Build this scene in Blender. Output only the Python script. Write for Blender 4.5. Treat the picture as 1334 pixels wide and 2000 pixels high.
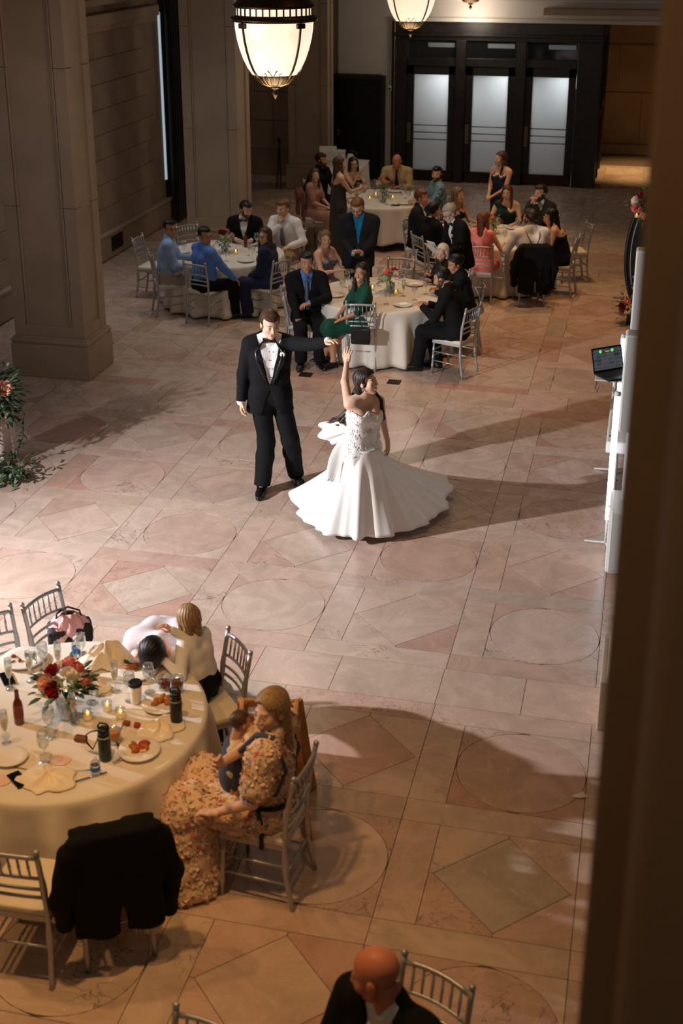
import bpy, bmesh, math, random
import numpy as np
from mathutils import Vector, Matrix
PI = math.pi
random.seed(7)
for _o in list(bpy.data.objects):
    bpy.data.objects.remove(_o)
SC = bpy.context.scene
COL = SC.collection

# ------------------------------------------------------------------ camera
FPX, CX, CY, HCAM = 2544.0, 667.0, 794.0, 5.35      # 1334 x 2000 frame
PITCH = math.atan((CY + 158) / FPX)
YAW = math.atan((1306 - CX) / math.hypot(FPX, CY + 158))
cam = bpy.data.cameras.new('camera')
cam.sensor_fit = 'VERTICAL'
cam.sensor_height = 36.0
cam.sensor_width = 24.0
cam.lens = FPX * 36.0 / 2000.0
cam.shift_y = -(1000 - CY) / 2000.0
cam.clip_start = 0.05
cam.clip_end = 200
camo = bpy.data.objects.new('camera', cam)
COL.objects.link(camo)
camo.location = (0, 0, HCAM)
camo.rotation_euler = (PI / 2 - PITCH, 0, YAW)
SC.camera = camo
cam.dof.use_dof = True
cam.dof.focus_distance = 12.6
cam.dof.aperture_fstop = 2.2

# ------------------------------------------------------------------ light
world = bpy.data.worlds.new('world')
SC.world = world
world.use_nodes = True
world.node_tree.nodes['Background'].inputs[0].default_value = (1.0, 0.86, 0.72, 1)
world.node_tree.nodes['Background'].inputs[1].default_value = 0.034
SC.view_settings.view_transform = 'Standard'
SC.view_settings.look = 'None'
SC.view_settings.gamma = 1
SC.view_settings.use_curve_mapping = False
SC.view_settings.exposure = 0.0

def aim(o, target):
    d = Vector(target) - o.location
    o.rotation_euler = d.to_track_quat('-Z', 'Y').to_euler()

def lamp(name, kind, loc, energy, color, target=None, **kw):
    l = bpy.data.lights.new(name, kind)
    l.energy = energy
    l.color = color
    for k, v in kw.items():
        setattr(l, k, v)
    o = bpy.data.objects.new(name, l)
    COL.objects.link(o)
    o.location = loc
    if target is not None:
        aim(o, target)
    return o

# photographer's flash on a stand left of the dance floor
lamp('flash_light', 'SPOT', (-8.2, 6.9, 2.95), 3300, (0.97, 0.97, 1.0), (-0.6, 11.3, 0.6),
     spot_size=math.radians(90), spot_blend=1.0, shadow_soft_size=0.05)
# daylight from the tall windows of the left aisle
lamp('aisle_window_light', 'AREA', (-8.55, 16.9, 3.2), 32, (0.80, 0.90, 1.0), (-5.5, 17.2, 0),
     shape='RECTANGLE', size=1.6, size_y=3.6)
lamp('aisle_window_light', 'AREA', (-8.55, 11.3, 3.2), 25, (0.72, 0.84, 1.0), (-4.5, 11.0, 0),
     shape='RECTANGLE', size=1.6, size_y=3.6)
# warm ceiling downlights of the hall and of the gallery under the balcony
for (x, y, z, e) in ((-2.6, 4.4, 5.2, 70), (-1.0, 4.9, 5.4, 22), (-4.6, 5.0, 5.4, 46)):
    lamp('gallery_downlight', 'SPOT', (x, y, z), e * 4.7, (1.0, 0.54, 0.20), (x + 0.2, y + 0.3, 0),
         spot_size=math.radians(84), spot_blend=0.9, shadow_soft_size=0.10)
lamp('pier_fill_light', 'POINT', (-0.9, 0.3, 6.6), 40, (1.0, 0.72, 0.45), shadow_soft_size=0.3)  # added warm fill behind the camera, brightens the dark near pier
for (x, y, z, e, *cc) in ((-1.4, 12.6, 8.2, 170, .58, .26), (-3.2, 8.6, 8.2, 45), (-3.4, 17.0, 8.2, 240, .80, .58), (-1.3, 20.5, 7.0, 330), (-1.5, 17.0, 7.0, 300, .46, .13), (-4.6, 22.5, 8.0, 240, .78, .55), (-0.1, 30.4, 3.4, 420, .66, .28), (-5.7, 18.0, 8, 190, .90, .78)):
    lamp('hall_downlight', 'SPOT', (x, y, z), e * 1.5, (1.0, cc[0], cc[1]) if cc else (1.0, 0.60, 0.28), (x, y, 0),
         spot_size=math.radians(66), spot_blend=0.9, shadow_soft_size=0.15)

# ------------------------------------------------------------------ helpers
def P2W(px, py, z=0.0):
    """photograph pixel -> world point on the horizontal plane z"""
    R = Vector((math.cos(YAW), math.sin(YAW), 0))
    F = Vector((-math.sin(YAW) * math.cos(PITCH), math.cos(YAW) * math.cos(PITCH), -math.sin(PITCH)))
    U = R.cross(F)
    d = F * FPX + R * (px - CX) - U * (py - CY)
    t = (z - HCAM) / d.z
    return Vector((0, 0, HCAM)) + d * t

MATS = {}
def nodes_of(m):
    m.use_nodes = True
    nt = m.node_tree
    return nt, nt.nodes['Principled BSDF']

def lin(c):
    return tuple(((v / 255.0) / 12.92 if v / 255.0 <= 0.04045 else ((v / 255.0 + 0.055) / 1.055) ** 2.4) for v in c)

def mat(name, rgb, rough=0.6, metal=0.0, noise=0.0, scale=20.0, bump=0.0, bscale=None, spec=0.5, trans=0.0,
        emit=0.0, emit_rgb=None, sheen=0.0, coat=0.0, alpha=1.0, ior=1.45, lin_rgb=False):
    """procedural principled material: base colour with fine noise mottling and noise bump"""
    if name in MATS:
        return MATS[name]
    m = bpy.data.materials.new(name)
    nt, b = nodes_of(m)
    c = rgb if lin_rgb else lin(rgb)
    tc = nt.nodes.new('ShaderNodeTexCoord')
    if noise > 0:
        n = nt.nodes.new('ShaderNodeTexNoise')
        n.inputs['Scale'].default_value = scale
        n.inputs['Detail'].default_value = 4
        nt.links.new(tc.outputs['Object'], n.inputs['Vector'])
        r = nt.nodes.new('ShaderNodeValToRGB')
        r.color_ramp.elements[0].position = 0.3
        r.color_ramp.elements[1].position = 0.7
        r.color_ramp.elements[0].color = tuple(max(0, v * (1 - noise)) for v in c) + (1,)
        r.color_ramp.elements[1].color = tuple(min(1, v * (1 + noise)) for v in c) + (1,)
        nt.links.new(n.outputs['Fac'], r.inputs[0])
        nt.links.new(r.outputs[0], b.inputs['Base Color'])
    else:
        b.inputs['Base Color'].default_value = c + (1,)
    b.inputs['Roughness'].default_value = rough
    b.inputs['Metallic'].default_value = metal
    b.inputs['Specular IOR Level'].default_value = spec
    b.inputs['Transmission Weight'].default_value = trans
    b.inputs['IOR'].default_value = ior
    b.inputs['Coat Weight'].default_value = coat
    b.inputs['Sheen Weight'].default_value = sheen
    b.inputs['Alpha'].default_value = alpha
    if emit > 0:
        b.inputs['Emission Color'].default_value = lin(emit_rgb or rgb) + (1,)
        b.inputs['Emission Strength'].default_value = emit
    if bump > 0:
        n2 = nt.nodes.new('ShaderNodeTexNoise')
        n2.inputs['Scale'].default_value = bscale or scale * 3
        n2.inputs['Detail'].default_value = 3
        nt.links.new(tc.outputs['Object'], n2.inputs['Vector'])
        bp = nt.nodes.new('ShaderNodeBump')
        bp.inputs['Strength'].default_value = bump
        bp.inputs['Distance'].default_value = 0.01
        nt.links.new(n2.outputs['Fac'], bp.inputs['Height'])
        nt.links.new(bp.outputs[0], b.inputs['Normal'])
    MATS[name] = m
    return m

def attr_mat(name, rough=0.5, sss=0.0, spec=0.4):
    m = bpy.data.materials.new(name)
    nt, b = nodes_of(m)
    a = nt.nodes.new('ShaderNodeAttribute')
    a.attribute_name = 'Col'
    nt.links.new(a.outputs['Color'], b.inputs['Base Color'])
    b.inputs['Roughness'].default_value = rough
    b.inputs['Specular IOR Level'].default_value = spec
    MATS[name] = m
    return m

class MB:
    """collects shapes into one mesh"""
    def __init__(s):
        s.v = []; s.f = []
    def add(s, vs, fs, M=None):
        o = len(s.v)
        for p in vs:
            p = Vector(p)
            s.v.append(tuple(M @ p) if M is not None else tuple(p))
        s.f += [tuple(i + o for i in f) for f in fs]
        return s
    def box(s, c, d, M=None, bev=0.0):
        x, y, z = d[0] / 2, d[1] / 2, d[2] / 2
        if bev <= 0:
            vs = [(c[0] + a * x, c[1] + b * y, c[2] + e * z) for a in (-1, 1) for b in (-1, 1) for e in (-1, 1)]
            fs = [(0, 1, 3, 2), (4, 6, 7, 5), (0, 4, 5, 1), (2, 3, 7, 6), (0, 2, 6, 4), (1, 5, 7, 3)]
            return s.add(vs, fs, M)
        bev = min(bev, x * .49, y * .49, z * .49)
        bm = bmesh.new()
        bmesh.ops.create_cube(bm, size=1)
        bmesh.ops.scale(bm, vec=d, verts=bm.verts)
        bmesh.ops.bevel(bm, geom=bm.edges[:], offset=bev, segments=2, affect='EDGES', profile=0.5)
        bmesh.ops.translate(bm, vec=c, verts=bm.verts)
        bm.verts.index_update()
        s.add([v.co.copy() for v in bm.verts], [tuple(v.index for v in f.verts) for f in bm.faces], M)
        bm.free()
        return s
    def tube(s, pts, rad, n=8, M=None, cap=True, flat=1.0):
        pts = [Vector(p) for p in pts]
        if not hasattr(rad, '__len__'):
            rad = [rad] * len(pts)
        t0 = (pts[1] - pts[0]).normalized()
        up = Vector((0, 0, 1)) if abs(t0.z) < .9 else Vector((1, 0, 0))
        nx = t0.cross(up).normalized()
        vs = []; fs = []
        for i, p in enumerate(pts):
            if i == 0: t = pts[1] - pts[0]
            elif i == len(pts) - 1: t = pts[-1] - pts[-2]
            else: t = pts[i + 1] - pts[i - 1]
            t.normalize()
            nx = (nx - t * nx.dot(t)).normalized()
            ny = t.cross(nx)
            for k in range(n):
                a = 2 * PI * k / n
                vs.append(p + nx * (math.cos(a) * rad[i]) + ny * (math.sin(a) * rad[i] * flat))
        for i in range(len(pts) - 1):
            for k in range(n):
                a = i * n + k; b = i * n + (k + 1) % n
                fs.append((a, b, b + n, a + n))
        if cap:
            fs.append(tuple(range(n - 1, -1, -1)))
            fs.append(tuple(range((len(pts) - 1) * n, len(pts) * n)))
        return s.add(vs, fs, M)
    def lathe(s, prof, n=24, M=None, c=(0, 0, 0), cap=False):
        vs = []; fs = []
        for (r, z) in prof:
            for k in range(n):
                a = 2 * PI * k / n
                vs.append((c[0] + r * math.cos(a), c[1] + r * math.sin(a), c[2] + z))
        for i in range(len(prof) - 1):
            for k in range(n):
                a = i * n + k; b = i * n + (k + 1) % n
                fs.append((a, b, b + n, a + n))
        if cap:
            fs.append(tuple(range(n - 1, -1, -1)))
            fs.append(tuple(range((len(prof) - 1) * n, len(prof) * n)))
        return s.add(vs, fs, M)
    def sphere(s, c, r, n=10, M=None):
        if not hasattr(r, '__len__'): r = (r, r, r)
        vs = [(c[0], c[1], c[2] + r[2])]; fs = []
        m = max(4, n // 2 + 1)
        for i in range(1, m):
            t = PI * i / m
            for k in range(n):
                a = 2 * PI * k / n
                vs.append((c[0] + r[0] * math.sin(t) * math.cos(a), c[1] + r[1] * math.sin(t) * math.sin(a), c[2] + r[2] * math.cos(t)))
        vs.append((c[0], c[1], c[2] - r[2]))
        for k in range(n):
            fs.append((0, 1 + k, 1 + (k + 1) % n))
            fs.append((len(vs) - 1, 1 + (m - 2) * n + (k + 1) % n, 1 + (m - 2) * n + k))
        for i in range(m - 2):
            for k in range(n):
                a = 1 + i * n + k; b = 1 + i * n + (k + 1) % n
                fs.append((a, a + n, b + n, b))
        return s.add(vs, fs, M)
    def prism(s, poly, z0, z1, M=None):
        n = len(poly)
        vs = [(p[0], p[1], z0) for p in poly] + [(p[0], p[1], z1) for p in poly]
        fs = [tuple(range(n - 1, -1, -1)), tuple(range(n, 2 * n))]
        fs += [(i, (i + 1) % n, n + (i + 1) % n, n + i) for i in range(n)]
        return s.add(vs, fs, M)
    def build(s, name, m, parent=None, smooth=False, loc=None, angle=None):
        me = bpy.data.meshes.new(name)
        me.from_pydata(s.v, [], s.f)
        if smooth:
            me.polygons.foreach_set('use_smooth', [True] * len(me.polygons))
        if angle:
            try: me.set_sharp_from_angle(angle=math.radians(angle))
            except Exception: pass
        me.materials.append(m)
        me.update()
        o = bpy.data.objects.new(name, me)
        COL.objects.link(o)
        if parent is not None: o.parent = parent
        if loc is not None: o.location = loc
        return o

def share(name, src, parent=None, loc=(0, 0, 0), rot=None, scale=None):
    o = bpy.data.objects.new(name, src.data)
    COL.objects.link(o)
    o.parent = parent
    o.location = loc
    if rot: o.rotation_euler = rot
    if scale: o.scale = scale
    return o

def tag(o, label, cat, group=None, kind=None):
    o['label'] = label; o['category'] = cat
    if group: o['group'] = group
    if kind: o['kind'] = kind
    return o

def thing(name, label, cat, loc=(0, 0, 0), rz=0.0, group=None):
    o = bpy.data.objects.new(name, None)
    o.empty_display_size = 0.05
    COL.objects.link(o)
    o.location = loc
    o.rotation_euler = (0, 0, rz)
    return tag(o, label, cat, group)

def struct(o):
    o['kind'] = 'structure'
    return o

def sempty(name, loc=(0, 0, 0)):
    o = bpy.data.objects.new(name, None)
    o.empty_display_size = 0.05
    COL.objects.link(o)
    o.location = loc
    o['kind'] = 'structure'
    return o

def copy_tree(o, loc=None, rz=None, label=None, group=None, parent=None):
    c = o.copy()
    COL.objects.link(c)
    c.parent = parent
    if loc is not None: c.location = loc
    if rz is not None: c.rotation_euler = (0, 0, rz)
    if label: c['label'] = label
    if group: c['group'] = group
    for ch in (CHILD[o.name] if o.name in CHILD else list(o.children)):
        copy_tree(ch, parent=c)
    return c
CHILD = {}
# ------------------------------------------------------------------ setting: floor
def marble_mat():
    m = bpy.data.materials.new('pink_marble_tile')
    nt, b = nodes_of(m)
    N = nt.nodes.new; L = nt.links.new
    oi = N('ShaderNodeObjectInfo'); ge = N('ShaderNodeNewGeometry'); tc = N('ShaderNodeTexCoord')
    add = N('ShaderNodeMath'); add.operation = 'ADD'
    L(oi.outputs['Random'], add.inputs[0]); L(ge.outputs['Random Per Island'], add.inputs[1])
    wn = N('ShaderNodeTexWhiteNoise'); wn.noise_dimensions = '1D'
    L(add.outputs[0], wn.inputs['W'])
    r = N('ShaderNodeValToRGB'); e = r.color_ramp.elements
    cols = [(0.0, (200, 176, 162)), (0.25, (206, 184, 170)), (0.45, (199, 168, 154)), (0.62, (207, 182, 168)),
            (0.76, (200, 180, 164)), (0.9, (192, 152, 138)), (1.0, (188, 174, 160))]
    e[0].position = 0; e[0].color = lin(cols[0][1]) + (1,)
    e[1].position = 1; e[1].color = lin(cols[-1][1]) + (1,)
    for p, c in cols[1:-1]:
        q = e.new(p); q.color = lin(c) + (1,)
    L(wn.outputs['Value'], r.inputs[0])
    pos = ge.outputs['Position']
    sep = N('ShaderNodeVectorMath'); sep.operation = 'ADD'
    sc = N('ShaderNodeVectorMath'); sc.operation = 'SCALE'
    L(wn.outputs['Color'], sc.inputs[0]); sc.inputs['Scale'].default_value = 30
    L(pos, sep.inputs[0]); L(sc.outputs[0], sep.inputs[1])
    n1 = N('ShaderNodeTexNoise'); n1.inputs['Scale'].default_value = 2.2; n1.inputs['Detail'].default_value = 7
    n1.inputs['Roughness'].default_value = 0.65; n1.inputs['Distortion'].default_value = 1.6
    L(sep.outputs[0], n1.inputs['Vector'])
    r1 = N('ShaderNodeValToRGB')
    r1.color_ramp.elements[0].position = 0.33; r1.color_ramp.elements[0].color = (0.80, 0.77, 0.74, 1)
    r1.color_ramp.elements[1].position = 0.66; r1.color_ramp.elements[1].color = (1.08, 1.05, 1.03, 1)
    L(n1.outputs['Fac'], r1.inputs[0])
    mx = N('ShaderNodeMixRGB'); mx.blend_type = 'MULTIPLY'; mx.inputs[0].default_value = 1
    L(r.outputs[0], mx.inputs[1]); L(r1.outputs[0], mx.inputs[2])
    # thin grey veins and pale fossil flecks
    n2 = N('ShaderNodeTexNoise'); n2.inputs['Scale'].default_value = 3.2; n2.inputs['Detail'].default_value = 5
    n2.inputs['Distortion'].default_value = 2.5
    L(sep.outputs[0], n2.inputs['Vector'])
    r2 = N('ShaderNodeValToRGB'); q = r2.color_ramp.elements
    q[0].position = 0.485; q[0].color = (0, 0, 0, 1); q[1].position = 0.515; q[1].color = (0, 0, 0, 1)
    z = q.new(0.5); z.color = (1, 1, 1, 1)
    L(n2.outputs['Fac'], r2.inputs[0])
    n3 = N('ShaderNodeTexNoise'); n3.inputs['Scale'].default_value = 0.9
    L(sep.outputs[0], n3.inputs['Vector'])
    r3 = N('ShaderNodeValToRGB'); r3.color_ramp.elements[0].position = 0.52; r3.color_ramp.elements[1].position = 0.66
    L(n3.outputs['Fac'], r3.inputs[0])
    vm = N('ShaderNodeMath'); vm.operation = 'MULTIPLY'
    L(r2.outputs[0], vm.inputs[0]); L(r3.outputs[0], vm.inputs[1])
    mv = N('ShaderNodeMixRGB'); mv.inputs[2].default_value = lin((118, 100, 92)) + (1,)
    L(vm.outputs[0], mv.inputs[0]); L(mx.outputs[0], mv.inputs[1])
    n4 = N('ShaderNodeTexNoise'); n4.inputs['Scale'].default_value = 26; n4.inputs['Detail'].default_value = 2
    L(sep.outputs[0], n4.inputs['Vector'])
    r4 = N('ShaderNodeValToRGB'); r4.color_ramp.elements[0].position = 0.68; r4.color_ramp.elements[1].position = 0.78
    r4.color_ramp.elements[1].color = (0.5, 0.5, 0.5, 1)
    L(n4.outputs['Fac'], r4.inputs[0])
    mf = N('ShaderNodeMixRGB'); mf.inputs[2].default_value = lin((226, 212, 200)) + (1,)
    L(r4.outputs[0], mf.inputs[0]); L(mv.outputs[0], mf.inputs[1])
    L(mf.outputs[0], b.inputs['Base Color'])
    rr = N('ShaderNodeMapRange'); rr.inputs['To Min'].default_value = 0.20; rr.inputs['To Max'].default_value = 0.34
    L(n1.outputs['Fac'], rr.inputs['Value']); L(rr.outputs[0], b.inputs['Roughness'])
    b.inputs['Specular IOR Level'].default_value = 0.45
    return m
MARBLE = marble_mat()
M_JOINT = mat('dark_floor_joint', (96, 78, 66), 0.8)
G = 0.0022      # half joint
floor = MB().box((-4.0, 17.0, -0.06), (16.4, 33.4, 0.10)).build('floor', M_JOINT)
floor['kind'] = 'structure'

PX, SW = 1.123, 0.25                # column pitch, strip width
col_edges = []                      # squares: (x0, x1)
for k in range(-2, 8):
    x1 = -0.07 - PX * k
    col_edges.append((x1 - (PX - SW), x1, k))
row_edges = []; row_strips = []; bands = []
b0 = 8.06
for j in range(-1, 4):
    yb = b0 + 6.26 * j
    bands.append((yb, yb + 0.49))
    row_strips.append((yb + 0.49, yb + 0.71))
    for i in range(5):
        y0 = yb + 0.71 + 1.11 * i
        row_edges.append((y0, y0 + 0.89, i))
        row_strips.append((y0 + 0.89, y0 + 1.11))
YMAX = 31.5
pieces = []                         # (outline, centre)
def rect(x0, x1, y0, y1):
    return [(x0 + G, y0 + G), (x1 - G, y0 + G), (x1 - G, y1 - G), (x0 + G, y1 - G)]
for (x0, x1, kc) in col_edges:
    xs0 = x0 - SW
    for (y0, y1, kr) in row_edges:
        if y1 > YMAX or y0 < 1.5: continue
        cx, cy = (x0 + x1) / 2, (y0 + y1) / 2
        hx, hy = (x1 - x0) / 2, (y1 - y0) / 2
        if (kc + kr) % 2 == 0:      # round inlay and four spandrels
            n = 40
            R = min(hx, hy) - 0.006
            pieces.append([(cx + (R - G) * math.cos(2 * PI * i / n), cy + (R - G) * math.sin(2 * PI * i / n)) for i in range(n)])
            for q in range(4):
                sx, sy = [(1, 1), (-1, 1), (-1, -1), (1, -1)][q]
                arc = [(cx + (R + G) * math.cos(q * PI / 2 + PI / 2 * i / 8), cy + (R + G) * math.sin(q * PI / 2 + PI / 2 * i / 8)) for i in range(1, 8)]
                cor = (cx + sx * (hx - G), cy + sy * (hy - G))
                a = (cx + (hx - G), cy + sy * 0.02) if q in (0, 3) else (cx - (hx - G), cy + sy * 0.02)
                bq = (cx + sx * 0.02, cy + sy * (hy - G))
                pl = ([a, cor, bq] + arc[::-1]) if q in (0, 2) else ([bq, cor, a] + arc[::-1])
                pieces.append(pl)
        else:                        # diamond inlay and four triangles
            d = [(cx + hx - .03, cy), (cx, cy + hy - .03), (cx - hx + .03, cy), (cx, cy - hy + .03)]
            pieces.append([(cx + (p[0] - cx) * .994, cy + (p[1] - cy) * .994) for p in d])
            for q in range(4):
                sx, sy = [(1, 1), (-1, 1), (-1, -1), (1, -1)][q]
                a = (cx + sx * (hx - G), cy + sy * G); c2 = (cx + sx * (hx - G), cy + sy * (hy - G)); bq = (cx + sx * G, cy + sy * (hy - G))
                a2 = (cx + sx * (hx - .03 + G), cy + sy * G); b2 = (cx + sx * G, cy + sy * (hy - .03 + G))
                pl = [a, c2, bq, b2, a2]
                pieces.append(pl if sx * sy > 0 else pl[::-1])
        pieces.append(rect(xs0, x0, y0, y1))
    for (y0, y1) in row_strips:
        if y1 > YMAX or y0 < 1.5: continue
        pieces.append(rect(xs0, x1, y0, y1))
for (y0, y1) in bands:
    if y1 > YMAX: continue
    x = 2.2
    while x > -10.2:
        w = random.choice((0.62, 0.74, 0.8))
        pieces.append(rect(x - w, x, y0, y1))
        x -= w
def piece_key(pl):
    cx = sum(p[0] for p in pl) / len(pl); cy = sum(p[1] for p in pl) / len(pl)
    vis = (cy > 4.6) and (-0.07 > cx > -(2.4 + cy * 0.31)) and cx > -8.6
    a = abs(sum(pl[i][0] * pl[(i + 1) % len(pl)][1] - pl[(i + 1) % len(pl)][0] * pl[i][1] for i in range(len(pl)))) / 2
    return (-a / (cy * cy * cy)) if vis else 1.0
pieces.sort(key=piece_key)
for i, pl in enumerate(pieces[:298]):
    cx = sum(p[0] for p in pl) / len(pl); cy = sum(p[1] for p in pl) / len(pl)
    t = MB().prism([(p[0] - cx, p[1] - cy) for p in pl], -0.010, 0.0).build('floor_tile', MARBLE, floor, loc=(cx, cy, 0))
rest = MB()
for pl in pieces[298:]:
    rest.prism(pl, -0.010, 0.0)
ro = rest.build('floor_tiles', MARBLE, floor)
ro['kind'] = 'stuff'

# ------------------------------------------------------------------ setting: stone piers, walls
def stone(name, rgb, amt=.10):
    m = mat(name, rgb, 0.75, noise=amt, scale=1.6, bump=0.15, bscale=40)
    return m
STONE = stone('limestone', (172, 150, 128))
STONE2 = stone('limestone_wall', (160, 138, 118), .14)
STONE_W = stone('white_plaster_wall', (208, 202, 196), .05)
M_DARKGAP = mat('dark_shadow_gap', (20, 17, 15), .9)
WOOD_D = mat('dark_stained_wood', (40, 35, 34), 0.38, noise=.35, scale=9, bump=.1, bscale=30)
BRASS = mat('aged_brass', (128, 100, 60), .38, metal=1, noise=.15, scale=30)
BRONZE = mat('bronze', (70, 52, 36), .42, metal=.9, noise=.2, scale=40)
WHITE_P = mat('white_paint', (222, 220, 216), .45)
BLACK_P = mat('black_plastic', (20, 20, 22), .45)

def pier(name, x0, x1, y0, y1, h):
    """square stone pier: plinth, torus moulding, shaft blocks with sunk panels, corner fillets"""
    root = sempty(name)
    cx, cy = (x0 + x1) / 2, (y0 + y1) / 2
    w, d = x1 - x0, y1 - y0
    MB().box((cx, cy, .21), (w + .10, d + .10, .42), bev=.008).build('plinth', STONE, root)
    m = MB()
    for k, (o, z0, z1) in enumerate(((.075, .42, .445), (.05, .49, .515))):
        m.box((cx, cy, (z0 + z1) / 2), (w + o, d + o, z1 - z0), bev=.008)
    m.box((cx, cy, .467), (w + .095, d + .095, .05), bev=.022)
    m.build('base_moulding', STONE, root, smooth=True, angle=40)
    z = .515
    i = 0
    while z < h:
        hh = min(1.62, h - z)
        m = MB()
        m.box((cx, cy, z + hh / 2), (w - .06, d - .06, hh))
        # raised borders leaving a sunk panel on each face
        bw = .17 * w
        for sx in (-1, 1):
            for sy in (-1, 1):
                m.box((cx + sx * (w / 2 - bw / 2), cy + sy * (d / 2 - .09), z + hh / 2), (bw, .18, hh - .006), bev=.004)
                m.box((cx + sx * (w / 2 - bw - .02), cy + sy * (d / 2 - .018), z + hh / 2), (.024, .03, hh - .004), bev=.006)
        if i == 0:
            m.box((cx, cy, z + .07), (w - .01, d - .01, .14), bev=.004)
        m.build('shaft_block', STONE, root)
        z += hh
        i += 1
    return root
pier('wall_pier_near', -7.48, -6.55, 14.12, 14.78, 5.6)
pier('wall_pier_middle', -7.48, -6.55, 20.45, 21.15, 5.6)
pier('wall_pier_far', -7.40, -6.55, 26.6, 27.1, 5.6)

# left aisle wall: coursed stone blocks on a dado, cornice above, window reveals
wl = sempty('wall_left')
MB().box((-9.0, 17.0, 2.9), (.5, 30.0, 5.8)).build('backing', STONE2, wl)
blk = {}
for ri in range(8):
    z0 = .46 + ri * .40
    y = 10.2 + (.42 if ri % 2 else 0)
    while y < 21.6:
        ln = .84
        if not (14.9 < y + ln / 2 < 15.0):
            if 'b' not in blk:
                blk['b'] = MB().box((0, 0, 0), (.05, ln - .008, .392), bev=.004).build('stone_block', STONE2, wl, loc=(-8.735, y + ln / 2, z0 + .2))
            else:
                share('stone_block', blk['b'], wl, (-8.735, y + ln / 2, z0 + .2))
        y += ln
MB().box((-8.71, 16.5, .23), (.1, 13.0, .42), bev=.01).build('dado', STONE2, wl)
m = MB().box((-8.69, 16.5, .445), (.12, 13.0, .04), bev=.012)
m.build('dado_moulding', STONE, wl)
m = MB().box((-8.70, 16.2, 3.72), (.12, 12.6, .10), bev=.012).box((-8.67, 16.2, 3.86), (.18, 12.6, .18), bev=.015).box((-8.64, 16.2, 4.14), (.24, 12.6, .10), bev=.015)
m.box((-8.72, 16.2, 4.6), (.12, 12.6, .75))
m.build('cornice', STONE, wl)
# floor-level air grille
vg = thing('wall_vent', 'dark metal air grille low in the left stone wall', 'vent', (-8.655, 20.2, .24))
MB().box((0, 0, 0), (.02, .46, .24)).build('backing', M_DARKGAP, vg)
for i in range(5):
    MB().box((.014, 0, -.09 + i * .045), (.012, .46, .012)).build('slat', BRONZE, vg)
# end panel of the aisle between middle and far pier (window bay) and dark velvet curtain
VELVET = mat('dark_green_velvet', (22, 24, 22), .9, sheen=.3)
M_DAY = mat('window_daylight_glass', (205, 225, 240), .4, emit=.5, emit_rgb=(205, 228, 245))
win = sempty('window_1')
MB().box((-8.735, 22.86, 2.3), (.03, .05, 3.0)).build('pane', M_DAY, win)
MB().box((-8.745, 22.88, 2.2), (.05, .03, 3.8)).build('window_frame', BRONZE, win)
cu = thing('curtain', 'floor length dark velvet curtain beside the window slit of left wall', 'curtain', (-8.55, 23.3, 0))
pr = []
n = 60
vs = []; fs = []
for k in range(n + 1):
    t = k / n
    yy = -.52 + 1.04 * t
    xx = .07 * math.sin(t * 2 * PI * 6.5) + .02 * math.sin(t * 31)
    for z in (0.02, 1.2, 2.4, 3.6, 5.2):
        vs.append((xx * (1 + .15 * math.sin(z)), yy * (1 - .05 * math.sin(z * 1.1)), z))
for k in range(n):
    for q in range(4):
        a = k * 5 + q
        fs.append((a, a + 5, a + 6, a + 1))
c_o = MB().add(vs, fs).build('curtain_cloth', VELVET, cu, smooth=True)
sm = c_o.modifiers.new('thickness', 'SOLIDIFY'); sm.thickness = .012
rp = thing('display_panel', 'tall pale panel leaning by the curtain beside the middle stone pier', 'panel', (-7.95, 23.1, 0))
MB().box((0, 0, 1.12), (.40, .05, 2.2), bev=.01).build('panel', mat('pale_panel', (190, 180, 172), .35), rp)
MB().box((0, 0, .03), (.46, .26, .05), bev=.01).build('foot', BLACK_P, rp)

# back wall with dark door, big opening and the timber vestibule
YB = 27.85
wb = sempty('wall_back')
MB().box((-6.02, YB + .2, 2.9), (1.20, .4, 5.8)).build('plaster_face', STONE_W, wb)
MB().box((-1.9, YB + .2, 3.36 + 1.4), (7.05, .4, 2.8)).build('lintel', STONE_W, wb)
m = MB().box((-1.9, YB - .03, 3.40), (7.05, .08, .08), bev=.01).box((-1.9, YB - .05, 3.80), (7.05, .10, .05), bev=.01)
m.build('lintel_moulding', STONE_W, wb)
MB().box((-5.43, YB - .012, 1.68), (.05, .06, 3.36), bev=.006).build('opening_trim', BRONZE, wb)
MB().box((-9.0, YB + .25, 2.9), (4.9, .4, 5.8)).build('aisle_end', STONE2, wb)
for ri in range(6):
    for k in range(3):
        MB().box((-8.4 + k * .62, YB + .03, .6 + ri * .62 + .3), (.61, .05, .605), bev=.005).build('stone_block', STONE2, wb)
wr = sempty('wall_corridor')
MB().box((-.1, 32.7, 1.8), (4.4, .3, 3.7)).build('wall_face', STONE, wr)
MB().box((-.1, 32.5, .12), (4.4, .1, .24), bev=.01).build('skirting', STONE, wr)
for zz in (1.35, 2.45):
    for k in range(4):
        MB().box((-1.75 + k * .98 + (.4 if zz > 2 else 0), 32.535, zz - .42), (.97, .05, 1.08), bev=.006).build('stone_panel', STONE, wr)
MB().box((1.35, 30.0, 1.8), (.3, 6.0, 3.7)).build('side_face', STONE, wr)
cl = MB().box((-.3, 30.1, 3.60), (4.0, 5.2, .12)).build('ceiling', STONE, None)
cl['kind'] = 'structure'
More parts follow.
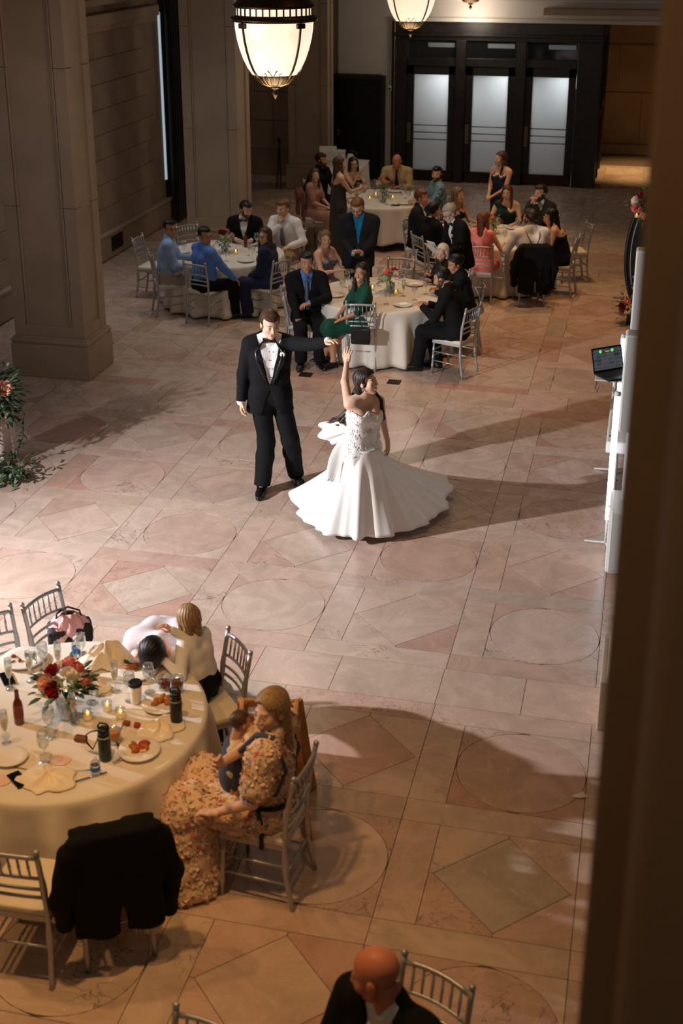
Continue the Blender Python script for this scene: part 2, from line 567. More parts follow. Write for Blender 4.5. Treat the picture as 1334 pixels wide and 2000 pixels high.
# dark door left of the vestibule
d1 = sempty('door_1', (-6.185, YB - .02, 0))
MB().box((-.56, 0, 1.12), (.09, .10, 2.24), bev=.006).build('door_frame', WOOD_D, d1)
MB().box((.56, 0, 1.12), (.09, .10, 2.24), bev=.006).build('door_frame', WOOD_D, d1)
MB().box((0, 0, 2.215), (1.03, .10, .09), bev=.006).build('door_frame', WOOD_D, d1)
m_bd = mat('black_door_paint', (14, 13, 13), .35)
MB().box((0, .02, 1.085), (1.02, .05, 2.15)).build('door_leaf', m_bd, d1)
for z, hh in ((.55, .8), (1.55, .95)):
    for s in (-1, 1):
        MB().box((s * .24, -.012, z), (.36, .02, hh), bev=.008).build('door_panel', m_bd, d1)
hd = MB().sphere((-.43, -.05, 1.05), .03).tube([(-.43, 0, 1.05), (-.43, -.05, 1.05)], .012).build('door_handle', BRASS, d1, smooth=True)
MB().box((-.43, -.01, 1.05), (.06, .012, .22), bev=.004).build('lock_plate', BRASS, d1)
# vestibule
VX0, VX1, VY = -5.40, -1.09, 28.0
vb = sempty('door_2')
VH = 3.42
M_FROST = bpy.data.materials.new('frosted_glass')
_nt, _b = nodes_of(M_FROST)
_b.inputs['Base Color'].default_value = (.82, .85, .86, 1)
_b.inputs['Roughness'].default_value = .45
_tr = _nt.nodes.new('ShaderNodeBsdfTranslucent'); _tr.inputs[0].default_value = (.90, .93, .94, 1)
_mx = _nt.nodes.new('ShaderNodeMixShader'); _mx.inputs[0].default_value = .72
_nt.links.new(_b.outputs[0], _mx.inputs[1]); _nt.links.new(_tr.outputs[0], _mx.inputs[2])
_nt.links.new(_mx.outputs[0], _nt.nodes['Material Output'].inputs[0])
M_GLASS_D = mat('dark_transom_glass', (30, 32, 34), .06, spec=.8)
m = MB()
W3 = 1.37                            # module pitch
mods = [-4.64, -3.38, -2.12]
MB().box(((VX0 + VX1) / 2, VY + .05, 3.26), (VX1 - VX0, .14, .30), bev=.01).build('fascia', WOOD_D, vb)
MB().box(((VX0 + VX1) / 2, VY - .03, 3.09), (VX1 - VX0 + .05, .16, .06), bev=.015).build('cornice', WOOD_D, vb)
MB().box(((VX0 + VX1) / 2, VY + .06, 3.02), (VX1 - VX0, .12, .10), bev=.006).build('head_rail', WOOD_D, vb)
posts = [(VX0 + -5.17) / 2, (mods[0] + mods[1]) / 2, (mods[1] + mods[2]) / 2, (VX1 - 1.585) / 2]
for i, x in enumerate(posts):
    MB().box((x, VY + .05, 1.49), ((.23, .21, .21, .48)[i], .20, 2.98), bev=.008).build('post', WOOD_D, vb)
for i, x in enumerate(mods):
    w = 1.05
    MB().box((x, VY + .08, 2.53), (w, .12, .17), bev=.008).build('transom_rail', WOOD_D, vb)
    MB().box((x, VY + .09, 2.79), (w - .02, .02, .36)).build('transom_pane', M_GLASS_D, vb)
    MB().box((x + .20, VY + .075, 2.87), (.56, .012, .09)).build('transom_reflection', mat('transom_reflection_glow', (126, 136, 140), .15, emit=.10, emit_rgb=(150, 165, 175)), vb)  # painted reflection: pale, faintly glowing strip laid over the dark transom glass
    dl = MB()
    for s in (-1, 1):
        dl.box((x + s * (w / 2 - .0775), VY + .09, 1.22), (.155, .07, 2.44), bev=.006)
    dl.box((x, VY + .09, 2.35), (w, .07, .18), bev=.006).box((x, VY + .09, .115), (w, .07, .23), bev=.006)
    do = dl.build('door_leaf', WOOD_D, vb)
    MB().box((x, VY + .10, 1.245), (w - .30, .02, 2.05)).build('glass_pane', M_FROST, do)
    for q in range(3):
        MB().tube([(x - .37, VY + .03, 1.20 - q * .15), (x + .37, VY + .03, 1.20 - q * .15)], .011).build('push_bar', BRASS, do, smooth=True)
    MB().box((x - w / 2 + .06, VY + .045, 1.03), (.085, .02, .42), bev=.006).build('push_plate', mat('dull_plate', (118, 112, 96), .4, metal=.6), do)
    MB().box((x, VY + .045, .12), (w - .06, .012, .18), bev=.004).build('kick_plate', BRONZE, do)
# right flank of the vestibule: framed dark panels
for k in range(3):
    y0 = VY + .15 + k * 1.1
    MB().box((VX1 - .04, y0 + .04, 1.5), (.10, .10, 3.0), bev=.006).build('flank_post', WOOD_D, vb)
    MB().box((VX1 - .06, y0 + .6, 2.25), (.03, 1.0, 1.4)).build('flank_pane', M_GLASS_D, vb)
    MB().box((VX1 - .06, y0 + .6, .72), (.05, 1.0, 1.4), bev=.01).build('flank_panel', WOOD_D, vb)
    MB().box((VX1 - .04, y0 + .6, 1.48), (.09, 1.0, .10), bev=.006).build('flank_rail', WOOD_D, vb)
MB().box((VX1 - .06, VY + 1.75, 3.2), (.14, 3.4, .42), bev=.01).build('flank_fascia', WOOD_D, vb)
MB().box((VX1 - .06, VY + 3.5, 1.5), (.10, .10, 3.0), bev=.006).build('flank_post', WOOD_D, vb)
# inside of the vestibule: back and left sides catching daylight
MB().box(((VX0 + VX1) / 2, VY + 3.4, 1.6), (VX1 - VX0 - .2, .08, 3.2)).build('inner_wall', STONE_W, vb)
MB().box(((VX0 + VX1) / 2, VY + 1.8, 3.46), (VX1 - VX0, 3.4, .06)).build('vestibule_roof', WOOD_D, vb)
for x in mods:
    lamp('vestibule_daylight', 'AREA', (x + .40, VY + .62, 2.2), 8.5, (.97, .98, 1.0), (x + .05, VY + .1, 1.35), shape='RECTANGLE', size=.55, size_y=.8)
# small wall fittings right and left of the vestibule
for k, (x, y, z, lb) in enumerate(((-5.49, YB - .03, 1.98, 'small white sensor box on the bronze trim left of glazed doors'), (.14, 32.42, 2.3, 'small white security camera high on the corridor wall'))):
    t = thing('wall_sensor', lb, 'sensor', (x, y, z))
    MB().box((0, 0, 0), (.07, .06, .11), bev=.01).build('housing', WHITE_P, t)
    MB().sphere((.01, -.04, -.01), .025).build('lens', BLACK_P, t, smooth=True)

# near pier right of the camera (balcony opening) and right colonnade
wrp = sempty('wall_right')
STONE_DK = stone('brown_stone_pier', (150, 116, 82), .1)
bx0 = (0.47, 1.93)
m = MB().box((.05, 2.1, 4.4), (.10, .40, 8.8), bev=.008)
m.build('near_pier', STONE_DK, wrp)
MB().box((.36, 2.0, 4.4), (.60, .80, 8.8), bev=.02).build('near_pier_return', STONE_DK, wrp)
cb = sempty('wall_right_pier')
MB().box((.36, 8.30, .20), (.80, .62, .40), bev=.01).build('plinth', STONE, cb)
MB().box((.37, 8.30, .44), (.74, .58, .07), bev=.03).build('base_moulding', STONE, cb)
MB().box((.42, 8.30, 1.6), (.66, .52, 2.3), bev=.02).build('shaft_block', STONE, cb)
# ------------------------------------------------------------------ signed-distance modelling (bodies, clothes, hair)
f32 = np.float32
def A3(p): return np.array(p, dtype=f32)

def sd_cone(p, a, b, ra, rb):
    a = A3(a); b = A3(b)
    ab = b - a
    L2 = float(ab @ ab) + 1e-9
    t = np.clip(((p - a) @ ab) / L2, 0, 1)
    q = p - a - t[:, None] * ab
    return np.sqrt(np.einsum('ij,ij->i', q, q)) - (ra + (rb - ra) * t)

def sd_ell(p, c, r, R=None):
    q = p - A3(c)
    if R is not None: q = q @ R
    r = A3(r)
    k0 = np.sqrt((((q / r)) ** 2).sum(1))
    k1 = np.sqrt(((q / (r * r)) ** 2).sum(1)) + 1e-9
    return k0 * (k0 - 1) / k1

def sd_box(p, c, hb, rr, R=None):
    q = p - A3(c)
    if R is not None: q = q @ R
    q = np.abs(q) - (A3(hb) - rr)
    return np.linalg.norm(np.maximum(q, 0), axis=1) + np.minimum(q.max(1), 0) - rr

def smin(a, b, k):
    if k <= 0: return np.minimum(a, b)
    h = np.clip(.5 + .5 * (b - a) / k, 0, 1)
    return b * (1 - h) + a * h - k * h * (1 - h)
def smax(a, b, k): return -smin(-a, -b, k)

def evalp(p, prims, k):
    d = None
    for q in prims:
        if q[0] == 'c': e = sd_cone(p, *q[1:5])
        elif q[0] == 'e': e = sd_ell(p, *q[1:])
        else: e = sd_box(p, *q[1:])
        d = e if d is None else smin(d, e, k)
    return d

def bounds(prims, pad):
    lo = np.full(3, 1e9); hi = -lo
    for q in prims:
        if q[0] == 'c':
            for c, r in ((q[1], q[3]), (q[2], q[4])):
                lo = np.minimum(lo, np.array(c) - r); hi = np.maximum(hi, np.array(c) + r)
        else:
            r = max(q[2])* (1.75 if q[0]=='b' else 1)
            lo = np.minimum(lo, np.array(q[1]) - r); hi = np.maximum(hi, np.array(q[1]) + r)
    return lo - pad, hi + pad

def snets(fun, lo, hi, h):
    """naive surface nets on a sparse block grid -> verts (n,3), quads (m,4)"""
    B = 4
    nb = np.maximum(1, np.ceil((np.array(hi) - lo) / (h * B)).astype(int) + 1)
    n = nb * B
    lo = np.array(lo, dtype=f32)
    gi = np.stack(np.meshgrid(*[np.arange(k) for k in nb], indexing='ij'), -1).reshape(-1, 3)
    dc = fun((lo + (gi * B + B / 2 - .5) * h).astype(f32))
    act = np.abs(dc) < h * B * 1.45
    D = np.repeat(np.repeat(np.repeat(np.where(dc < 0, -1, 1).astype(f32).reshape(nb), B, 0), B, 1), B, 2)
    ga = gi[act]
    if len(ga) == 0: return np.zeros((0, 3)), np.zeros((0, 4), int)
    off = np.stack(np.meshgrid(*[np.arange(B)] * 3, indexing='ij'), -1).reshape(-1, 3)
    fi = (ga[:, None, :] * B + off[None]).reshape(-1, 3)
    D[fi[:, 0], fi[:, 1], fi[:, 2]] = fun((lo + fi * h).astype(f32))
    S = D < 0
    cnt = np.zeros(tuple(n - 1), np.int8)
    for a in (0, 1):
        for b in (0, 1):
            for c in (0, 1):
                cnt += S[a:n[0] - 1 + a, b:n[1] - 1 + b, c:n[2] - 1 + c]
    ci = np.argwhere((cnt > 0) & (cnt < 8))
    idx = np.full(tuple(n - 1), -1, np.int32)
    idx[ci[:, 0], ci[:, 1], ci[:, 2]] = np.arange(len(ci))
    cor = {}
    for a in (0, 1):
        for b in (0, 1):
            for c in (0, 1):
                cor[a, b, c] = D[ci[:, 0] + a, ci[:, 1] + b, ci[:, 2] + c]
    acc = np.zeros((len(ci), 3), f32); w = np.zeros(len(ci), f32)
    for ax in range(3):
        for u in (0, 1):
            for v in (0, 1):
                c0 = [0, 0, 0]; o = [i for i in range(3) if i != ax]
                c0[o[0]] = u; c0[o[1]] = v
                c1 = list(c0); c1[ax] = 1
                d0 = cor[tuple(c0)]; d1 = cor[tuple(c1)]
                m = (d0 < 0) != (d1 < 0)
                t = np.where(m, d0 / np.where(m, d0 - d1, 1), 0)
                pt = np.array(c0, f32) + np.zeros((len(ci), 3), f32)
                pt[:, ax] += t
                acc += np.where(m[:, None], pt, 0); w += m
    V = lo + (ci + acc / w[:, None]) * h
    Q = []
    for ax in range(3):
        o = [(ax + 1) % 3, (ax + 2) % 3]
        sl0 = [slice(None)] * 3; sl1 = [slice(None)] * 3
        sl0[ax] = slice(0, -1); sl1[ax] = slice(1, None)
        e = np.argwhere(S[tuple(sl0)] != S[tuple(sl1)])
        ok = (e[:, o[0]] > 0) & (e[:, o[1]] > 0) & (e[:, o[0]] < n[o[0]] - 1) & (e[:, o[1]] < n[o[1]] - 1)
        e = e[ok]
        s = S[e[:, 0], e[:, 1], e[:, 2]]
        def cell(du, dv):
            q = e.copy(); q[:, o[0]] -= du; q[:, o[1]] -= dv
            return idx[q[:, 0], q[:, 1], q[:, 2]]
        q = np.stack([cell(1, 1), cell(0, 1), cell(0, 0), cell(1, 0)], 1)
        q[~s] = q[~s][:, ::-1]
        Q.append(q)
    Q = np.concatenate(Q)
    Q = Q[(Q >= 0).all(1)]
    return V.astype(np.float64), Q

def np_mesh(name, V, Q, m, parent=None, col=None):
    me = bpy.data.meshes.new(name)
    me.vertices.add(len(V)); me.vertices.foreach_set('co', np.ascontiguousarray(V, dtype=f32).ravel())
    me.loops.add(len(Q) * 4); me.loops.foreach_set('vertex_index', np.ascontiguousarray(Q, dtype=np.int32).ravel())
    me.polygons.add(len(Q)); me.polygons.foreach_set('loop_start', np.arange(0, len(Q) * 4, 4, dtype=np.int32))
    me.polygons.foreach_set('use_smooth', np.ones(len(Q), bool))
    me.update(calc_edges=True)
    if col is not None:
        a = me.attributes.new('Col', 'FLOAT_COLOR', 'POINT')
        c = np.ones((len(V), 4), f32); c[:, :3] = col
        a.data.foreach_set('color', c.ravel())
    me.materials.append(m)
    o = bpy.data.objects.new(name, me)
    COL.objects.link(o)
    if parent is not None: o.parent = parent
    return o

def sdf_obj(name, fun, lo, hi, h, m, parent=None):
    V, Q = snets(fun, lo, hi, h)
    return np_mesh(name, V, Q, m, parent)

# ------------------------------------------------------------------ head and hand templates
def head_prims(sex):
    w = 1.0 if sex == 'm' else .94
    j = 1.0 if sex == 'm' else .86
    P = [('e', (0, -.018, .038), (.076 * w, .096, .084)), ('e', (0, .028, -.03), (.060 * w, .064, .083)),
         ('c', (-.046 * w, .005, -.06), (0, .06, -.098), .024 * j, .022 * j), ('c', (.046 * w, .005, -.06), (0, .06, -.098), .024 * j, .022 * j),
         ('c', (-.03, .072, .022), (.03, .072, .022), .014, .014),
         ('e', (-.036, .058, -.022), (.028, .026, .028)), ('e', (.036, .058, -.022), (.028, .026, .028)),
         ('c', (0, -.02, -.07), (0, -.045, -.20), .050 * w * (1 if sex == 'm' else .9), .056 * w * (1 if sex == 'm' else .88))]
    return P
def head_sdf(sex, smile=False):
    P = head_prims(sex)
    def fun(p):
        d = evalp(p, P, .022)
        for s in (-1, 1):
            d = smax(d, -(sd_ell(p, (s * .032, .104, .004), (.019, .018, .011))), .010)
        d = smin(d, sd_cone(p, (0, .086, .016), (0, .108, -.026), .0085, .0125), .010)
        for s in (-1, 1):
            d = smin(d, sd_ell(p, (s * .012, .098, -.031), (.008, .010, .008)), .006)
            d = smin(d, sd_ell(p, (s * .031, .076, .004), (.0145, .0145, .0125)), .002)
            d = smin(d, sd_ell(p, (s * (.079 if sex == 'm' else .075), -.012, -.004), (.011, .021, .033)), .005)
        z0 = -.061
        d = smin(d, sd_cone(p, (-.018, .0875, z0), (.018, .0875, z0), .0075, .0075), .006)
        d = smin(d, sd_cone(p, (-.014, .0865, z0 - .012), (.014, .0865, z0 - .012), .008, .008), .005)
        if smile:
            d = smax(d, -sd_ell(p, (0, .098, z0 - .006), (.019, .010, .0065)), .003)
        return d
    return fun
HEADS = {}
def head_template(sex, h, smile):
    k = (sex, h, smile)
    if k not in HEADS:
        HEADS[k] = snets(head_sdf(sex, smile), (-.10, -.13, -.20), (.10, .13, .14), h)
    return HEADS[k]

def head_colors(V, skin, hair, lips, brow=True, beard=None, smile=False, stub=0.0):
    c = np.tile(np.array(skin, f32), (len(V), 1))
    x, y, z = V[:, 0], V[:, 1], V[:, 2]
    ax = np.abs(x)
    hc = np.array(hair, f32)
    def mixin(w, col):
        w = np.clip(w, 0, 1)[:, None]
        c[:] = c * (1 - w) + np.array(col, f32) * w
    # warm cheeks and nose tip, darker eye sockets are colour of skin itself
    mixin(np.exp(-(((ax - .038) / .02) ** 2 + ((z + .03) / .02) ** 2)) * .25 * (y > .03), (skin[0] * 1.0, skin[1] * .7, skin[2] * .65))
    if beard is not None:
        bm = ((z < -.040) & (z > -.135) & (y > -.005) & (ax > -1)).astype(f32)
        lipz = np.exp(-((ax / .020) ** 4 + ((z + .067) / .011) ** 4))
        top = np.clip((-.040 + .012 * (ax < .028) - z) / .012, 0, 1)
        side = ((ax > .052) & (z < -.005) & (y > -.02) & (y < .04) & (z > -.06)).astype(f32)
        mixin(np.maximum(bm * top * (1 - lipz), side) * .92, beard)
    lw = np.exp(-((ax / .021) ** 4 + ((z + .067 - 7 * ax * ax) / .0118) ** 4)) * (y > .075)
    mixin(lw * .85, lips)
    if smile:
        mixin(((ax < .016) & (np.abs(z + .067) < .006) & (y > .07)).astype(f32), (.75, .72, .68))
    if brow:
        bz = .0265 + .0022 * np.cos((ax - .030) * 70)
        mixin(np.exp(-(((z - bz) / .0045) ** 4)) * ((ax > .012) & (ax < .052) & (y > .06)) * .8, hc * .7)
    e = ((ax - .031) / .0135) ** 2 + ((z - .004) / .0075) ** 2
    mixin(((e < 1) & (y > .075)).astype(f32), (.55, .52, .50))
    ir = ((ax - .031) / .0058) ** 2 + ((z - .004) / .0075) ** 2
    mixin(((ir < 1) & (y > .075)).astype(f32), (.03, .022, .018))
    mixin(np.exp(-(((z - .0125) / .0028) ** 2)) * ((ax > .017) & (ax < .046) & (y > .07)) * .7, (.05, .035, .03))
    return c

def hand_sdf(curl, spread=0.12, thumb=0.0):
    P = []
    base = [(-.031, .088), (-.0105, .093), (.0105, .090), (.030, .082)]
    ln = [.068, .076, .070, .055]
    fingers = []
    for i in range(4):
        x, y = base[i]
        a = (i - 1.5) * spread
        p = np.array((x, y, 0.))
        ang = .15 + curl * .5
        r = .0092
        ch = []
        for seg, fr in enumerate((.45, .31, .24)):
            d = np.array((math.sin(a) * math.cos(ang), math.cos(a) * math.cos(ang), -math.sin(ang)))
            q = p + d * ln[i] * fr
            ch.append((p, q, r, r * .93)); r *= .93
            p = q; ang += curl * (.95 if seg == 0 else .7)
        fingers.append(ch)
    t0 = np.array((-.026, .022, -.006)); t1 = np.array((-.054, .055, -.014 - .012 * curl)); t2 = np.array((-.060 + .022 * curl, .083, -.020 - .02 * curl)); t3 = np.array((-.056 + .034 * curl, .106, -.024 - .026 * curl))
    def fun(p):
        d = sd_box(p, (0, .052, 0), (.040, .044, .0135), .013)
        d = smin(d, sd_cone(p, (0, -.03, 0), (0, .02, 0), .026, .025), .02)
        d = smin(d, sd_cone(p, t0, t1, .016, .012), .012)
        d = smin(d, sd_cone(p, t1, t2, .0115, .010), .003)
        d = smin(d, sd_cone(p, t2, t3, .010, .0085), .003)
        for ch in fingers:
            e = None
            for s in ch:
                u = sd_cone(p, *s)
                e = u if e is None else smin(e, u, .002)
            d = smin(d, e, .004)
        return d
    return fun
HANDS = {}
def hand_template(curl, h, spread=.12):
    k = (curl, h, spread)
    if k not in HANDS:
        HANDS[k] = snets(hand_sdf(curl, spread), (-.09, -.05, -.10), (.07, .19, .05), h)
    return HANDS[k]

# ------------------------------------------------------------------ hair (head-local)
def hair_sdf(style, sex):
    w = 1.0 if sex == 'm' else .95
    def groove(p, amt, fr=60):
        a = np.arctan2(p[:, 0], -(p[:, 1] - .03))
        return amt * np.sin(a * fr * .5 + 3 * np.sin(p[:, 2] * 23) + 2 * np.sin(p[:, 1] * 31))
    def fun(p):
        x, y, z = p[:, 0], p[:, 1], p[:, 2]
        t = .014 if style in ('short', 'thin', 'buzz') else .018
        if style == 'buzz': t = .007
        cap = sd_ell(p, (0, -.018, .040 + (.004 if style == 'short' else 0)), (.076 * w + t, .096 + t, .084 + t))
        # hairline: keep above/behind a tilted surface leaving face free
        if style in ('short', 'buzz', 'thin'):
            face = np.maximum(-(z - (.068 - 1.15 * (y - .058))), -(y - .012))       # in front & below hairline
            d = smax(cap, -(-(np.maximum((z - (.066 - .9 * (y - .058))) * -1, -(y - .010)))) * -1, .004) if False else cap
            front = np.minimum(y - .012, (.078 - .35 * np.clip(y - .05, 0, 1)) - z)   # >0 inside face region
            d = smax(d, front, .006)
            neck = (-.055 + .0 * y) - z
            d = smax(d, neck, .006)
            ear = np.minimum(y + .045, .004 - z)
            d = smax(d, np.minimum(ear, np.abs(x) - .03), .004)
            if style == 'short':
                d = smin(d, sd_ell(p, (.01, .055, .098), (.055, .03, .018)), .02)
            return d + groove(p, .0012)
        face = np.minimum(y - .022, (.074 + .02 * np.cos(x * 38)) - z)
        d = smax(cap, face, .006)
        d = smax(d, -.075 - z, .01)
        if style in ('long', 'longdark', 'wavy', 'flow', 'back'):
            L = {'long': -.30, 'longdark': -.36, 'wavy': -.33, 'flow': -.40, 'back': -.34}[style]
            wob = .012 * np.sin(z * 30 + x * 20) if style in ('wavy', 'flow') else 0
            q = p.copy(); q[:, 0] = x + wob
            back = sd_cone(q, (-.045, -.055, 0), (-.05, -.085, L), .045, .026)
            back = smin(back, sd_cone(q, (.045, -.055, 0), (.05, -.085, L * .96), .045, .026), .03)
            back = smin(back, sd_cone(q, (0, -.075, 0), (0, -.10, L * 1.04), .045, .03), .03)
            for s in ((-1, 1) if style != 'back' else ()):
                back = smin(back, sd_cone(q, (s * .074, .0, .03), (s * .088, .015, -.13), .020, .022), .02)
                back = smin(back, sd_cone(q, (s * .088, .015, -.13), (s * .085, .035, L * .82), .022, .014), .02)
            d = smin(d, back, .02)
        if style == 'bob':
            for s in (-1, 1):
                d = smin(d, sd_cone(p, (s * .062, -.01, .03), (s * .066, .0, -.085), .030, .026), .02)
            d = smin(d, sd_cone(p, (-.035, -.065, 0), (-.035, -.07, -.10), .045, .035), .02)
            d = smin(d, sd_cone(p, (.035, -.065, 0), (.035, -.07, -.10), .045, .035), .02)
            d = smax(d, np.minimum(y - .05, .03 - z), .005)
        if style == 'bun':
            d = smin(d, sd_ell(p, (0, -.125, .05), (.038, .032, .038)), .01)
        if style == 'pony':
            d = smin(d, sd_ell(p, (0, -.118, .03), (.026, .026, .026)), .015)
            d = smin(d, sd_cone(p, (0, -.135, .02), (.0, -.15, -.18), .028, .014), .012)
        if style == 'curly':
            for s in (-1, 1):
                d = smin(d, sd_cone(p, (s * .075, -.01, .02), (s * .085, .0, -.13), .032, .034), .02)
            d = smin(d, sd_cone(p, (0, -.08, 0), (0, -.09, -.14), .06, .05), .02)
            d += .006 * np.sin(x * 130) * np.sin(y * 130) * np.sin(z * 120)
        return d + groove(p, .0022)
    return fun
HAIRS = {}
def hair_template(style, sex, h):
    k = (style, sex, h)
    if k not in HAIRS:
        HAIRS[k] = snets(hair_sdf(style, sex), (-.15, -.19, -.46), (.15, .13, .16), h)
    return HAIRS[k]

SKIN_M = attr_mat('skin', .48)
SKINS = {'fair': lin((222, 178, 152)), 'light': lin((214, 166, 138)), 'tan': lin((190, 138, 108)), 'olive': lin((178, 128, 98)), 'red': lin((205, 128, 98))}
HAIRC = {'black': (20, 17, 16), 'darkbrown': (44, 30, 22), 'brown': (74, 50, 34), 'auburn': (98, 52, 30), 'blond': (150, 120, 84), 'darkblond': (112, 86, 58),
         'grey': (150, 144, 138), 'white': (205, 200, 192), 'ginger': (112, 72, 42)}
def hair_mat(c):
    return mat('hair_' + c, HAIRC[c], .42, noise=.35, scale=60, bump=.2, bscale=140, spec=.4)
def cloth(name, rgb, rough=.85, noise=.06, bump=.12, sheen=.05, spec=.3):
    return mat(name, rgb, rough, noise=noise, scale=14, bump=bump, bscale=60, sheen=sheen, spec=spec)

V3 = lambda *a: np.array(a, float)
def norm(v):
    v = np.array(v, float); return v / (np.linalg.norm(v) + 1e-9)
def ik(S, T, a, b, hint):
    d = T - S; L = np.linalg.norm(d)
    L2 = min(L, (a + b) * .995)
    u = d / (L + 1e-9)
    T = S + u * L2
    x = (a * a - b * b + L2 * L2) / (2 * L2)
    y = math.sqrt(max(a * a - x * x, 0))
    h = np.array(hint, float); h = h - u * (h @ u); h = norm(h)
    return S + u * x + h * y, T
def rotx(a): c, s = math.cos(a), math.sin(a); return np.array([[1, 0, 0], [0, c, -s], [0, s, c]])
def roty(a): c, s = math.cos(a), math.sin(a); return np.array([[c, 0, s], [0, 1, 0], [-s, 0, c]])
def rotz(a): c, s = math.cos(a), math.sin(a); return np.array([[c, -s, 0], [s, c, 0], [0, 0, 1]])
D2R = PI / 180

class Fig:
    """posed figure in its own frame: x right, y forward, z up, origin on the floor below the pelvis"""
    def __init__(s, h=1.75, sex='m', pose='sit', lean=0, side=0, twist=0, head=(0, 0, 0), lh=None, rh=None, legs=None, hipz=None, wide=1.0, belly=0.0, le=None, re=None,
                 hunch=0, seat=.47):
        k = h / 1.75
        s.k, s.sex, s.pose, s.h = k, sex, pose, h
        fem = sex == 'f'
        z = hipz if hipz is not None else (.95 * k if pose == 'stand' else seat + .085)
        Rl = rotx(-lean * D2R) @ roty(side * D2R)
        Rt = Rl @ rotz(twist * D2R)
        Rh = rotx(-(lean + hunch) * D2R) @ roty(side * D2R) @ rotz(twist * D2R)
        up = Rl @ V3(0, 0, 1); s.up = up
        s.fw = Rt @ V3(0, 1, 0); s.rt = Rt @ V3(1, 0, 0)
        s.P0 = V3(0, 0, z)
        s.P1 = s.P0 + up * .17 * k
        up2 = Rh @ V3(0, 0, 1)
        s.P2 = s.P1 + (up * .5 + up2 * .5) * .19 * k
        s.fw2 = Rh @ V3(0, 1, 0); s.up2 = up2
        s.sh = s.P2 + up2 * .11 * k
        s.P3 = s.P2 + up2 * .16 * k
        sw = (.165 if fem else .19) * k * wide
        s.SL = s.sh - s.rt * sw; s.SR = s.sh + s.rt * sw
        s.HL = s.P0 + V3(-.088, 0, -.02) * k; s.HR = s.P0 + V3(.088, 0, -.02) * k
        yaw, pit, rol = head
        s.Rhead = rotz(yaw * D2R) @ rotx(pit * D2R) @ roty(rol * D2R)
        s.headc = s.P3 + up2 * .075 * k + s.Rhead @ V3(0, .03, .083) * k
        # legs
        L = dict(legs or {})
        if pose == 'sit':
            kz = seat + .045
            d = dict(KL=(-.12, .42, kz), KR=(.12, .42, kz), AL=(-.12, .44, .085), AR=(.12, .44, .085))
        else:
            d = dict(KL=(-.10, .02, .50), KR=(.10, .02, .50), AL=(-.105, -.02, .085), AR=(.105, -.02, .085))
        d.update(L)
        s.KL, s.KR, s.AL, s.AR = [np.array(d[q], float) * (V3(k, k, k) if pose == 'stand' or q[0] == 'A' and False else V3(1, 1, 1)) for q in ('KL', 'KR', 'AL', 'AR')]
        s.footL = np.array(d.get('FL', (-.25, 1, 0)), float); s.footR = np.array(d.get('FR', (.25, 1, 0)), float)
        # arms
        ua, fa = .285 * k, .25 * k
        if lh is None:
            lh = (-.2, .36, .62) if pose == 'sit' else (-.28 * k, .05, .86 * k)
        if rh is None:
            rh = (.2, .36, .62) if pose == 'sit' else (.28 * k, .05, .86 * k)
        s.EL, s.WL = ik(s.SL, np.array(lh, float), ua, fa, le or (-.6, -.6, -.6))
        s.ER, s.WR = ik(s.SR, np.array(rh, float), ua, fa, re or (.6, -.6, -.6))
        s.fem = fem; s.wide = wide; s.belly = belly
    # primitive sets, i = inflation
    def torso(s, i=0.0):
        k, w = s.k, s.wide
        r = s.rt
        fem = s.fem
        hw, ww, cw = ((.075, .050, .058) if fem else (.066, .062, .075))
        rh_, rw, rc = ((.112, .088, .094) if fem else (.105, .100, .108))
        P = []
        for sg in (-1, 1):
            o = r * sg * k * w
            P.append(('c', s.P0 + o * hw - V3(0, 0, .02) * k, s.P1 + o * ww, rh_ * k + i, rw * k * (.5 + .5 * w) + i))
            P.append(('c', s.P1 + o * ww, s.P2 + o * cw, rw * k * (.5 + .5 * w) + i, rc * k + i))
            S = s.SL if sg < 0 else s.SR
            P.append(('c', s.P2 + o * cw, s.sh + (S - s.sh) * .72, rc * k * .95 + i, .062 * k + i))
            P.append(('c', s.P3 + s.up2 * .03 * k, s.sh + (S - s.sh) * .85 + s.up2 * .012, .052 * k + i * .6, .048 * k + i))
        if fem:
            for sg in (-1, 1):
                P.append(('e', s.P2 + r * sg * .072 * k + s.fw2 * .082 * k - s.up2 * .012, (.062 * k + i, .055 * k + i, .06 * k + i)))
        if s.belly > 0:
            P.append(('e', s.P1 + s.fw * (.03 + s.belly * .5) - s.up * .03, (.13 * w + s.belly * .4 + i, .10 + s.belly + i, .15 + i)))
        return P
    def arm(s, side, i=0.0, t=1.0, cuff=0.0):
        S, E, W = (s.SL, s.EL, s.WL) if side == 'L' else (s.SR, s.ER, s.WR)
        k = s.k * (.86 if s.fem else 1)
        P = [('c', S, E, .056 * k + i, .043 * k + i)]
        if t >= 1:
            P.append(('c', E, W + norm(W - E) * cuff, .043 * k + i, .029 * k + i))
        elif t > .5:
            q = E + (W - E) * (t - .5) * 2
            P.append(('c', E, q, .043 * k + i, .038 * k + i))
        else:
            P = [('c', S, S + (E - S) * t * 2, .056 * k + i, .050 * k + i)]
        return P
    def leg(s, side, i=0.0, loose=0.0):
        H, K, A = (s.HL, s.KL, s.AL) if side == 'L' else (s.HR, s.KR, s.AR)
        k = s.k
        M = K + (A - K) * .35
        bk = norm(np.cross(A - K, s.rt))
        return [('c', H, K, .086 * k + i, .058 * k + i + loose * .4), ('c', K, M - V3(0, .012, 0), .058 * k + i + loose * .4, .056 * k + i + loose * .6), ('c', M - V3(0, .012, 0), A, .056 * k + i + loose * .6, .040 * k + i + loose)]
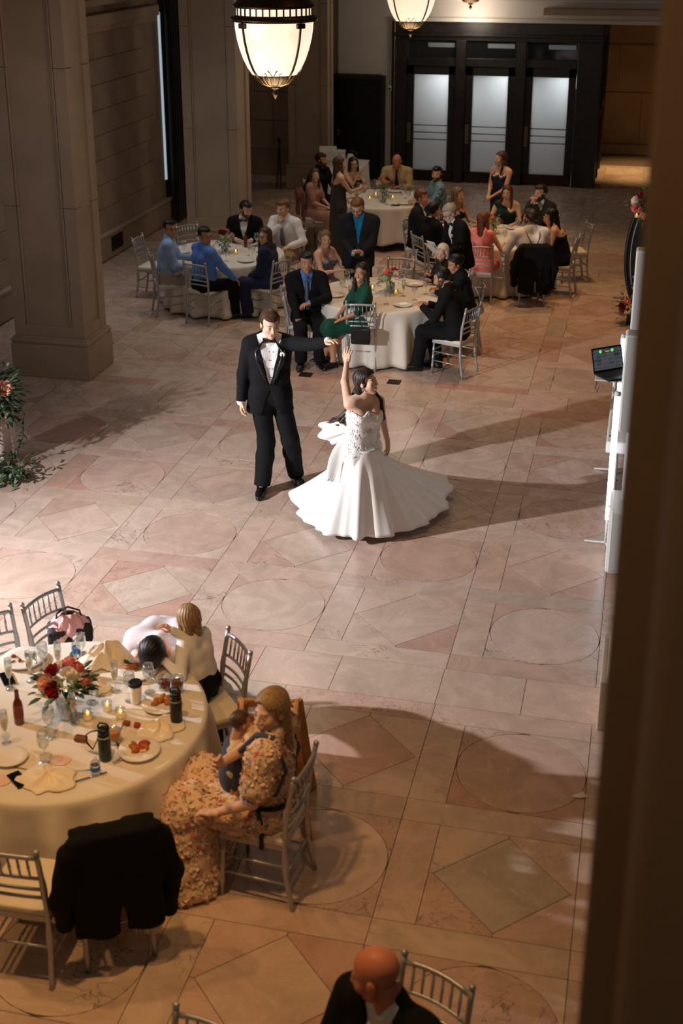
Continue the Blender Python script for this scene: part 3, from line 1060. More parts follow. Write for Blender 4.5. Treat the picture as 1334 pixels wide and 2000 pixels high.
    def foot(s, side, i=0.0):
        A = s.AL if side == 'L' else s.AR
        d = norm(s.footL if side == 'L' else s.footR)
        k = s.k * (.9 if s.fem else 1)
        lo = min(0.0, 0.0)
        fz = A[2] - .085
        heel = A - d * .035 * k; heel = V3(heel[0], heel[1], fz + .036 + d[2] * -.02)
        ball = A + d * .115 * k; ball = V3(ball[0], ball[1], fz + .028 + d[2] * .10)
        toe = A + d * .185 * k; toe = V3(toe[0], toe[1], fz + .022 + d[2] * .16)
        return [('c', A, heel, .040 * k + i, .033 * k + i), ('c', heel, ball, .033 * k + i, .034 * k + i), ('c', A, ball, .038 * k + i, .030 * k + i), ('c', ball, toe, .036 * k + i, .021 * k + i)]
    def neck(s, i=0.0):
        r = .056 * s.k * (.86 if s.fem else 1)
        return [('c', s.P3 - s.up2 * .02, s.headc + s.Rhead @ V3(0, -.03, -.07) * s.k, r + i + .004, r - .004 + i)]
    def loc(s, p):
        """torso coordinates: u right, v forward, w up along the spine from the pelvis"""
        q = p - A3(s.P0)
        return q @ A3(s.rt), q @ A3((s.fw + s.fw2) / 2), q @ A3(s.up)

def fold(p, amp, fr=18):
    return amp * (np.sin(p[:, 0] * fr + 2.1 * np.sin(p[:, 2] * fr * .6)) * np.sin(p[:, 2] * fr * .9 + 1.7 * np.sin(p[:, 1] * fr * .7)))

def necked(F, p, d, infl, top, k=.03):
    """carry the garment up the neck and trim it on a plane that drops to the front"""
    n = A3(norm(F.up2 * .9 + F.fw2 * .45))
    nk = smax(evalp(p, F.neck(infl), .01), (p - A3(F.P3)) @ n - top, .004)
    return smin(d, nk, k)

def jacket(F, m, root, h, name='jacket', hem=-.14, open_w=.20, vs=.20, vent=True, infl=.024):
    P = F.torso(infl)
    k = F.k
    if F.pose == 'stand':
        for sg in (-1, 1):
            o = F.rt * sg * k
            P.append(('c', F.P0 + o * .07, F.P0 + o * .08 - F.up * .16 * k, .118 * k + infl * .6, .118 * k + infl))
    arms = [F.arm('L', .017, cuff=-.012), F.arm('R', .017, cuff=-.012)]
    N = F.neck(.010)
    def fun(p):
        d = necked(F, p, evalp(p, P, .05), .016, .016)
        u, v, w = F.loc(p)
        if hem is not None:
            d = smax(d, hem * k - w, .008)
        if open_w is not None:
            wedge = np.maximum(np.abs(u) - vs * (w - open_w * k), -v + .02)
            wedge = np.maximum(wedge, -(w - open_w * k))
            d = smax(d, -wedge, .006)
            # front skirts cut away below the button
            sk = np.maximum(np.abs(u) - .35 * ((open_w - .03) * k - w), -v + .02)
            d = smax(d, -sk, .006)
        for a in arms:
            d = smin(d, evalp(p, a, .02), .03)
        return d + fold(p, .0035)
    lo, hi = bounds(P + arms[0] + arms[1], .03)
    return sdf_obj(name, fun, lo, hi, h, m, root)

def shirt(F, m, root, h, name='shirt', sleeves=1.0, hem=.02, infl=.012, collar=True, cuff=.002, amp=.003, arm_i=.011):
    P = F.torso(infl)
    k = F.k
    arms = [F.arm('L', arm_i, t=sleeves, cuff=cuff), F.arm('R', arm_i, t=sleeves, cuff=cuff)] if sleeves > 0 else []
    N = F.neck(.004)
    C = [('c', F.P3 - F.up2 * .0, F.P3 + F.up2 * .045 * k, .070 * k * (.88 if F.fem else 1), .066 * k * (.88 if F.fem else 1))]
    def fun(p):
        d = necked(F, p, evalp(p, P, .05), .010, .036 if collar else .008)
        u, v, w = F.loc(p)
        if hem is not None:
            d = smax(d, hem * k - w, .006)
        for a in arms:
            d = smin(d, evalp(p, a, .02), .025)
        if collar:
            vv = np.maximum(np.abs(u) - .5 * (w - .515 * k), -v)
            d = smax(d, -vv, .003)
        return d + fold(p, amp, 22)
    lo, hi = bounds(P + (arms[0] + arms[1] if arms else []), .03)
    return sdf_obj(name, fun, lo, hi, h, m, root)

def trousers(F, m, root, h, name='trousers', top=.12, loose=.022, infl=.020, cutz=.05):
    T = F.torso(infl)[:4]
    T = [q for q in F.torso(infl) if True][:1] + [F.torso(infl)[4]]
    k = F.k
    LL = F.leg('L', infl * .8, loose); LR = F.leg('R', infl * .8, loose)
    pel = [('c', F.HL, F.HR, .10 * k + infl, .10 * k + infl)] + T
    def fun(p):
        d = evalp(p, pel, .04)
        u, v, w = F.loc(p)
        d = smax(d, w - top * k, .006)
        d = smin(d, smin(evalp(p, LL, .03), evalp(p, LR, .03), .012), .03)
        for A, K in ((F.AL, F.KL), (F.AR, F.KR)):
            ax = norm(A - K)
            near = np.linalg.norm(p - A3(A), axis=1) < .2
            e = (p - A3(A)) @ A3(ax) - .01
            d = np.where(near, smax(d, e, .004), d)
        return d + fold(p, .004, 20)
    lo, hi = bounds(pel + LL + LR, .03)
    return sdf_obj(name, fun, lo, hi, h, m, root)

def shoes(F, m, root, h, name='shoe', infl=.009):
    for s in 'LR':
        P = F.foot(s, infl)
        A = F.AL if s == 'L' else F.AR
        def fun(p, P=P, A=A):
            d = evalp(p, P, .02)
            d = smax(d, (A[2] - .085 + .002) - p[:, 2], .004)
            return smax(d, p[:, 2] - (A[2] + .0), .004)
        lo, hi = bounds(P, .02)
        sdf_obj(name, fun, lo, hi, h, m, root)

def dress(F, m, root, h, name='dress', top='strap', sleeves=0.0, length=.45, flare=.05, infl=.012, amp=.004, straps=True, one=False, floor_len=False, puff=0.0):
    """fitted bodice with a skirt following the legs (or a flared standing skirt)"""
    k = F.k
    P = F.torso(infl)
    if F.pose == 'sit':
        S = []
        legs = []
        for s in 'LR':
            H, K, A = (F.HL, F.KL, F.AL) if s == 'L' else (F.HR, F.KR, F.AR)
            S.append(('c', H, K, .105 * k + infl, .075 * k + infl + flare * .3))
            e = K + (A - K) * min(1, length)
            if length > 0:
                S.append(('c', K, e, .075 * k + infl + flare * .3, .07 * k + infl + flare))
        S.append(('c', (F.HL + F.HR) / 2, (F.KL + F.KR) / 2, .10 * k + infl, .06 * k + infl))
    else:
        zb = F.P0[2] * (1 - length)
        S = [('c', F.P0 - V3(.05, 0, 0), V3(-.06, 0, zb), .11 * k + infl, .12 * k + flare), ('c', F.P0 + V3(.05, 0, 0), V3(.06, 0, zb), .11 * k + infl, .12 * k + flare)]
    arms = [F.arm('L', .016 + puff, t=sleeves), F.arm('R', .016 + puff, t=sleeves)] if sleeves > 0 else []
    bust = .40 * k
    def fun(p):
        d = evalp(p, P, .05)
        u, v, w = F.loc(p)
        if top in ('strap', 'strapless', 'one'):
            lim = bust - .05 * k * np.clip(-v / .1, 0, 1) + .018 * np.cos(u * 40) * (v > 0)
            if top == 'one':
                lim = lim + np.clip(u + .03, 0, .2) * 1.0
            d = smax(d, w - lim, .005)
        elif top == 'scoop':
            d = smax(d, -evalp(p, [('c', F.P3 + F.up2 * .06 + F.fw2 * .05, F.P3 + F.up2 * .02 + F.fw2 * .10, .085 * k, .075 * k)], 0), .005)
            d = necked(F, p, d, .012, -.02)
        elif top == 'high':
            d = necked(F, p, d, .012, .02)
        if top == 'strap':
            for sg in (-1, 1):
                a = F.P2 + F.rt * sg * .085 * k + F.fw2 * .10 * k + F.up2 * .05 * k
                b = F.sh + F.rt * sg * .115 * k + F.up2 * .058 * k
                c = F.P2 + F.rt * sg * .08 * k - F.fw2 * .10 * k + F.up2 * .02 * k
                d = smin(d, np.minimum(sd_cone(p, a, b, .013, .011), sd_cone(p, b, c, .011, .013)), .005)
        for a in arms:
            d = smin(d, evalp(p, a, .02), .025)
        sk = evalp(p, S, .07)
        fo = np.sin(np.arctan2(p[:, 0], p[:, 1] + .001) * 16 + p[:, 2] * 3) * amp * 2.0 if F.pose == 'stand' else fold(p, amp * 1.5, 22)
        d = smin(d, sk + fo, .04)
        if F.pose == 'stand':
            d = smax(d, zb - p[:, 2], .006)
        else:
            d = smax(d, .012 - p[:, 2], .004)
        return d + fold(p, amp * .6, 26)
    lo, hi = bounds(P + S + (arms[0] + arms[1] if arms else []), .04)
    return sdf_obj(name, fun, lo, hi, h, m, root)

def body(F, root, h, skin, hairc, lips=None, beard=None, smile=False, hh=.0045, hand_h=.0042, handL=(.35, None, None), handR=(.35, None, None), baldness=False, head_scale=1.0, feet=True):
    """one skin mesh: trunk, limbs, neck, head with face and two five-fingered hands"""
    sk = np.array(skin)
    P = F.torso(0.0)
    limbs = [F.arm('L'), F.arm('R'), F.leg('L'), F.leg('R')] + ([F.foot('L', -.004), F.foot('R', -.004)] if feet else [])
    N = F.neck()
    def fun(p):
        d = evalp(p, P, .05)
        d = smin(d, evalp(p, N, .02), .03)
        for a in limbs:
            d = smin(d, evalp(p, a, .02), .02)
        return d
    lo, hi = bounds(P + sum(limbs, []) + N, .02)
    V, Q = snets(fun, lo, hi, h)
    C = np.tile(sk.astype(f32), (len(V), 1))
    VV = [V]; QQ = [Q]; CC = [C]; n = len(V)
    hv, hq = head_template(F.sex, hh, smile)
    lp = lips or (sk[0] * .82, sk[1] * .52, sk[2] * .50)
    hc = head_colors(hv, skin, lin(HAIRC[hairc]), lp, beard=None if beard is None else lin(HAIRC[beard]), smile=smile)
    X = (hv * F.k * head_scale) @ F.Rhead.T + F.headc
    VV.append(X); QQ.append(hq + n); CC.append(hc); n += len(hv)
    for side, spec in (('L', handL), ('R', handR)):
        if spec is None: continue
        curl, fd, pn = spec[:3]
        tv, tq = hand_template(curl, hand_h, spec[3] if len(spec) > 3 else .12)
        E, W = (F.EL, F.WL) if side == 'L' else (F.ER, F.WR)
        y = norm(fd if fd is not None else W - E)
        z = -np.array(pn if pn is not None else (0, 0, -1), float)
        z = norm(z - y * (z @ y)); x = np.cross(y, z)
        tv = tv.copy()
        if side == 'L':
            tv[:, 0] *= -1; tq = tq[:, ::-1]
        sc = F.k * (.90 if F.fem else 1.0)
        X = (tv * sc) @ np.stack([x, y, z]) + W
        VV.append(X); QQ.append(tq + n); n += len(tv)
        CC.append(np.tile((sk * .98).astype(f32), (len(tv), 1)))
    return np_mesh('body', np.concatenate(VV), np.concatenate(QQ), SKIN_M, root, np.concatenate(CC))

def hair(F, root, style, color, h=.006, name='hair'):
    V, Q = hair_template(style, F.sex, h)
    V = (V * F.k) @ F.Rhead.T + F.headc
    return np_mesh(name, V, Q, hair_mat(color), root)

def hpt(F, v):
    return Vector((F.Rhead @ (np.array(v) * F.k) + F.headc).tolist())

def glasses(F, root, m=None):
    m = m or BLACK_P
    b = MB()
    for s in (-1, 1):
        pts = [hpt(F, (s * .032 + .021 * math.cos(a), .098 + .004 * math.cos(a) * -s, .004 + .016 * math.sin(a))) for a in [2 * PI * i / 14 for i in range(15)]]
        b.tube(pts, .0026, 6)
        b.tube([hpt(F, (s * .053, .094, .008)), hpt(F, (s * .078, .05, .008)), hpt(F, (s * .084, -.01, .004))], .0024, 6)
    b.tube([hpt(F, (-.011, .105, .008)), hpt(F, (.011, .105, .008))], .0024, 6)
    return b.build('glasses', m, root, smooth=True)

def tie(F, root, m, length=.36, infl=.026):
    """necktie lying on the shirt front"""
    k = F.k
    b = MB()
    pts = []
    rads = []
    for t, r in ((0, .016), (.06, .013), (.3, .024), (.75, .036), (.95, .034), (1, .004)):
        w = .505 - length * t
        up = F.P0 + F.up * w * k if w < .36 else F.P2 + F.up2 * (w - .36) * k
        dep = (.108 if not F.fem else .1) + infl - .030 * max(0, (w - .40) / .12)
        pts.append(Vector((up + F.fw2 * dep * k).tolist())); rads.append(r * k)
    vs = []; fs = []
    rt = Vector(F.rt.tolist()); fw = Vector(F.fw2.tolist())
    for p, r in zip(pts, rads):
        vs += [p - rt * r, p + fw * .008, p + rt * r, p - fw * .004]
    for i in range(len(pts) - 1):
        for q in range(4):
            a = i * 4 + q; c = i * 4 + (q + 1) % 4
            fs.append((a, c, c + 4, a + 4))
    b.add(vs, fs)
    kn = Vector((F.P3 - F.up2 * .012 * k + F.fw2 * .085 * k).tolist())
    b.sphere(kn, (.02 * k, .014 * k, .02 * k), 8)
    return b.build('tie', m, root, smooth=True)

def bowtie(F, root, m):
    k = F.k
    c = Vector((F.P3 + F.up2 * .008 * k + F.fw2 * .088 * k).tolist())
    rt = Vector(F.rt.tolist()); up = Vector(F.up2.tolist()); fw = Vector(F.fw2.tolist())
    b = MB()
    for s in (-1, 1):
        vs = []
        for dz in (-1, 1):
            for dy in (-1, 1):
                vs.append(c + rt * s * .006 + up * dz * .010 * k + fw * dy * .006)
        for dz in (-1, 1):
            for dy in (-1, 1):
                vs.append(c + rt * s * .058 * k + up * dz * .026 * k + fw * (dy * .009 - .01))
        b.add(vs, [(0, 1, 3, 2), (4, 6, 7, 5), (0, 4, 5, 1), (2, 3, 7, 6), (0, 2, 6, 4), (1, 5, 7, 3)])
    b.sphere(c + fw * .003, (.012 * k, .011 * k, .013 * k), 8)
    return b.build('bow_tie', m, root)

# fabrics
SUIT_BLK = cloth('black_suit_wool', (19, 18, 20), .85, sheen=0, spec=.2)
SUIT_CHAR = cloth('charcoal_suit_wool', (31, 31, 35), .85, sheen=0, spec=.2)
SUIT_NAVY = cloth('navy_suit_wool', (32, 36, 52), .82)
SHIRT_W = cloth('white_shirt_cotton', (236, 233, 232), .8)
SHIRT_LB = cloth('light_blue_shirt', (140, 165, 205), .8)
SHIRT_MB = cloth('cornflower_shirt', (88, 130, 205), .8)
SHIRT_AZ = cloth('azure_shirt', (22, 128, 186), .8)
SHIRT_BG = cloth('beige_shirt', (196, 164, 118), .85)
SHIRT_BK = cloth('black_shirt', (20, 21, 27), .85, sheen=0, spec=.2)
TR_BLK = cloth('black_trousers', (18, 18, 20), .85, sheen=0, spec=.2)
TR_KH = cloth('khaki_trousers', (150, 125, 88), .85)
TR_GR = cloth('grey_trousers', (158, 150, 140), .85)
SATIN_BK = mat('black_satin', (24, 24, 28), .3, noise=.1, scale=20)
SHOE_BK = mat('black_leather', (18, 17, 17), .25, spec=.6)
SHOE_BR = mat('brown_leather', (88, 48, 30), .4)
def stripes_mat(name, a, b, scale, direction='X', rough=.8):
    m = bpy.data.materials.new(name)
    nt, bs = nodes_of(m)
    tc = nt.nodes.new('ShaderNodeTexCoord'); w = nt.nodes.new('ShaderNodeTexWave')
    w.inputs['Scale'].default_value = scale; w.inputs['Distortion'].default_value = 0; w.bands_direction = direction
    r = nt.nodes.new('ShaderNodeValToRGB'); r.color_ramp.elements[0].position = .4; r.color_ramp.elements[1].position = .6
    r.color_ramp.elements[0].color = lin(a) + (1,); r.color_ramp.elements[1].color = lin(b) + (1,)
    nt.links.new(tc.outputs['Object'], w.inputs['Vector']); nt.links.new(w.outputs['Fac'], r.inputs[0]); nt.links.new(r.outputs[0], bs.inputs['Base Color'])
    bs.inputs['Roughness'].default_value = rough
    return m
def floral_mat(name, ground, spots, scale=14, rough=.85, dens=.45):
    m = bpy.data.materials.new(name)
    nt, bs = nodes_of(m)
    tc = nt.nodes.new('ShaderNodeTexCoord')
    last = None
    c = nt.nodes.new('ShaderNodeRGB'); c.outputs[0].default_value = lin(ground) + (1,)
    last = c.outputs[0]
    for i, s in enumerate(spots):
        mp = nt.nodes.new('ShaderNodeMapping'); mp.inputs['Location'].default_value = (i * 3.7, i * 1.9, i * 5.1)
        n = nt.nodes.new('ShaderNodeTexNoise'); n.inputs['Scale'].default_value = scale * (1 + .25 * i); n.inputs['Detail'].default_value = 3; n.inputs['Distortion'].default_value = .8
        r = nt.nodes.new('ShaderNodeValToRGB'); r.color_ramp.elements[0].position = 1 - dens + .03; r.color_ramp.elements[1].position = 1 - dens + .07
        mx = nt.nodes.new('ShaderNodeMixRGB'); mx.inputs[2].default_value = lin(s) + (1,)
        nt.links.new(tc.outputs['Object'], mp.inputs[0]); nt.links.new(mp.outputs[0], n.inputs['Vector']); nt.links.new(n.outputs['Fac'], r.inputs[0])
        nt.links.new(r.outputs[0], mx.inputs[0]); nt.links.new(last, mx.inputs[1]); last = mx.outputs[0]
    nt.links.new(last, bs.inputs['Base Color'])
    bs.inputs['Roughness'].default_value = rough
    return m

def place(root, F, top, facing):
    """root so that the crown of the head stands at the world point 'top' (x, y)"""
    c, s = math.cos(facing), math.sin(facing)
    hx, hy = F.headc[0], F.headc[1]
    root.location = (top[0] - (c * hx - s * hy), top[1] - (s * hx + c * hy), 0)
    root.rotation_euler = (0, 0, facing)
# ------------------------------------------------------------------ chiavari chairs, tables
SILVER = mat('silver_painted_metal', (176, 176, 178), .36, metal=.55, noise=.05, scale=30, spec=.5)
CUSHION = mat('ivory_cushion_fabric', (226, 214, 196), .8, noise=.04, scale=12, bump=.1, bscale=60)
def turned(b, p0, p1, r, n=8, rings=3):
    """bamboo-turned rod with raised rings"""
    p0 = Vector(p0); p1 = Vector(p1)
    pts = []; rad = []
    N = 2 + rings * 4
    ts = [0.0]
    rs = [r * .85]
    for i in range(rings):
        t = (i + 1) / (rings + 1)
        for dt, rr in ((-.035, 1.0), (-.012, 1.32), (.012, 1.32), (.035, 1.0)):
            ts.append(t + dt); rs.append(r * rr)
    ts.append(1.0); rs.append(r * .85)
    b.tube([p0.lerp(p1, t) for t in ts], rs, n)
    return b
CH_W, CH_D, CH_S, CH_H = .40, .40, .44, .92
def make_chair():
    t = thing('banquet_chair', 'silver chiavari banquet chair', 'chair')
    # front legs
    for s in (-1, 1):
        turned(MB(), (s * .185, .185, CH_S - .02), (s * .195, .205, 0), .0145).build('leg', SILVER, t, smooth=True)
    # rear posts: leg and back upright in one sweep, knobbed top
    for s in (-1, 1):
        pts = [(s * .185, -.235, 0), (s * .18, -.195, .22), (s * .178, -.185, .44), (s * .178, -.205, .66), (s * .180, -.25, .89)]
        b = MB()
        fine = []
        for i in range(len(pts) - 1):
            for q in range(4):
                fine.append(Vector(pts[i]).lerp(Vector(pts[i + 1]), q / 4))
        fine.append(Vector(pts[-1]))
        rr = [.0155 * (1.28 if i in (5, 6, 11, 12) else 1.0) for i in range(len(fine))]
        b.tube(fine, rr, 8)
        b.sphere((s * .180, -.253, .905), .018, 8)
        b.build('back_post', SILVER, t, smooth=True)
    def by(z): return -.185 - .065 * max(0, (z - .44) / .45) ** 1.2
    def rail(z, r, bow=.02):
        pts = [(-.178 + .356 * i / 6, by(z) - bow * (1 - (2 * i / 6 - 1) ** 2), z + .012 * (1 - (2 * i / 6 - 1) ** 2)) for i in range(7)]
        return MB().tube(pts, r, 8, flat=1.3)
    tr_ = rail(.862, .011).build('top_rail', SILVER, t, smooth=True)
    for z in (.715, .635, .575):
        rail(z, .0085).build('back_rail', SILVER, t, smooth=True)
    for i in range(6):
        x = -.125 + .25 * i / 5
        bow = .02 * (1 - (x / .178) ** 2)
        turned(MB(), (x, by(.72) - bow, .725), (x, by(.86) - bow, .868), .0075, 6, 1).build('spindle', SILVER, tr_, smooth=True)
    # seat frame and cushion
    b = MB()
    pl = [(-.20, .205), (.20, .205), (.185, -.19), (-.185, -.19)]
    b.prism(pl[::-1], CH_S - .035, CH_S)
    b.build('seat_frame', SILVER, t)
    c = MB().box((0, .005, CH_S + .02), (.39, .39, .045), bev=.02)
    c.build('cushion', CUSHION, t, smooth=True)
    # stretchers
    for s in (-1, 1):
        for z in (.17, .29):
            turned(MB(), (s * .187, .195, z), (s * .182, -.20, z), .008, 6, 1).build('side_stretcher', SILVER, t, smooth=True)
    for z in (.23, .31):
        turned(MB(), (-.19, .195, z), (.19, .195, z), .008, 6, 2).build('front_stretcher', SILVER, t, smooth=True)
    turned(MB(), (-.182, -.20, .25), (.182, -.20, .25), .008, 6, 2).build('rear_stretcher', SILVER, t, smooth=True)
    return t
CHAIR0 = make_chair()
CHILD[CHAIR0.name] = list(CHAIR0.children)
for _c in CHAIR0.children:
    CHILD[_c.name] = list(_c.children)
    for _d in _c.children: CHILD[_d.name] = []
_chair_used = [False]
def chair(x, y, rz, label, group='silver banquet chairs around the round tables'):
    """rz: direction the sitter faces"""
    if not _chair_used[0]:
        _chair_used[0] = True
        CHAIR0.location = (x, y, 0); CHAIR0.rotation_euler = (0, 0, rz)
        CHAIR0['label'] = label; CHAIR0['group'] = group
        return CHAIR0
    return copy_tree(CHAIR0, (x, y, 0), rz, label, group)
def face(dx, dy): return math.atan2(-dx, dy)

LINEN = mat('ivory_table_linen', (226, 218, 206), .75, noise=.03, scale=6, bump=.1, bscale=50, sheen=.1)
def round_table(cx, cy, label, clabel, r=.87, hem=.03, seed=1, nf=15):
    t = thing('round_table', label, 'table', (cx, cy, 0), 0, 'round banquet tables')
    MB().lathe([(0, .72), (r - .02, .72), (r - .01, .735), (r - .02, .745), (0, .745)], 48).build('tabletop', mat('plywood_top', (150, 118, 84), .6, noise=.1, scale=10), t, smooth=False)
    for k in range(4):
        a = PI / 4 + k * PI / 2
        MB().tube([(.5 * math.cos(a), .5 * math.sin(a), .72), (.56 * math.cos(a), .56 * math.sin(a), 0.0)], .016, 8).build('leg', SILVER, t, smooth=True)
    rnd = random.Random(seed)
    n = 180
    ph = [rnd.uniform(0, 6.28) for _ in range(4)]
    rings = [(0, .7478), (.3, .7478), (.6, .7478), (r - .06, .7478), (r - .02, .7478), (r, .744), (r + .010, .730), (r + .014, .70)]
    nz = 12
    for i in range(1, nz + 1):
        rings.append((r + .014, .70 - (.70 - hem) * i / nz))
    vs = []; fs = []
    for (rr, z) in rings:
        for k in range(n):
            a = 2 * PI * k / n
            q = max(0, (.70 - z) / .70)
            amp = (.075 if hem > .15 else .055) * q ** .7
            w = math.sin(nf * a + ph[0] + .8 * math.sin(3 * a + ph[1])) + .45 * math.sin((nf * 2 - 3) * a + ph[2])
            rad = rr + amp * w + .045 * q
            zz = z + (.035 * math.sin(4 * a + ph[3]) * q if hem > .1 else 0)
            vs.append((rad * math.cos(a), rad * math.sin(a), zz))
    for i in range(len(rings) - 1):
        for k in range(n):
            a = i * n + k; b = i * n + (k + 1) % n
            fs.append((a, a + n, b + n, b) if False else (a, b, b + n, a + n))
    o = MB().add(vs, fs).build('tablecloth', LINEN, None, smooth=True, loc=(cx, cy, 0))
    sm = o.modifiers.new('thickness', 'SOLIDIFY'); sm.thickness = .003; sm.offset = 1
    tag(o, clabel, 'tablecloth', 'ivory tablecloths')
    return t
T1 = (-3.24, 6.30); T2 = (-3.27, 16.2); T3 = (-5.97, 17.85); T4 = (-4.52, 22.3); T5 = (-2.2, 19.85)
round_table(*T1, 'round table strewn with plates and glasses in the foreground', 'ivory cloth on the cluttered foreground table', hem=.20, seed=3)
round_table(*T2, 'round table directly behind the groom and bride', 'ivory cloth on the table behind the bride', seed=5)
round_table(*T3, 'round table beside the stone piers where two men in blue shirts sit', 'ivory cloth on the table of the two blue shirts', seed=7)
round_table(*T4, 'round table furthest back, before the dark door', 'ivory cloth hanging short on the furthest table', seed=9, hem=.12)
round_table(*T5, 'round table at right where the man with braces sits', 'ivory cloth on the table of the man with braces', seed=11)
# ------------------------------------------------------------------ people
def W(F, root, p):
    """world point -> figure coordinates"""
    M = Matrix.Translation(root.location) @ Matrix.Rotation(root.rotation_euler[2], 4, 'Z')
    return M.inverted() @ Vector(p)

def person(label, top, fx, sex='m', h=1.76, pose='sit', skin='light', hairs=('short', 'brown'), beard=None, smile=False, hres=.0066, gres=.0155, bres=.025,
           glass=False, handL=(.4, None, None), handR=(.4, None, None), group='wedding guests', head=(0, 0, 0), world_head=None, outfit=None, **kw):
    """build one person; fx = facing direction, world_head = direction the head looks to"""
    fac = face(*fx)
    if world_head is not None:
        hy = math.degrees(face(*world_head) - fac)
        hy = (hy + 180) % 360 - 180
        head = (max(-85, min(85, hy)), head[1], head[2])
    root = thing('person', label, 'person', (0, 0, 0), 0, group)
    WHO.append((label, top))
    F = Fig(h=h, sex=sex, pose=pose, head=head, **kw)
    place(root, F, top, fac)
    body(F, root, bres, SKINS[skin], hairs[1] if hairs else 'grey', beard=beard, smile=smile, hh=hres, hand_h=.0066, handL=handL, handR=handR)
    if hairs: hair(F, root, hairs[0], hairs[1], h=.0095 if hres > .0052 else .0065)
    if glass: glasses(F, root)
    o = outfit or {}
    k = o.get('kind'); sh_ = root
    if k == 'suit':
        sh_ = shirt(F, o.get('shirt', SHIRT_W), root, gres, hem=.02)
        jacket(F, o.get('jacket', SUIT_BLK), root, gres, hem=-.13 if pose == 'stand' else -.07)
        trousers(F, o.get('trousers', TR_BLK), root, gres)
        shoes(F, o.get('shoe', SHOE_BK), root, .0125)
    elif k == 'shirt':
        sh_ = shirt(F, o.get('shirt', SHIRT_W), root, gres, hem=o.get('hem', -.02), infl=.016, sleeves=o.get('sleeves', 1.0), amp=.005, arm_i=.015)
        trousers(F, o.get('trousers', TR_BLK), root, gres)
        shoes(F, o.get('shoe', SHOE_BK), root, .0125)
    elif k == 'dress':
        dress(F, o['mat'], root, gres, top=o.get('top', 'strap'), sleeves=o.get('sleeves', 0), length=o.get('length', .45), flare=o.get('flare', .05), amp=o.get('amp', .004))
        shoes(F, o.get('shoe', SHOE_BK), root, .0125)
    elif k == 'pantsuit':
        shirt(F, o['mat'], root, gres, hem=-.10, infl=.018, amp=.005, collar=False, arm_i=.016)
        trousers(F, o.get('trousers', o['mat']), root, gres, loose=.035)
        shoes(F, o.get('shoe', SHOE_BK), root, .0125)
    if 'tie' in o: tie(F, sh_, o['tie'], infl=.020 if k == 'suit' else .022)
    if o.get('bow'): bowtie(F, sh_, SATIN_BK)
    return root, F

WHO = []
def seat_chair(root, F, rz, label, back=.05):
    """chair under a seated person, turned to rz"""
    p = root.matrix_basis @ Vector((0, 0, 0)) if False else root.location
    dx, dy = -math.sin(rz), math.cos(rz)
    return chair(p[0] + dx * back, p[1] + dy * back, rz, label)

def toT(p, T): return (T[0] - p[0], T[1] - p[1])
TIE_GR = mat('grey_tie_silk', (84, 84, 90), .5); TIE_BK = mat('black_tie_silk', (20, 20, 22), .5)
TIE_PL = stripes_mat('plaid_blue_tie', (44, 60, 110), (150, 160, 190), 14, 'DIAGONAL')
CAST = {}
# --- table beside the stone piers
p = (-6.52, 17.12)
r, F = person('seated man in light blue shirt and pale grey trousers, glasses, at far left', p, (.95, .30), h=1.80, skin='tan', hairs=('short', 'black'), glass=True, world_head=(.75, -.65),
              outfit=dict(kind='shirt', shirt=SHIRT_LB, trousers=TR_GR), rh=(.10, .36, .70), lh=(-.08, .40, .80), lean=8, wide=1.06, belly=.02, legs=dict(AL=(-.16, .36, .085), AR=(.10, .46, .085)))
seat_chair(r, F, face(.85, .5), 'silver chair under the man in light blue shirt at far left')
p = (-5.90, 16.83)
r, F = person('seated man in cornflower blue shirt and black trousers, his back turned, glasses', p, (.62, .75), h=1.76, skin='tan', hairs=('short', 'black'), glass=True, world_head=(.75, -.55),
              outfit=dict(kind='shirt', shirt=SHIRT_MB, trousers=TR_BLK), rh=(.20, .40, .60), lh=(-.12, .42, .62), lean=4, wide=1.08, belly=.03)
seat_chair(r, F, face(.25, 1), 'silver chair under the man in cornflower blue shirt, back to the camera')
p = (-5.14, 17.16)
NAVY_S = cloth('navy_pantsuit', (34, 40, 66), .8)
r, F = person('seated woman in navy suit with long brown hair and glasses', p, (-.9, .1), sex='f', h=1.68, skin='light', hairs=('long', 'brown'), glass=True, world_head=(-.35, -.9),
              outfit=dict(kind='pantsuit', mat=NAVY_S), rh=(.05, .30, .62), lh=(-.05, .30, .62), lean=8, legs=dict(KL=(-.10, .42, .52), KR=(.08, .42, .52), AL=(-.08, .34, .085), AR=(.08, .44, .085)))
seat_chair(r, F, face(-.9, .45), 'silver chair under the woman in navy suit')
p = (-5.88, 18.68)
r, F = person('bearded man in black tuxedo with bow tie behind the flowers', p, (.10, -1), h=1.78, skin='light', hairs=('short', 'black'), beard='black', world_head=(.75, -.6), head=(0, -14, 0),
              outfit=dict(kind='suit', bow=True), rh=(.10, .32, .80), lh=(-.15, .34, .80), lean=10, wide=1.05)
seat_chair(r, F, face(-.1, -1), 'silver chair hidden behind the bearded man in tuxedo')
p = (-5.32, 18.74)
r, F = person('man in white shirt and blue plaid tie resting hand at his chin', p, (-.25, -1), h=1.85, skin='fair', hairs=('short', 'ginger'), world_head=(-.35, -.9), head=(0, -6, 0),
              outfit=dict(kind='shirt', shirt=SHIRT_W, trousers=TR_KH, tie=TIE_PL), rh=(-.03, .30, 1.03), lh=(-.26, .40, .76), lean=10, handR=(.8, (-.1, .2, 1), (0, -1, 0)), re=(.8, .3, -.8))
seat_chair(r, F, face(-.4, -1), 'silver chair behind the man in white shirt, tan coat over it')
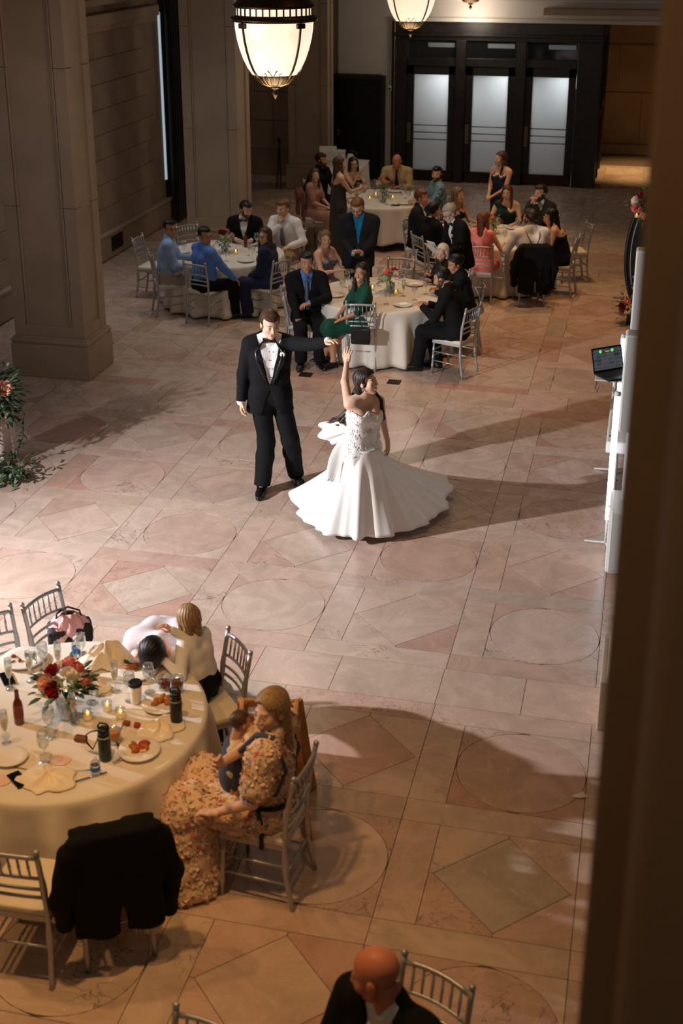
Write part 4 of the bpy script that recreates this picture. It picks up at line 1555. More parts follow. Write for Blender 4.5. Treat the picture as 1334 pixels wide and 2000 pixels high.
# --- table behind the couple
p = (-4.14, 15.64)
r, F = person('seated man in black suit, blue shirt and grey tie beside the groom', p, (.35, -.95), h=1.80, skin='tan', hairs=('short', 'black'), world_head=(.35, -.9),
              outfit=dict(kind='suit', jacket=SUIT_BLK, shirt=SHIRT_MB, tie=TIE_GR), lh=(-.02, .28, .80), rh=(.14, .34, .60), lean=-3, wide=1.06, handL=(.6, None, None), le=(-.9, .1, -.4))
seat_chair(r, F, face(.95, .35), 'silver chair under the man in grey tie', back=-.06)
p = (-4.26, 17.14)
TEAL_OR = floral_mat('turquoise_floral_print', (206, 140, 66), [(20, 150, 170), (200, 90, 120), (30, 120, 150)], 11, dens=.53)
r, F = person('woman in turquoise and orange floral halter dress, hair tied back', p, (.9, -.5), sex='f', h=1.68, skin='light', hairs=('bun', 'darkblond'), world_head=(.45, -.9), smile=True,
              outfit=dict(kind='dress', mat=TEAL_OR, top='strap', length=.4), rh=(.10, .38, .84), lh=(-.10, .40, .82), lean=4)
seat_chair(r, F, face(.9, -.5), 'silver chair under the woman in floral halter dress')
p = (-3.38, 15.44)
GREEN_D = cloth('emerald_dress', (14, 70, 54), .7)
r, F = person('smiling woman in emerald dress turned on her chair, legs crossed', p, (-.80, -.45), sex='f', h=1.70, skin='tan', hairs=('longdark', 'darkbrown'), smile=True, world_head=(-.25, -1), hres=.005,
              outfit=dict(kind='dress', mat=GREEN_D, top='scoop', sleeves=.5, length=.12, flare=.02), rh=(-.02, .36, .66), lh=(-.12, .34, .66), lean=2,
              legs=dict(KL=(-.04, .46, .56), KR=(.06, .42, .50), AL=(.06, .50, .15), AR=(-.02, .40, .085), FL=(.3, 1, -.1), FR=(-.1, 1, 0)))
seat_chair(r, F, face(-.08, 1), 'silver chair with black handbag on its back, under the woman in emerald', back=-.02)
p = (-2.37, 15.46)
r, F = person('bearded man in black suit looking down at his phone', p, (-.95, .12), h=1.80, skin='tan', hairs=('short', 'black'), beard='black', head=(0, -26, 0), hres=.005,
              outfit=dict(kind='suit'), rh=(.06, .42, .84), lh=(-.10, .44, .84), lean=12, hunch=8, legs=dict(KL=(-.11, .44, .53), KR=(.11, .40, .53), AL=(-.10, .50, .085), AR=(.10, .30, .085)))
seat_chair(r, F, face(-.92, .38), 'silver chair under the bearded man reading his phone')
p = (-2.33, 16.33)
r, F = person('dark haired woman in black top with earring, leaning in beside bearded man', p, (-1, -.1), sex='f', h=1.66, skin='tan', hairs=('bun', 'black'), head=(0, -18, 0), world_head=(-.9, -.5),
              outfit=dict(kind='pantsuit', mat=SHIRT_BK), rh=(.10, .40, .80), lh=(-.10, .40, .80), lean=14)
seat_chair(r, F, face(-1, -.12), 'silver chair under the dark haired woman in black')
p = (-2.60, 16.98)
GOLD_B = floral_mat('black_gold_print', (22, 19, 18), [(150, 108, 40)], 16, dens=.42)
r, F = person('elderly woman with white hair in black and gold jacket', p, (-.75, -.65), sex='f', h=1.58, skin='light', hairs=('bob', 'white'), world_head=(-.25, -1), head=(0, -8, 0),
              outfit=dict(kind='pantsuit', mat=GOLD_B, trousers=TR_BLK), rh=(.06, .30, .84), lh=(-.10, .34, .80), lean=12)
seat_chair(r, F, face(-.75, -.7), 'silver chair hidden behind the elderly woman')
p = (-3.80, 17.10)
r, F = person('standing man in dark blazer and azure shirt looking at his phone', p, (.18, -1), h=1.83, pose='stand', skin='fair', hairs=('short', 'ginger'), beard='ginger', glass=True, head=(-12, -26, 0), hres=.005,
              outfit=dict(kind='suit', jacket=SUIT_CHAR, shirt=SHIRT_AZ), lh=(-.06, .30, 1.10), rh=(.06, .30, 1.10), wide=1.12, belly=.03, handL=(.7, (.5, .6, .1), (.2, -.3, 1)), handR=(.7, (-.5, .6, .1), (-.2, -.3, 1)))
PHONE_MAN = (r, F)
p = (-2.60, 17.52)
r, F = person('standing grey haired man in black tuxedo with white boutonniere, reading papers', p, (-.8, -.6), h=1.74, pose='stand', skin='fair', hairs=('thin', 'grey'), beard='white', glass=True, head=(0, -28, 0),
              outfit=dict(kind='suit', bow=True), rh=(.10, .32, 1.05), lh=(-.10, .34, 1.05), lean=10, hunch=8)
OLD_MAN = (r, F)
# --- table furthest back
p = (-4.46, 23.35)
r, F = person('bald man in beige shirt and dark tie bowing his head', p, (.08, -1), h=1.80, skin='red', hairs=None, head=(0, -30, 0), wide=1.1,
              outfit=dict(kind='shirt', shirt=SHIRT_BG, trousers=TR_BLK, tie=TIE_BK), rh=(.16, .36, .80), lh=(-.10, .38, .80), lean=10)
seat_chair(r, F, face(0, -1), 'silver chair behind the bald man in beige shirt')
p = (-5.20, 23.05)
r, F = person('curly haired woman with bright glasses drinking from a glass', p, (.55, -.8), sex='f', h=1.66, skin='light', hairs=('curly', 'darkbrown'), glass=True,
              outfit=dict(kind='dress', mat=SHIRT_BK, top='strap'), rh=(-.02, .30, 1.06), lh=(-.1, .36, .80), lean=4)
seat_chair(r, F, face(.6, -.8), 'silver chair behind the curly haired woman with glasses')
p = (-4.93, 20.85)
BROWN_D = cloth('dark_taupe_dress', (62, 54, 48), .7)
r, F = person('woman standing in strapless taupe gown holding up a glass', p, (.85, .45), sex='f', h=1.70, pose='stand', skin='light', hairs=('wavy', 'brown'), wide=1.18,
              outfit=dict(kind='dress', mat=BROWN_D, top='strapless', length=.95, flare=.04), rh=(.06, .36, 1.18), lh=(-.2, .2, .95), handR=(.6, None, (-.5, .3, 0)))
GLASS_W = (r, F)
p = (-5.78, 23.0)
r, F = person('bearded man in dark short sleeved shirt leaning forward on his chair', p, (.9, -.35), h=1.80, skin='tan', hairs=('short', 'darkbrown'), beard='darkbrown', world_head=(.95, -.2),
              outfit=dict(kind='shirt', shirt=SHIRT_BK, trousers=TR_BLK, sleeves=.5), rh=(.26, .20, .64), lh=(-.2, .38, .64), lean=6, wide=1.06)
seat_chair(r, F, face(.9, -.2), 'silver chair under the man in dark short sleeved shirt')
p = (-5.62, 21.85)
ROSE_D = cloth('dusty_rose_dress', (168, 122, 104), .8)
r, F = person('smiling woman in dusty rose dress with puffed sleeves, before the man in dark shirt', p, (.8, -.2), sex='f', h=1.64, skin='light', hairs=('long', 'brown'), world_head=(.7, -.75), smile=True,
              outfit=dict(kind='dress', mat=ROSE_D, top='scoop', sleeves=.4, length=.85, flare=.04), rh=(.06, .32, .66), lh=(-.06, .32, .66), lean=4)
seat_chair(r, F, face(.95, .3), 'silver chair draped with a rust brown coat, under the woman in rose')
ROSE = (r, F)
p = (-3.52, 22.1)
CHECK_S = stripes_mat('blue_striped_shirt', (150, 176, 190), (60, 92, 110), 22, 'X')
r, F = person('heavy bearded man in blue striped shirt', p, (-.85, -.35), h=1.80, skin='light', hairs=('short', 'black'), beard='black', world_head=(-.15, -1), wide=1.15, belly=.04,
              outfit=dict(kind='shirt', shirt=CHECK_S, trousers=TR_BLK), rh=(.10, .40, .80), lh=(-.16, .42, .80), lean=4)
seat_chair(r, F, face(-1, .1), 'silver chair under the man in striped shirt')
# --- table at right
p = (-3.42, 20.05)
r, F = person('red haired man in dark suit turned to the right in profile', p, (.95, -.1), h=1.80, skin='red', hairs=('short', 'auburn'), outfit=dict(kind='suit', jacket=SUIT_CHAR, tie=TIE_GR), rh=(.1, .4, .8), lh=(-.1, .4, .8), lean=4)
seat_chair(r, F, face(1, -.05), 'silver chair under the red haired man in dark suit')
p = (-3.08, 19.2)
r, F = person('black haired man in black suit with his back turned', p, (.80, .55), h=1.78, skin='tan', hairs=('short', 'black'), wide=1.06, world_head=(.7, .8), outfit=dict(kind='suit'), rh=(.1, .4, .8), lh=(-.1, .4, .8), lean=6)
seat_chair(r, F, face(.78, .6), 'silver chair under the black haired man with his back turned')
p = (-2.93, 20.62)
r, F = person('woman with long blond hair and dark top in profile', p, (.8, -.35), sex='f', h=1.68, skin='tan', hairs=('long', 'darkblond'), outfit=dict(kind='dress', mat=SHIRT_BK, top='strapless'), rh=(.1, .38, .78), lh=(-.1, .38, .78), lean=4)
seat_chair(r, F, face(.8, -.5), 'silver chair hidden behind the woman with long blond hair')
p = (-2.27, 18.82)
PINK_D = mat('coral_pink_satin', (232, 128, 118), .35, noise=.06, scale=10, bump=.1, bscale=30)
r, F = person('woman with long auburn hair in coral pink satin dress, back turned', p, (.25, .95), sex='f', h=1.70, skin='light', hairs=('longdark', 'auburn'), world_head=(.75, .5), outfit=dict(kind='dress', mat=PINK_D, top='scoop', length=.4), rh=(.18, .38, .78), lh=(-.1, .4, .78), lean=4)
seat_chair(r, F, face(-.08, 1), 'silver chair under the woman in coral pink satin')
p = (-1.62, 18.90)
r, F = person('man in white shirt with black braces, back turned', p, (-.45, .9), h=1.84, skin='light', hairs=('short', 'darkbrown'), beard='darkbrown', wide=1.10, world_head=(-.7, .6), outfit=dict(kind='shirt', shirt=SHIRT_W, trousers=TR_BLK), rh=(.16, .36, .80), lh=(-.24, .38, .78), lean=6)
seat_chair(r, F, face(-.30, .95), 'silver chair hung with a black suit jacket, under the man with braces')
BRACES = (r, F)
p = (-1.36, 19.46)
r, F = person('dark haired woman in black dress leaning towards the man with braces', p, (-.95, .1), sex='f', h=1.70, skin='light', hairs=('longdark', 'black'), world_head=(-.95, -.15), head=(0, -12, 0), outfit=dict(kind='dress', mat=SHIRT_BK, top='strap', length=.4), rh=(.0, .26, 1.06), lh=(-.1, .36, .8), lean=14, hunch=8)
seat_chair(r, F, face(-1, .12), 'silver chair under the dark haired woman beside the braces')
p = (-1.64, 20.85)
r, F = person('man in dark brown suit holding hands before his mouth', p, (-.45, -.9), h=1.80, skin='light', hairs=('short', 'darkbrown'), beard='darkbrown', world_head=(-.65, -.75), outfit=dict(kind='suit', jacket=cloth('dark_brown_suit', (40, 33, 32)), trousers=TR_BLK), rh=(.05, .27, 1.10), lh=(-.02, .28, 1.10), lean=6, handR=(.8, (-.3, 0, 1), (-1, 0, 0)), handL=(.8, (.3, 0, 1), (1, 0, 0)))
seat_chair(r, F, face(-.55, -.85), 'silver chair behind the man in dark brown suit')
p = (-2.18, 20.92)
TEAL_D = cloth('dark_teal_dress', (22, 48, 52), .6)
r, F = person('red haired woman in one shoulder dark teal dress facing the camera', p, (.0, -1), sex='f', h=1.70, skin='fair', hairs=('long', 'auburn'), world_head=(-.15, -1), outfit=dict(kind='dress', mat=TEAL_D, top='one'), rh=(.16, .38, .78), lh=(-.14, .38, .78), lean=2, wide=1.08)
seat_chair(r, F, face(0, -1), 'silver chair behind the red haired woman in teal')
p = (-2.42, 21.95)
NAVY_D = mat('navy_satin', (20, 28, 52), .35, noise=.08, scale=8)
r, F = person('woman standing in long navy satin gown before the glazed doors', p, (-.55, -.85), sex='f', h=1.70, pose='stand', skin='light', hairs=('wavy', 'brown'), world_head=(-.7, -.5), outfit=dict(kind='dress', mat=NAVY_D, top='strap', length=.96, flare=.03), rh=(.05, .26, 1.0), lh=(-.05, .26, 1.0), wide=1.12)
# other chairs standing free
chair(-6.75, 18.75, face(.8, -.75), 'empty silver chair against the dark wall behind the light blue shirt')
chair(-7.12, 17.95, face(1, -.05), 'empty silver chair leftmost at the table of the blue shirts')
chair(-3.28, 17.35, face(0, -1), 'empty silver chair across the table behind the bride')
chair(-2.78, 18.55, face(.45, .9), 'empty silver chair behind the elderly woman')
chair(-1.05, 20.35, face(-1, -.35), 'empty silver chair at far right of the right table')
# ------------------------------------------------------------------ bride, groom, foreground figures
def posed(label, top, fx, targets, world_head=None, head=(0, 0, 0), group='wedding guests', **kw):
    """person empty + figure whose hands / ankles reach given world points"""
    fac = face(*fx)
    if world_head is not None:
        hy = math.degrees(face(*world_head) - fac); hy = (hy + 180) % 360 - 180
        head = (max(-80, min(80, hy)), head[1], head[2])
    root = thing('person', label, 'person', (0, 0, 0), 0, group)
    F = Fig(head=head, **kw)
    place(root, F, top, fac)
    legs = dict(kw.pop('legs', {}) or {})
    for q in ('lh', 'rh'):
        if q in targets: kw[q] = tuple(W(F, root, targets[q]))
    for q in ('AL', 'AR', 'KL', 'KR'):
        if q in targets:
            v = W(F, root, targets[q]); k = F.k if F.pose == 'stand' else 1
            legs[q] = (v[0] / k, v[1] / k, v[2] / k)
    F2 = Fig(head=head, legs=legs, **kw)
    place(root, F2, top, fac)
    return root, F2

# groom
def reach(px, py, S, L):
    """point on the pixel's sight line at distance L from joint S (nearest to the camera side if two)"""
    best = None
    for i in range(0, 240):
        z = .3 + i * .008
        p = P2W(px, py, z)
        e = abs((p - Vector(S)).length - L)
        if best is None or e < best[0] - 1e-4: best = (e, p)
    return best[1]
top = P2W(527, 605, 1.865)
r, F = posed('groom in black tuxedo with bow tie, arm stretched out to the bride', (top.x, top.y), (.30, -.95),
             dict(lh=P2W(642, 667, 1.66), rh=P2W(470, 786, .93), AR=P2W(512, 946, .085), AL=P2W(578, 925, .085), KR=P2W(520, 862, .50), KL=P2W(567, 860, .50)),
             world_head=(.55, -.85), head=(0, -14, 0), group='wedding couple', h=1.86, sex='m', pose='stand', wide=.95, le=(-.2, -.3, -1), re=(.5, -.8, -.1),
             legs=dict(FR=(.2, 1, 0), FL=(-.3, 1, 0)))
GROOM = (r, F)
body(F, r, .014, SKINS['fair'], 'darkbrown', hh=.0038, hand_h=.0034, handR=(.5, (.0, .1, -1), (-1, 0, 0)), handL=(.28, None, (0, .1, -1)))
hair(F, r, 'short', 'brown', h=.0048)
shg = shirt(F, SHIRT_W, r, .008, hem=-.04, infl=.012, cuff=.012)
jk = jacket(F, SUIT_BLK, r, .008, hem=-.17, open_w=.10, vs=.24, infl=.022)
tr = trousers(F, TR_BLK, r, .009, loose=.024)
shoes(F, SHOE_BK, r, .006)
bowtie(F, shg, SATIN_BK)
tw = lambda u, v, w: Vector(((F.P0 + F.rt * u + F.fw2 * v + F.up * w)).tolist())
for s in (-1, 1):                       # satin lapels
    b = MB()
    ring = [(.055, .065, .555, 0), (.105, .118, .46, .045), (.085, .142, .36, .060), (.045, .146, .22, .035), (.028, .142, .13, .0)]
    vs = []; fs = []
    for (u, v, w, ext) in ring:
        vs += [tw(s * u, v, w), tw(s * (u + ext * .5), v + .012, w), tw(s * (u + ext), v - ext * .22, w)]
    for i in range(len(ring) - 1):
        for q in range(2):
            a = i * 3 + q
            fs.append((a, a + 1, a + 4, a + 3))
    o = b.add(vs, fs).build('lapel', SATIN_BK, jk, smooth=True)
    m_ = o.modifiers.new('t', 'SOLIDIFY'); m_.thickness = .006; m_.offset = 0
for i in range(4):
    MB().sphere(tw(0, .128 + .002 * i, .46 - i * .085), (.006, .005, .006), 8).build('shirt_stud', BLACK_P, shg, smooth=True)
fl = MB()
c = tw(-.125, .135, .43)
for i in range(7):
    a = i * 2 * PI / 7
    fl.sphere(c + Vector((.014 * math.cos(a), -.005, .014 * math.sin(a))), (.014, .010, .014), 8)
fl.build('boutonniere_flower', mat('white_petal', (240, 236, 226), .6), jk, smooth=True)
lf = MB()
for i in range(6):
    a = i * 1.05
    lf.add([c, c + Vector((.02 * math.cos(a) - .006 * math.sin(a), -.01, .02 * math.sin(a) + .006 * math.cos(a))), c + Vector((.05 * math.cos(a), -.012, .05 * math.sin(a))), c + Vector((.02 * math.cos(a) + .006 * math.sin(a), -.014, .02 * math.sin(a) - .006 * math.cos(a)))], [(0, 1, 2, 3)])
LEAF = mat('green_leaf', (58, 82, 48), .6, noise=.3, scale=8)
lf.build('boutonniere_leaf', LEAF, jk)
MB().lathe([(.034, -.012), (.037, 0), (.034, .012)], 16, M=Matrix.Translation(Vector((F.WL - norm(F.WL - F.EL) * .004).tolist())) @ Vector(norm(F.WL - F.EL).tolist()).to_track_quat('Z', 'Y').to_matrix().to_4x4()).build('wristwatch', SILVER, r, smooth=True)
MB().box(tw(.09, .128, .40), (.07, .012, .02)).build('pocket_square', SHIRT_W, jk)

# bride
top = P2W(716, 722, 1.60)
r, F = posed('bride in strapless white satin ball gown twirling under the groom\'s hand', (top.x, top.y), (.62, -.78),
             dict(rh=Vector((-2.57, 11.12, 1.60)), lh=P2W(757, 862, .84)), world_head=(1, -.25), head=(0, 10, 0), group='wedding couple', h=1.66, sex='f', pose='stand', hipz=.84,
             side=-4, lean=-3, re=(.6, -.4, .1), le=(-.3, -.9, 0))
BRIDE = (r, F)
body(F, r, .012, SKINS['fair'], 'darkbrown', smile=True, hh=.0036, hand_h=.0034, handR=(.18, (-.1, .05, 1), (-.6, -.5, 0), .16), handL=(.35, (.0, .1, -1), (1, 0, 0)), feet=False)
hair(F, r, 'back', 'darkbrown', h=.005)
hb = MB()
hd = Vector(F.headc.tolist())
inv = Matrix.Rotation(-r.rotation_euler[2], 4, 'Z')
def wdir(x, y, z): return (inv @ Vector((x, y, z)))
rb = random.Random(5)
for i in range(9):
    a = hd + wdir(-.06 - .02 * rb.random(), .05 * rb.random(), -.02 - .04 * rb.random())
    e = hd + wdir(-.20 - .14 * rb.random(), .06 * rb.random(), -.40 - .10 * rb.random())
    m1 = a.lerp(e, .5) + wdir(.02, .0, -.03 - .04 * rb.random())
    hb.tube([a, a.lerp(m1, .6), m1, m1.lerp(e, .6) + wdir(0, 0, -.01), e + wdir(-.04, 0, .02)], [.024, .026, .022, .016, .004], 7)
for i in range(4):
    a = hd + wdir(.02, .06, -.06); e = hd + wdir(.12 + .05 * rb.random(), .02, -.34 - .06 * rb.random())
    hb.tube([a, a.lerp(e, .5) + wdir(.03, 0, .02), e], [.022, .022, .006], 7)
hb.build('hair_lock', hair_mat('darkbrown'), r, smooth=True)
GOWN = mat('ivory_satin', (250, 247, 243), .34, noise=.03, scale=5, bump=.05, bscale=30, sheen=.15, spec=.5)
LACE = mat('white_lace', (244, 240, 234), .6)
bod = dress(F, GOWN, r, .008, name='bodice', top='strapless', length=.22, flare=-.01, infl=.012, amp=.0015)
# embroidered lace sprigs over the bodice
me = bod.data
lb = MB()
rl = random.Random(2)
vz = [v for v in me.vertices if v.co.z > F.P0[2] - .02]
for v in rl.sample(vz, 520):
    n = v.normal
    if n.z > .8: continue
    t = n.cross(Vector((rl.uniform(-1, 1), rl.uniform(-1, 1), rl.uniform(-1, 1)))).normalized()
    b2 = n.cross(t)
    p = v.co + n * .003
    L = rl.uniform(.010, .022)
    lb.add([p - t * L, p + b2 * L * .4 + n * .004, p + t * L, p - b2 * L * .4 + n * .004], [(0, 1, 2, 3)])
lo_ = lb.build('lace_applique', LACE, r); lo_['kind'] = 'stuff'
# skirt: lofted from the waist to the traced hem on the floor
Mr = Matrix.Translation(r.location) @ Matrix.Rotation(r.rotation_euler[2], 4, 'Z')
Mi = Mr.inverted()
hem_px = [(572, 958, .06), (583, 998, .05), (604, 1027, .05), (650, 1046, .06), (700, 1052, .06), (760, 1047, .06), (815, 1030, .07), (862, 1004, .08), (876, 978, .08), (880, 938, .14)]
hem = [P2W(a, b, z) for a, b, z in hem_px] + [Vector((-1.85, 12.0, .08)), Vector((-2.3, 12.1, .06)), Vector((-2.8, 11.95, .06))]
def loop_pt(t):
    n = len(hem); x = t * n; i = int(x) % n; f = x - int(x)
    p0, p1, p2, p3 = hem[(i - 1) % n], hem[i], hem[(i + 1) % n], hem[(i + 2) % n]
    return .5 * ((2 * p1) + (p2 - p0) * f + (2 * p0 - 5 * p1 + 4 * p2 - p3) * f * f + (3 * p1 - p0 - 3 * p2 + p3) * f ** 3)
NA, NR = 260, 30
wc = Vector((F.P0 + F.up * .05 * F.k).tolist())
vs = []; fs = []
for k in range(NA):
    t = k / NA
    hp = Mi @ loop_pt(t)
    d = Vector((hp.x - wc.x, hp.y - wc.y, 0)); R = d.length; d.normalize()
    ang = math.atan2(d.y, d.x)
    fo = math.sin(11 * 2 * PI * t + 1.1 * math.sin(2 * PI * t * 3)) + .5 * math.sin(23 * 2 * PI * t + 1.3)
    fo = math.copysign(abs(fo) ** .8, fo)
    for i in range(NR + 1):
        u = i / NR
        # bell profile: clings at the hip, then flares almost straight
        rr = .150 + (R - .150) * (u ** 1.45)
        rr += fo * .034 * u ** 1.2 * (1 if i < NR else 1)
        z = wc.z + (hp.z - wc.z) * u + .02 * math.sin(u * PI)
        vs.append((wc.x + d.x * rr, wc.y + d.y * rr, z))
for k in range(NA):
    for i in range(NR):
        a = k * (NR + 1) + i; b = ((k + 1) % NA) * (NR + 1) + i
        fs.append((a, a + 1, b + 1, b))
sk = MB().add(vs, fs).build('gown_skirt', GOWN, r, smooth=True)
sm = sk.modifiers.new('thickness', 'SOLIDIFY'); sm.thickness = .006
# big satin bow at the back of the waist and its hanging tail
def ribbon(path, wvec, name, wid, taper=1.0):
    vs = []; fs = []
    for i, p in enumerate(path):
        p = Vector(p); w = Vector(wvec) * wid * (taper + (1 - taper) * math.sin(PI * i / (len(path) - 1)))
        for q in range(5):
            s = q / 4 - .5
            vs.append(p + w * s + Vector((0, 0, .02 * math.cos(s * 9 + i * .6))))
    for i in range(len(path) - 1):
        for q in range(4):
            a = i * 5 + q
            fs.append((a, a + 1, a + 6, a + 5))
    o = MB().add(vs, fs).build(name, GOWN, r, smooth=True)
    m_ = o.modifiers.new('t', 'SOLIDIFY'); m_.thickness = .006
    s2 = o.modifiers.new('s', 'SUBSURF'); s2.levels = 1; s2.render_levels = 1
    return o
kn = wc + wdir(-.13, .06, .10)
def wl_(x, y, z): return kn + wdir(x, y, z)
for (c0, d0, rad, nm) in ((wl_(-.15, .02, -.02), wdir(-1, .1, -.25), (.17, .075, .11), 'bow_loop'), (wl_(-.03, .16, .0), wdir(-.2, 1, -.1), (.15, .07, .10), 'bow_loop')):
    d0 = d0.normalized(); s0 = d0.cross(Vector((0, 0, 1))).normalized(); u0 = s0.cross(d0)
    Rm = np.array([list(d0), list(s0), list(u0)]).T.astype(f32)
    cc = A3(tuple(c0))
    def bf(p, Rm=Rm, cc=cc, rad=rad):
        q = (p - cc) @ Rm
        th = rad[1] * (.55 + .45 * np.clip((q[:, 0] + rad[0]) / (2 * rad[0]), 0, 1))
        e = np.sqrt((q[:, 0] / rad[0]) ** 2 + (q[:, 1] / th) ** 2 + (q[:, 2] / rad[2]) ** 2)
        d = (e - 1) * min(rad) * .9
        # hollow mouth of the loop and pleats running out of the knot
        a = np.arctan2(q[:, 2], q[:, 0] + rad[0] * 1.05)
        d = d + .010 * np.sin(a * 16)
        hole = (np.sqrt(((q[:, 0] - rad[0] * .75) / (rad[0] * .5)) ** 2 + ((q[:, 1] + th * .3) / (th * .6)) ** 2 + (q[:, 2] / (rad[2] * .55)) ** 2) - 1) * .03
        return smax(d, -hole, .01)
    sdf_obj(nm, bf, cc - .24, cc + .24, .009, GOWN, r)
ribbon([wl_(0, -.04, 0), wl_(-.08, -.12, -.12), wl_(-.11, -.17, -.26), wl_(-.13, -.22, -.42)], wdir(.8, .3, 0), 'bow_tail', .16, .6)
MB().sphere(kn, (.045, .04, .05), 10).build('bow_knot', GOWN, r, smooth=True)
er = MB()
for s in (-1, 1):
    er.tube([hpt(F, (s * .079, -.012, -.035)), hpt(F, (s * .081, -.010, -.07))], [.004, .008], 6)
er.build('earring', SILVER, r, smooth=True)

# mother with baby at the foreground table
TULLE = floral_mat('floral_tulle', (226, 196, 168), [(196, 112, 88), (150, 140, 116), (216, 150, 120), (128, 130, 134)], 14, dens=.40)
top = P2W(527, 1352, 1.33)
MOTHER_XY = (top.x, top.y)
r, F = posed('woman in floral tulle dress seated with a baby in a carrier', MOTHER_XY, (-.96, .06),
             dict(lh=P2W(418, 1588, .66), rh=P2W(432, 1490, 1.00)), world_head=(-.50, -.90), head=(0, -3, 0), h=1.70, sex='f', pose='sit', lean=-5, le=(-.4, -.4, -1), re=(.9, .1, -.5),
             legs=dict(KL=(-.14, .44, .54), KR=(.12, .46, .54), AL=(-.16, .46, .085), AR=(.10, .48, .085)))
MOTHER = (r, F)
body(F, r, .014, SKINS['fair'], 'darkblond', hh=.0036, hand_h=.0034, handL=(.25, (.25, .95, -.25), (0, .1, -1), .16), handR=(.6, (-.75, .2, .35), (0, -1, 0)))
hair(F, r, 'back', 'blond', h=.005)
ds = dress(F, TULLE, r, .009, top='scoop', sleeves=.34, length=1.0, flare=.13, infl=.016, amp=.008, puff=.03)
me = ds.data
lb = MB()
rl = random.Random(4)
vz = list(me.vertices)
for v in rl.sample(vz, min(len(vz), 4200)):
    n = v.normal
    t = n.cross(Vector((rl.uniform(-1, 1), rl.uniform(-1, 1), rl.uniform(-1, 1)))).normalized()
    b2 = (n.cross(t) + n * rl.uniform(.3, 1.2)).normalized()
    L = rl.uniform(.010, .020)
    p = v.co
    lb.add([p - t * L * .8, p + b2 * L - t * L * .5, p + b2 * L * 1.15 + t * L * .3, p + t * L * .8], [(0, 1, 2, 3)])
o = lb.build('tulle_frill', TULLE, r); o['kind'] = 'stuff'
CARR = cloth('slate_carrier_canvas', (70, 74, 92), .85)
STRAP = cloth('black_webbing', (34, 34, 40), .85)
Mm = Matrix.Translation(r.location) @ Matrix.Rotation(r.rotation_euler[2], 4, 'Z')
cr = thing('baby_carrier', 'slate blue fabric baby carrier strapped to the seated woman', 'baby carrier', r.location, r.rotation_euler[2])
chest = F.P2
Pp = [('e', F.P1 + F.fw2 * .20 + F.up2 * .09, (.135, .10, .19)), ('e', F.P1 + F.fw2 * .20 - F.up2 * .02, (.12, .10, .12))]
def cfun(p):
    d = evalp(p, Pp, .06)
    u, v, w = F.loc(p)
    d = smax(d, w - .40, .01)
    return np.maximum(d, -(d + .012)) + fold(p, .003, 26)
lo, hi = bounds(Pp, .03)
sdf_obj('pouch', cfun, lo, hi, .009, CARR, cr)
for s in (-1, 1):
    pts = [F.P1 + F.rt * s * .10 + F.fw2 * .20 + F.up2 * .18, F.P2 + F.rt * s * .125 + F.fw2 * .150 + F.up2 * .06, F.sh + F.rt * s * .12 + F.up2 * .085 + F.fw2 * .06, F.sh + F.rt * s * .115 + F.up2 * .09 - F.fw2 * .03, F.P2 + F.rt * s * .11 - F.fw2 * .125, F.P1 + F.rt * s * .13 - F.fw2 * .085 + F.up2 * .02, F.P1 + F.rt * s * .165 + F.fw2 * .08]
    fine = []
    for i in range(len(pts) - 1):
        for q in range(4): fine.append(Vector((pts[i] + (pts[i + 1] - pts[i]) * q / 4).tolist()))
    fine.append(Vector(pts[-1].tolist()))
    MB().tube(fine, [.030 if i < 14 else .016 for i in range(len(fine))], 8, flat=.55).build('shoulder_strap', CARR, cr, smooth=True)
wb_ = []
for i in range(25):
    a = 2 * PI * i / 24
    wb_.append(Vector((F.P0 + F.up * .10 + F.rt * .175 * math.cos(a) + F.fw * .150 * math.sin(a)).tolist()))
MB().tube(wb_, .024, 6, flat=.4).build('waist_belt', STRAP, cr, smooth=True)
MB().tube([Vector((F.P0 + F.up * .12 - F.rt * .18 + F.fw * .02).tolist()), Vector((F.P0 + F.up * .0 - F.rt * .20 - F.fw * .03).tolist()), Vector((F.P0 - F.up * .16 - F.rt * .20 - F.fw * .04).tolist())], .014, 6, flat=.3).build('hanging_strap', STRAP, cr, smooth=True)
# baby
bl = Mm @ Vector((F.P1 + F.fw2 * .205 + F.up2 * .02).tolist())
br = thing('person', 'dark haired baby held in the slate blue carrier', 'person', (bl.x, bl.y, 0), r.rotation_euler[2] + PI, 'wedding guests')
BF = Fig(h=.70, sex='m', pose='sit', hipz=bl.z - .02, lean=4, head=(55, -10, 0), lh=(-.10, .06, bl.z + .02), rh=(.13, .02, bl.z - .10),
         legs=dict(KL=(-.10, .08, bl.z - .04), KR=(.10, .08, bl.z - .04), AL=(-.11, .02, bl.z - .16), AR=(.11, .02, bl.z - .16)))
BF.headc = BF.headc + V3(0, 0, .06)
body(BF, br, .009, SKINS['tan'], 'brown', hh=.0042, hand_h=.004, head_scale=1.5)
V, Q = hair_template('buzz', 'm', .0055)
np_mesh('hair', (V * BF.k * 1.5) @ BF.Rhead.T + BF.headc, Q, hair_mat('brown'), br)
shirt(BF, cloth('floral_onesie', (206, 188, 160)), br, .008, hem=-.2, sleeves=.8, collar=False)
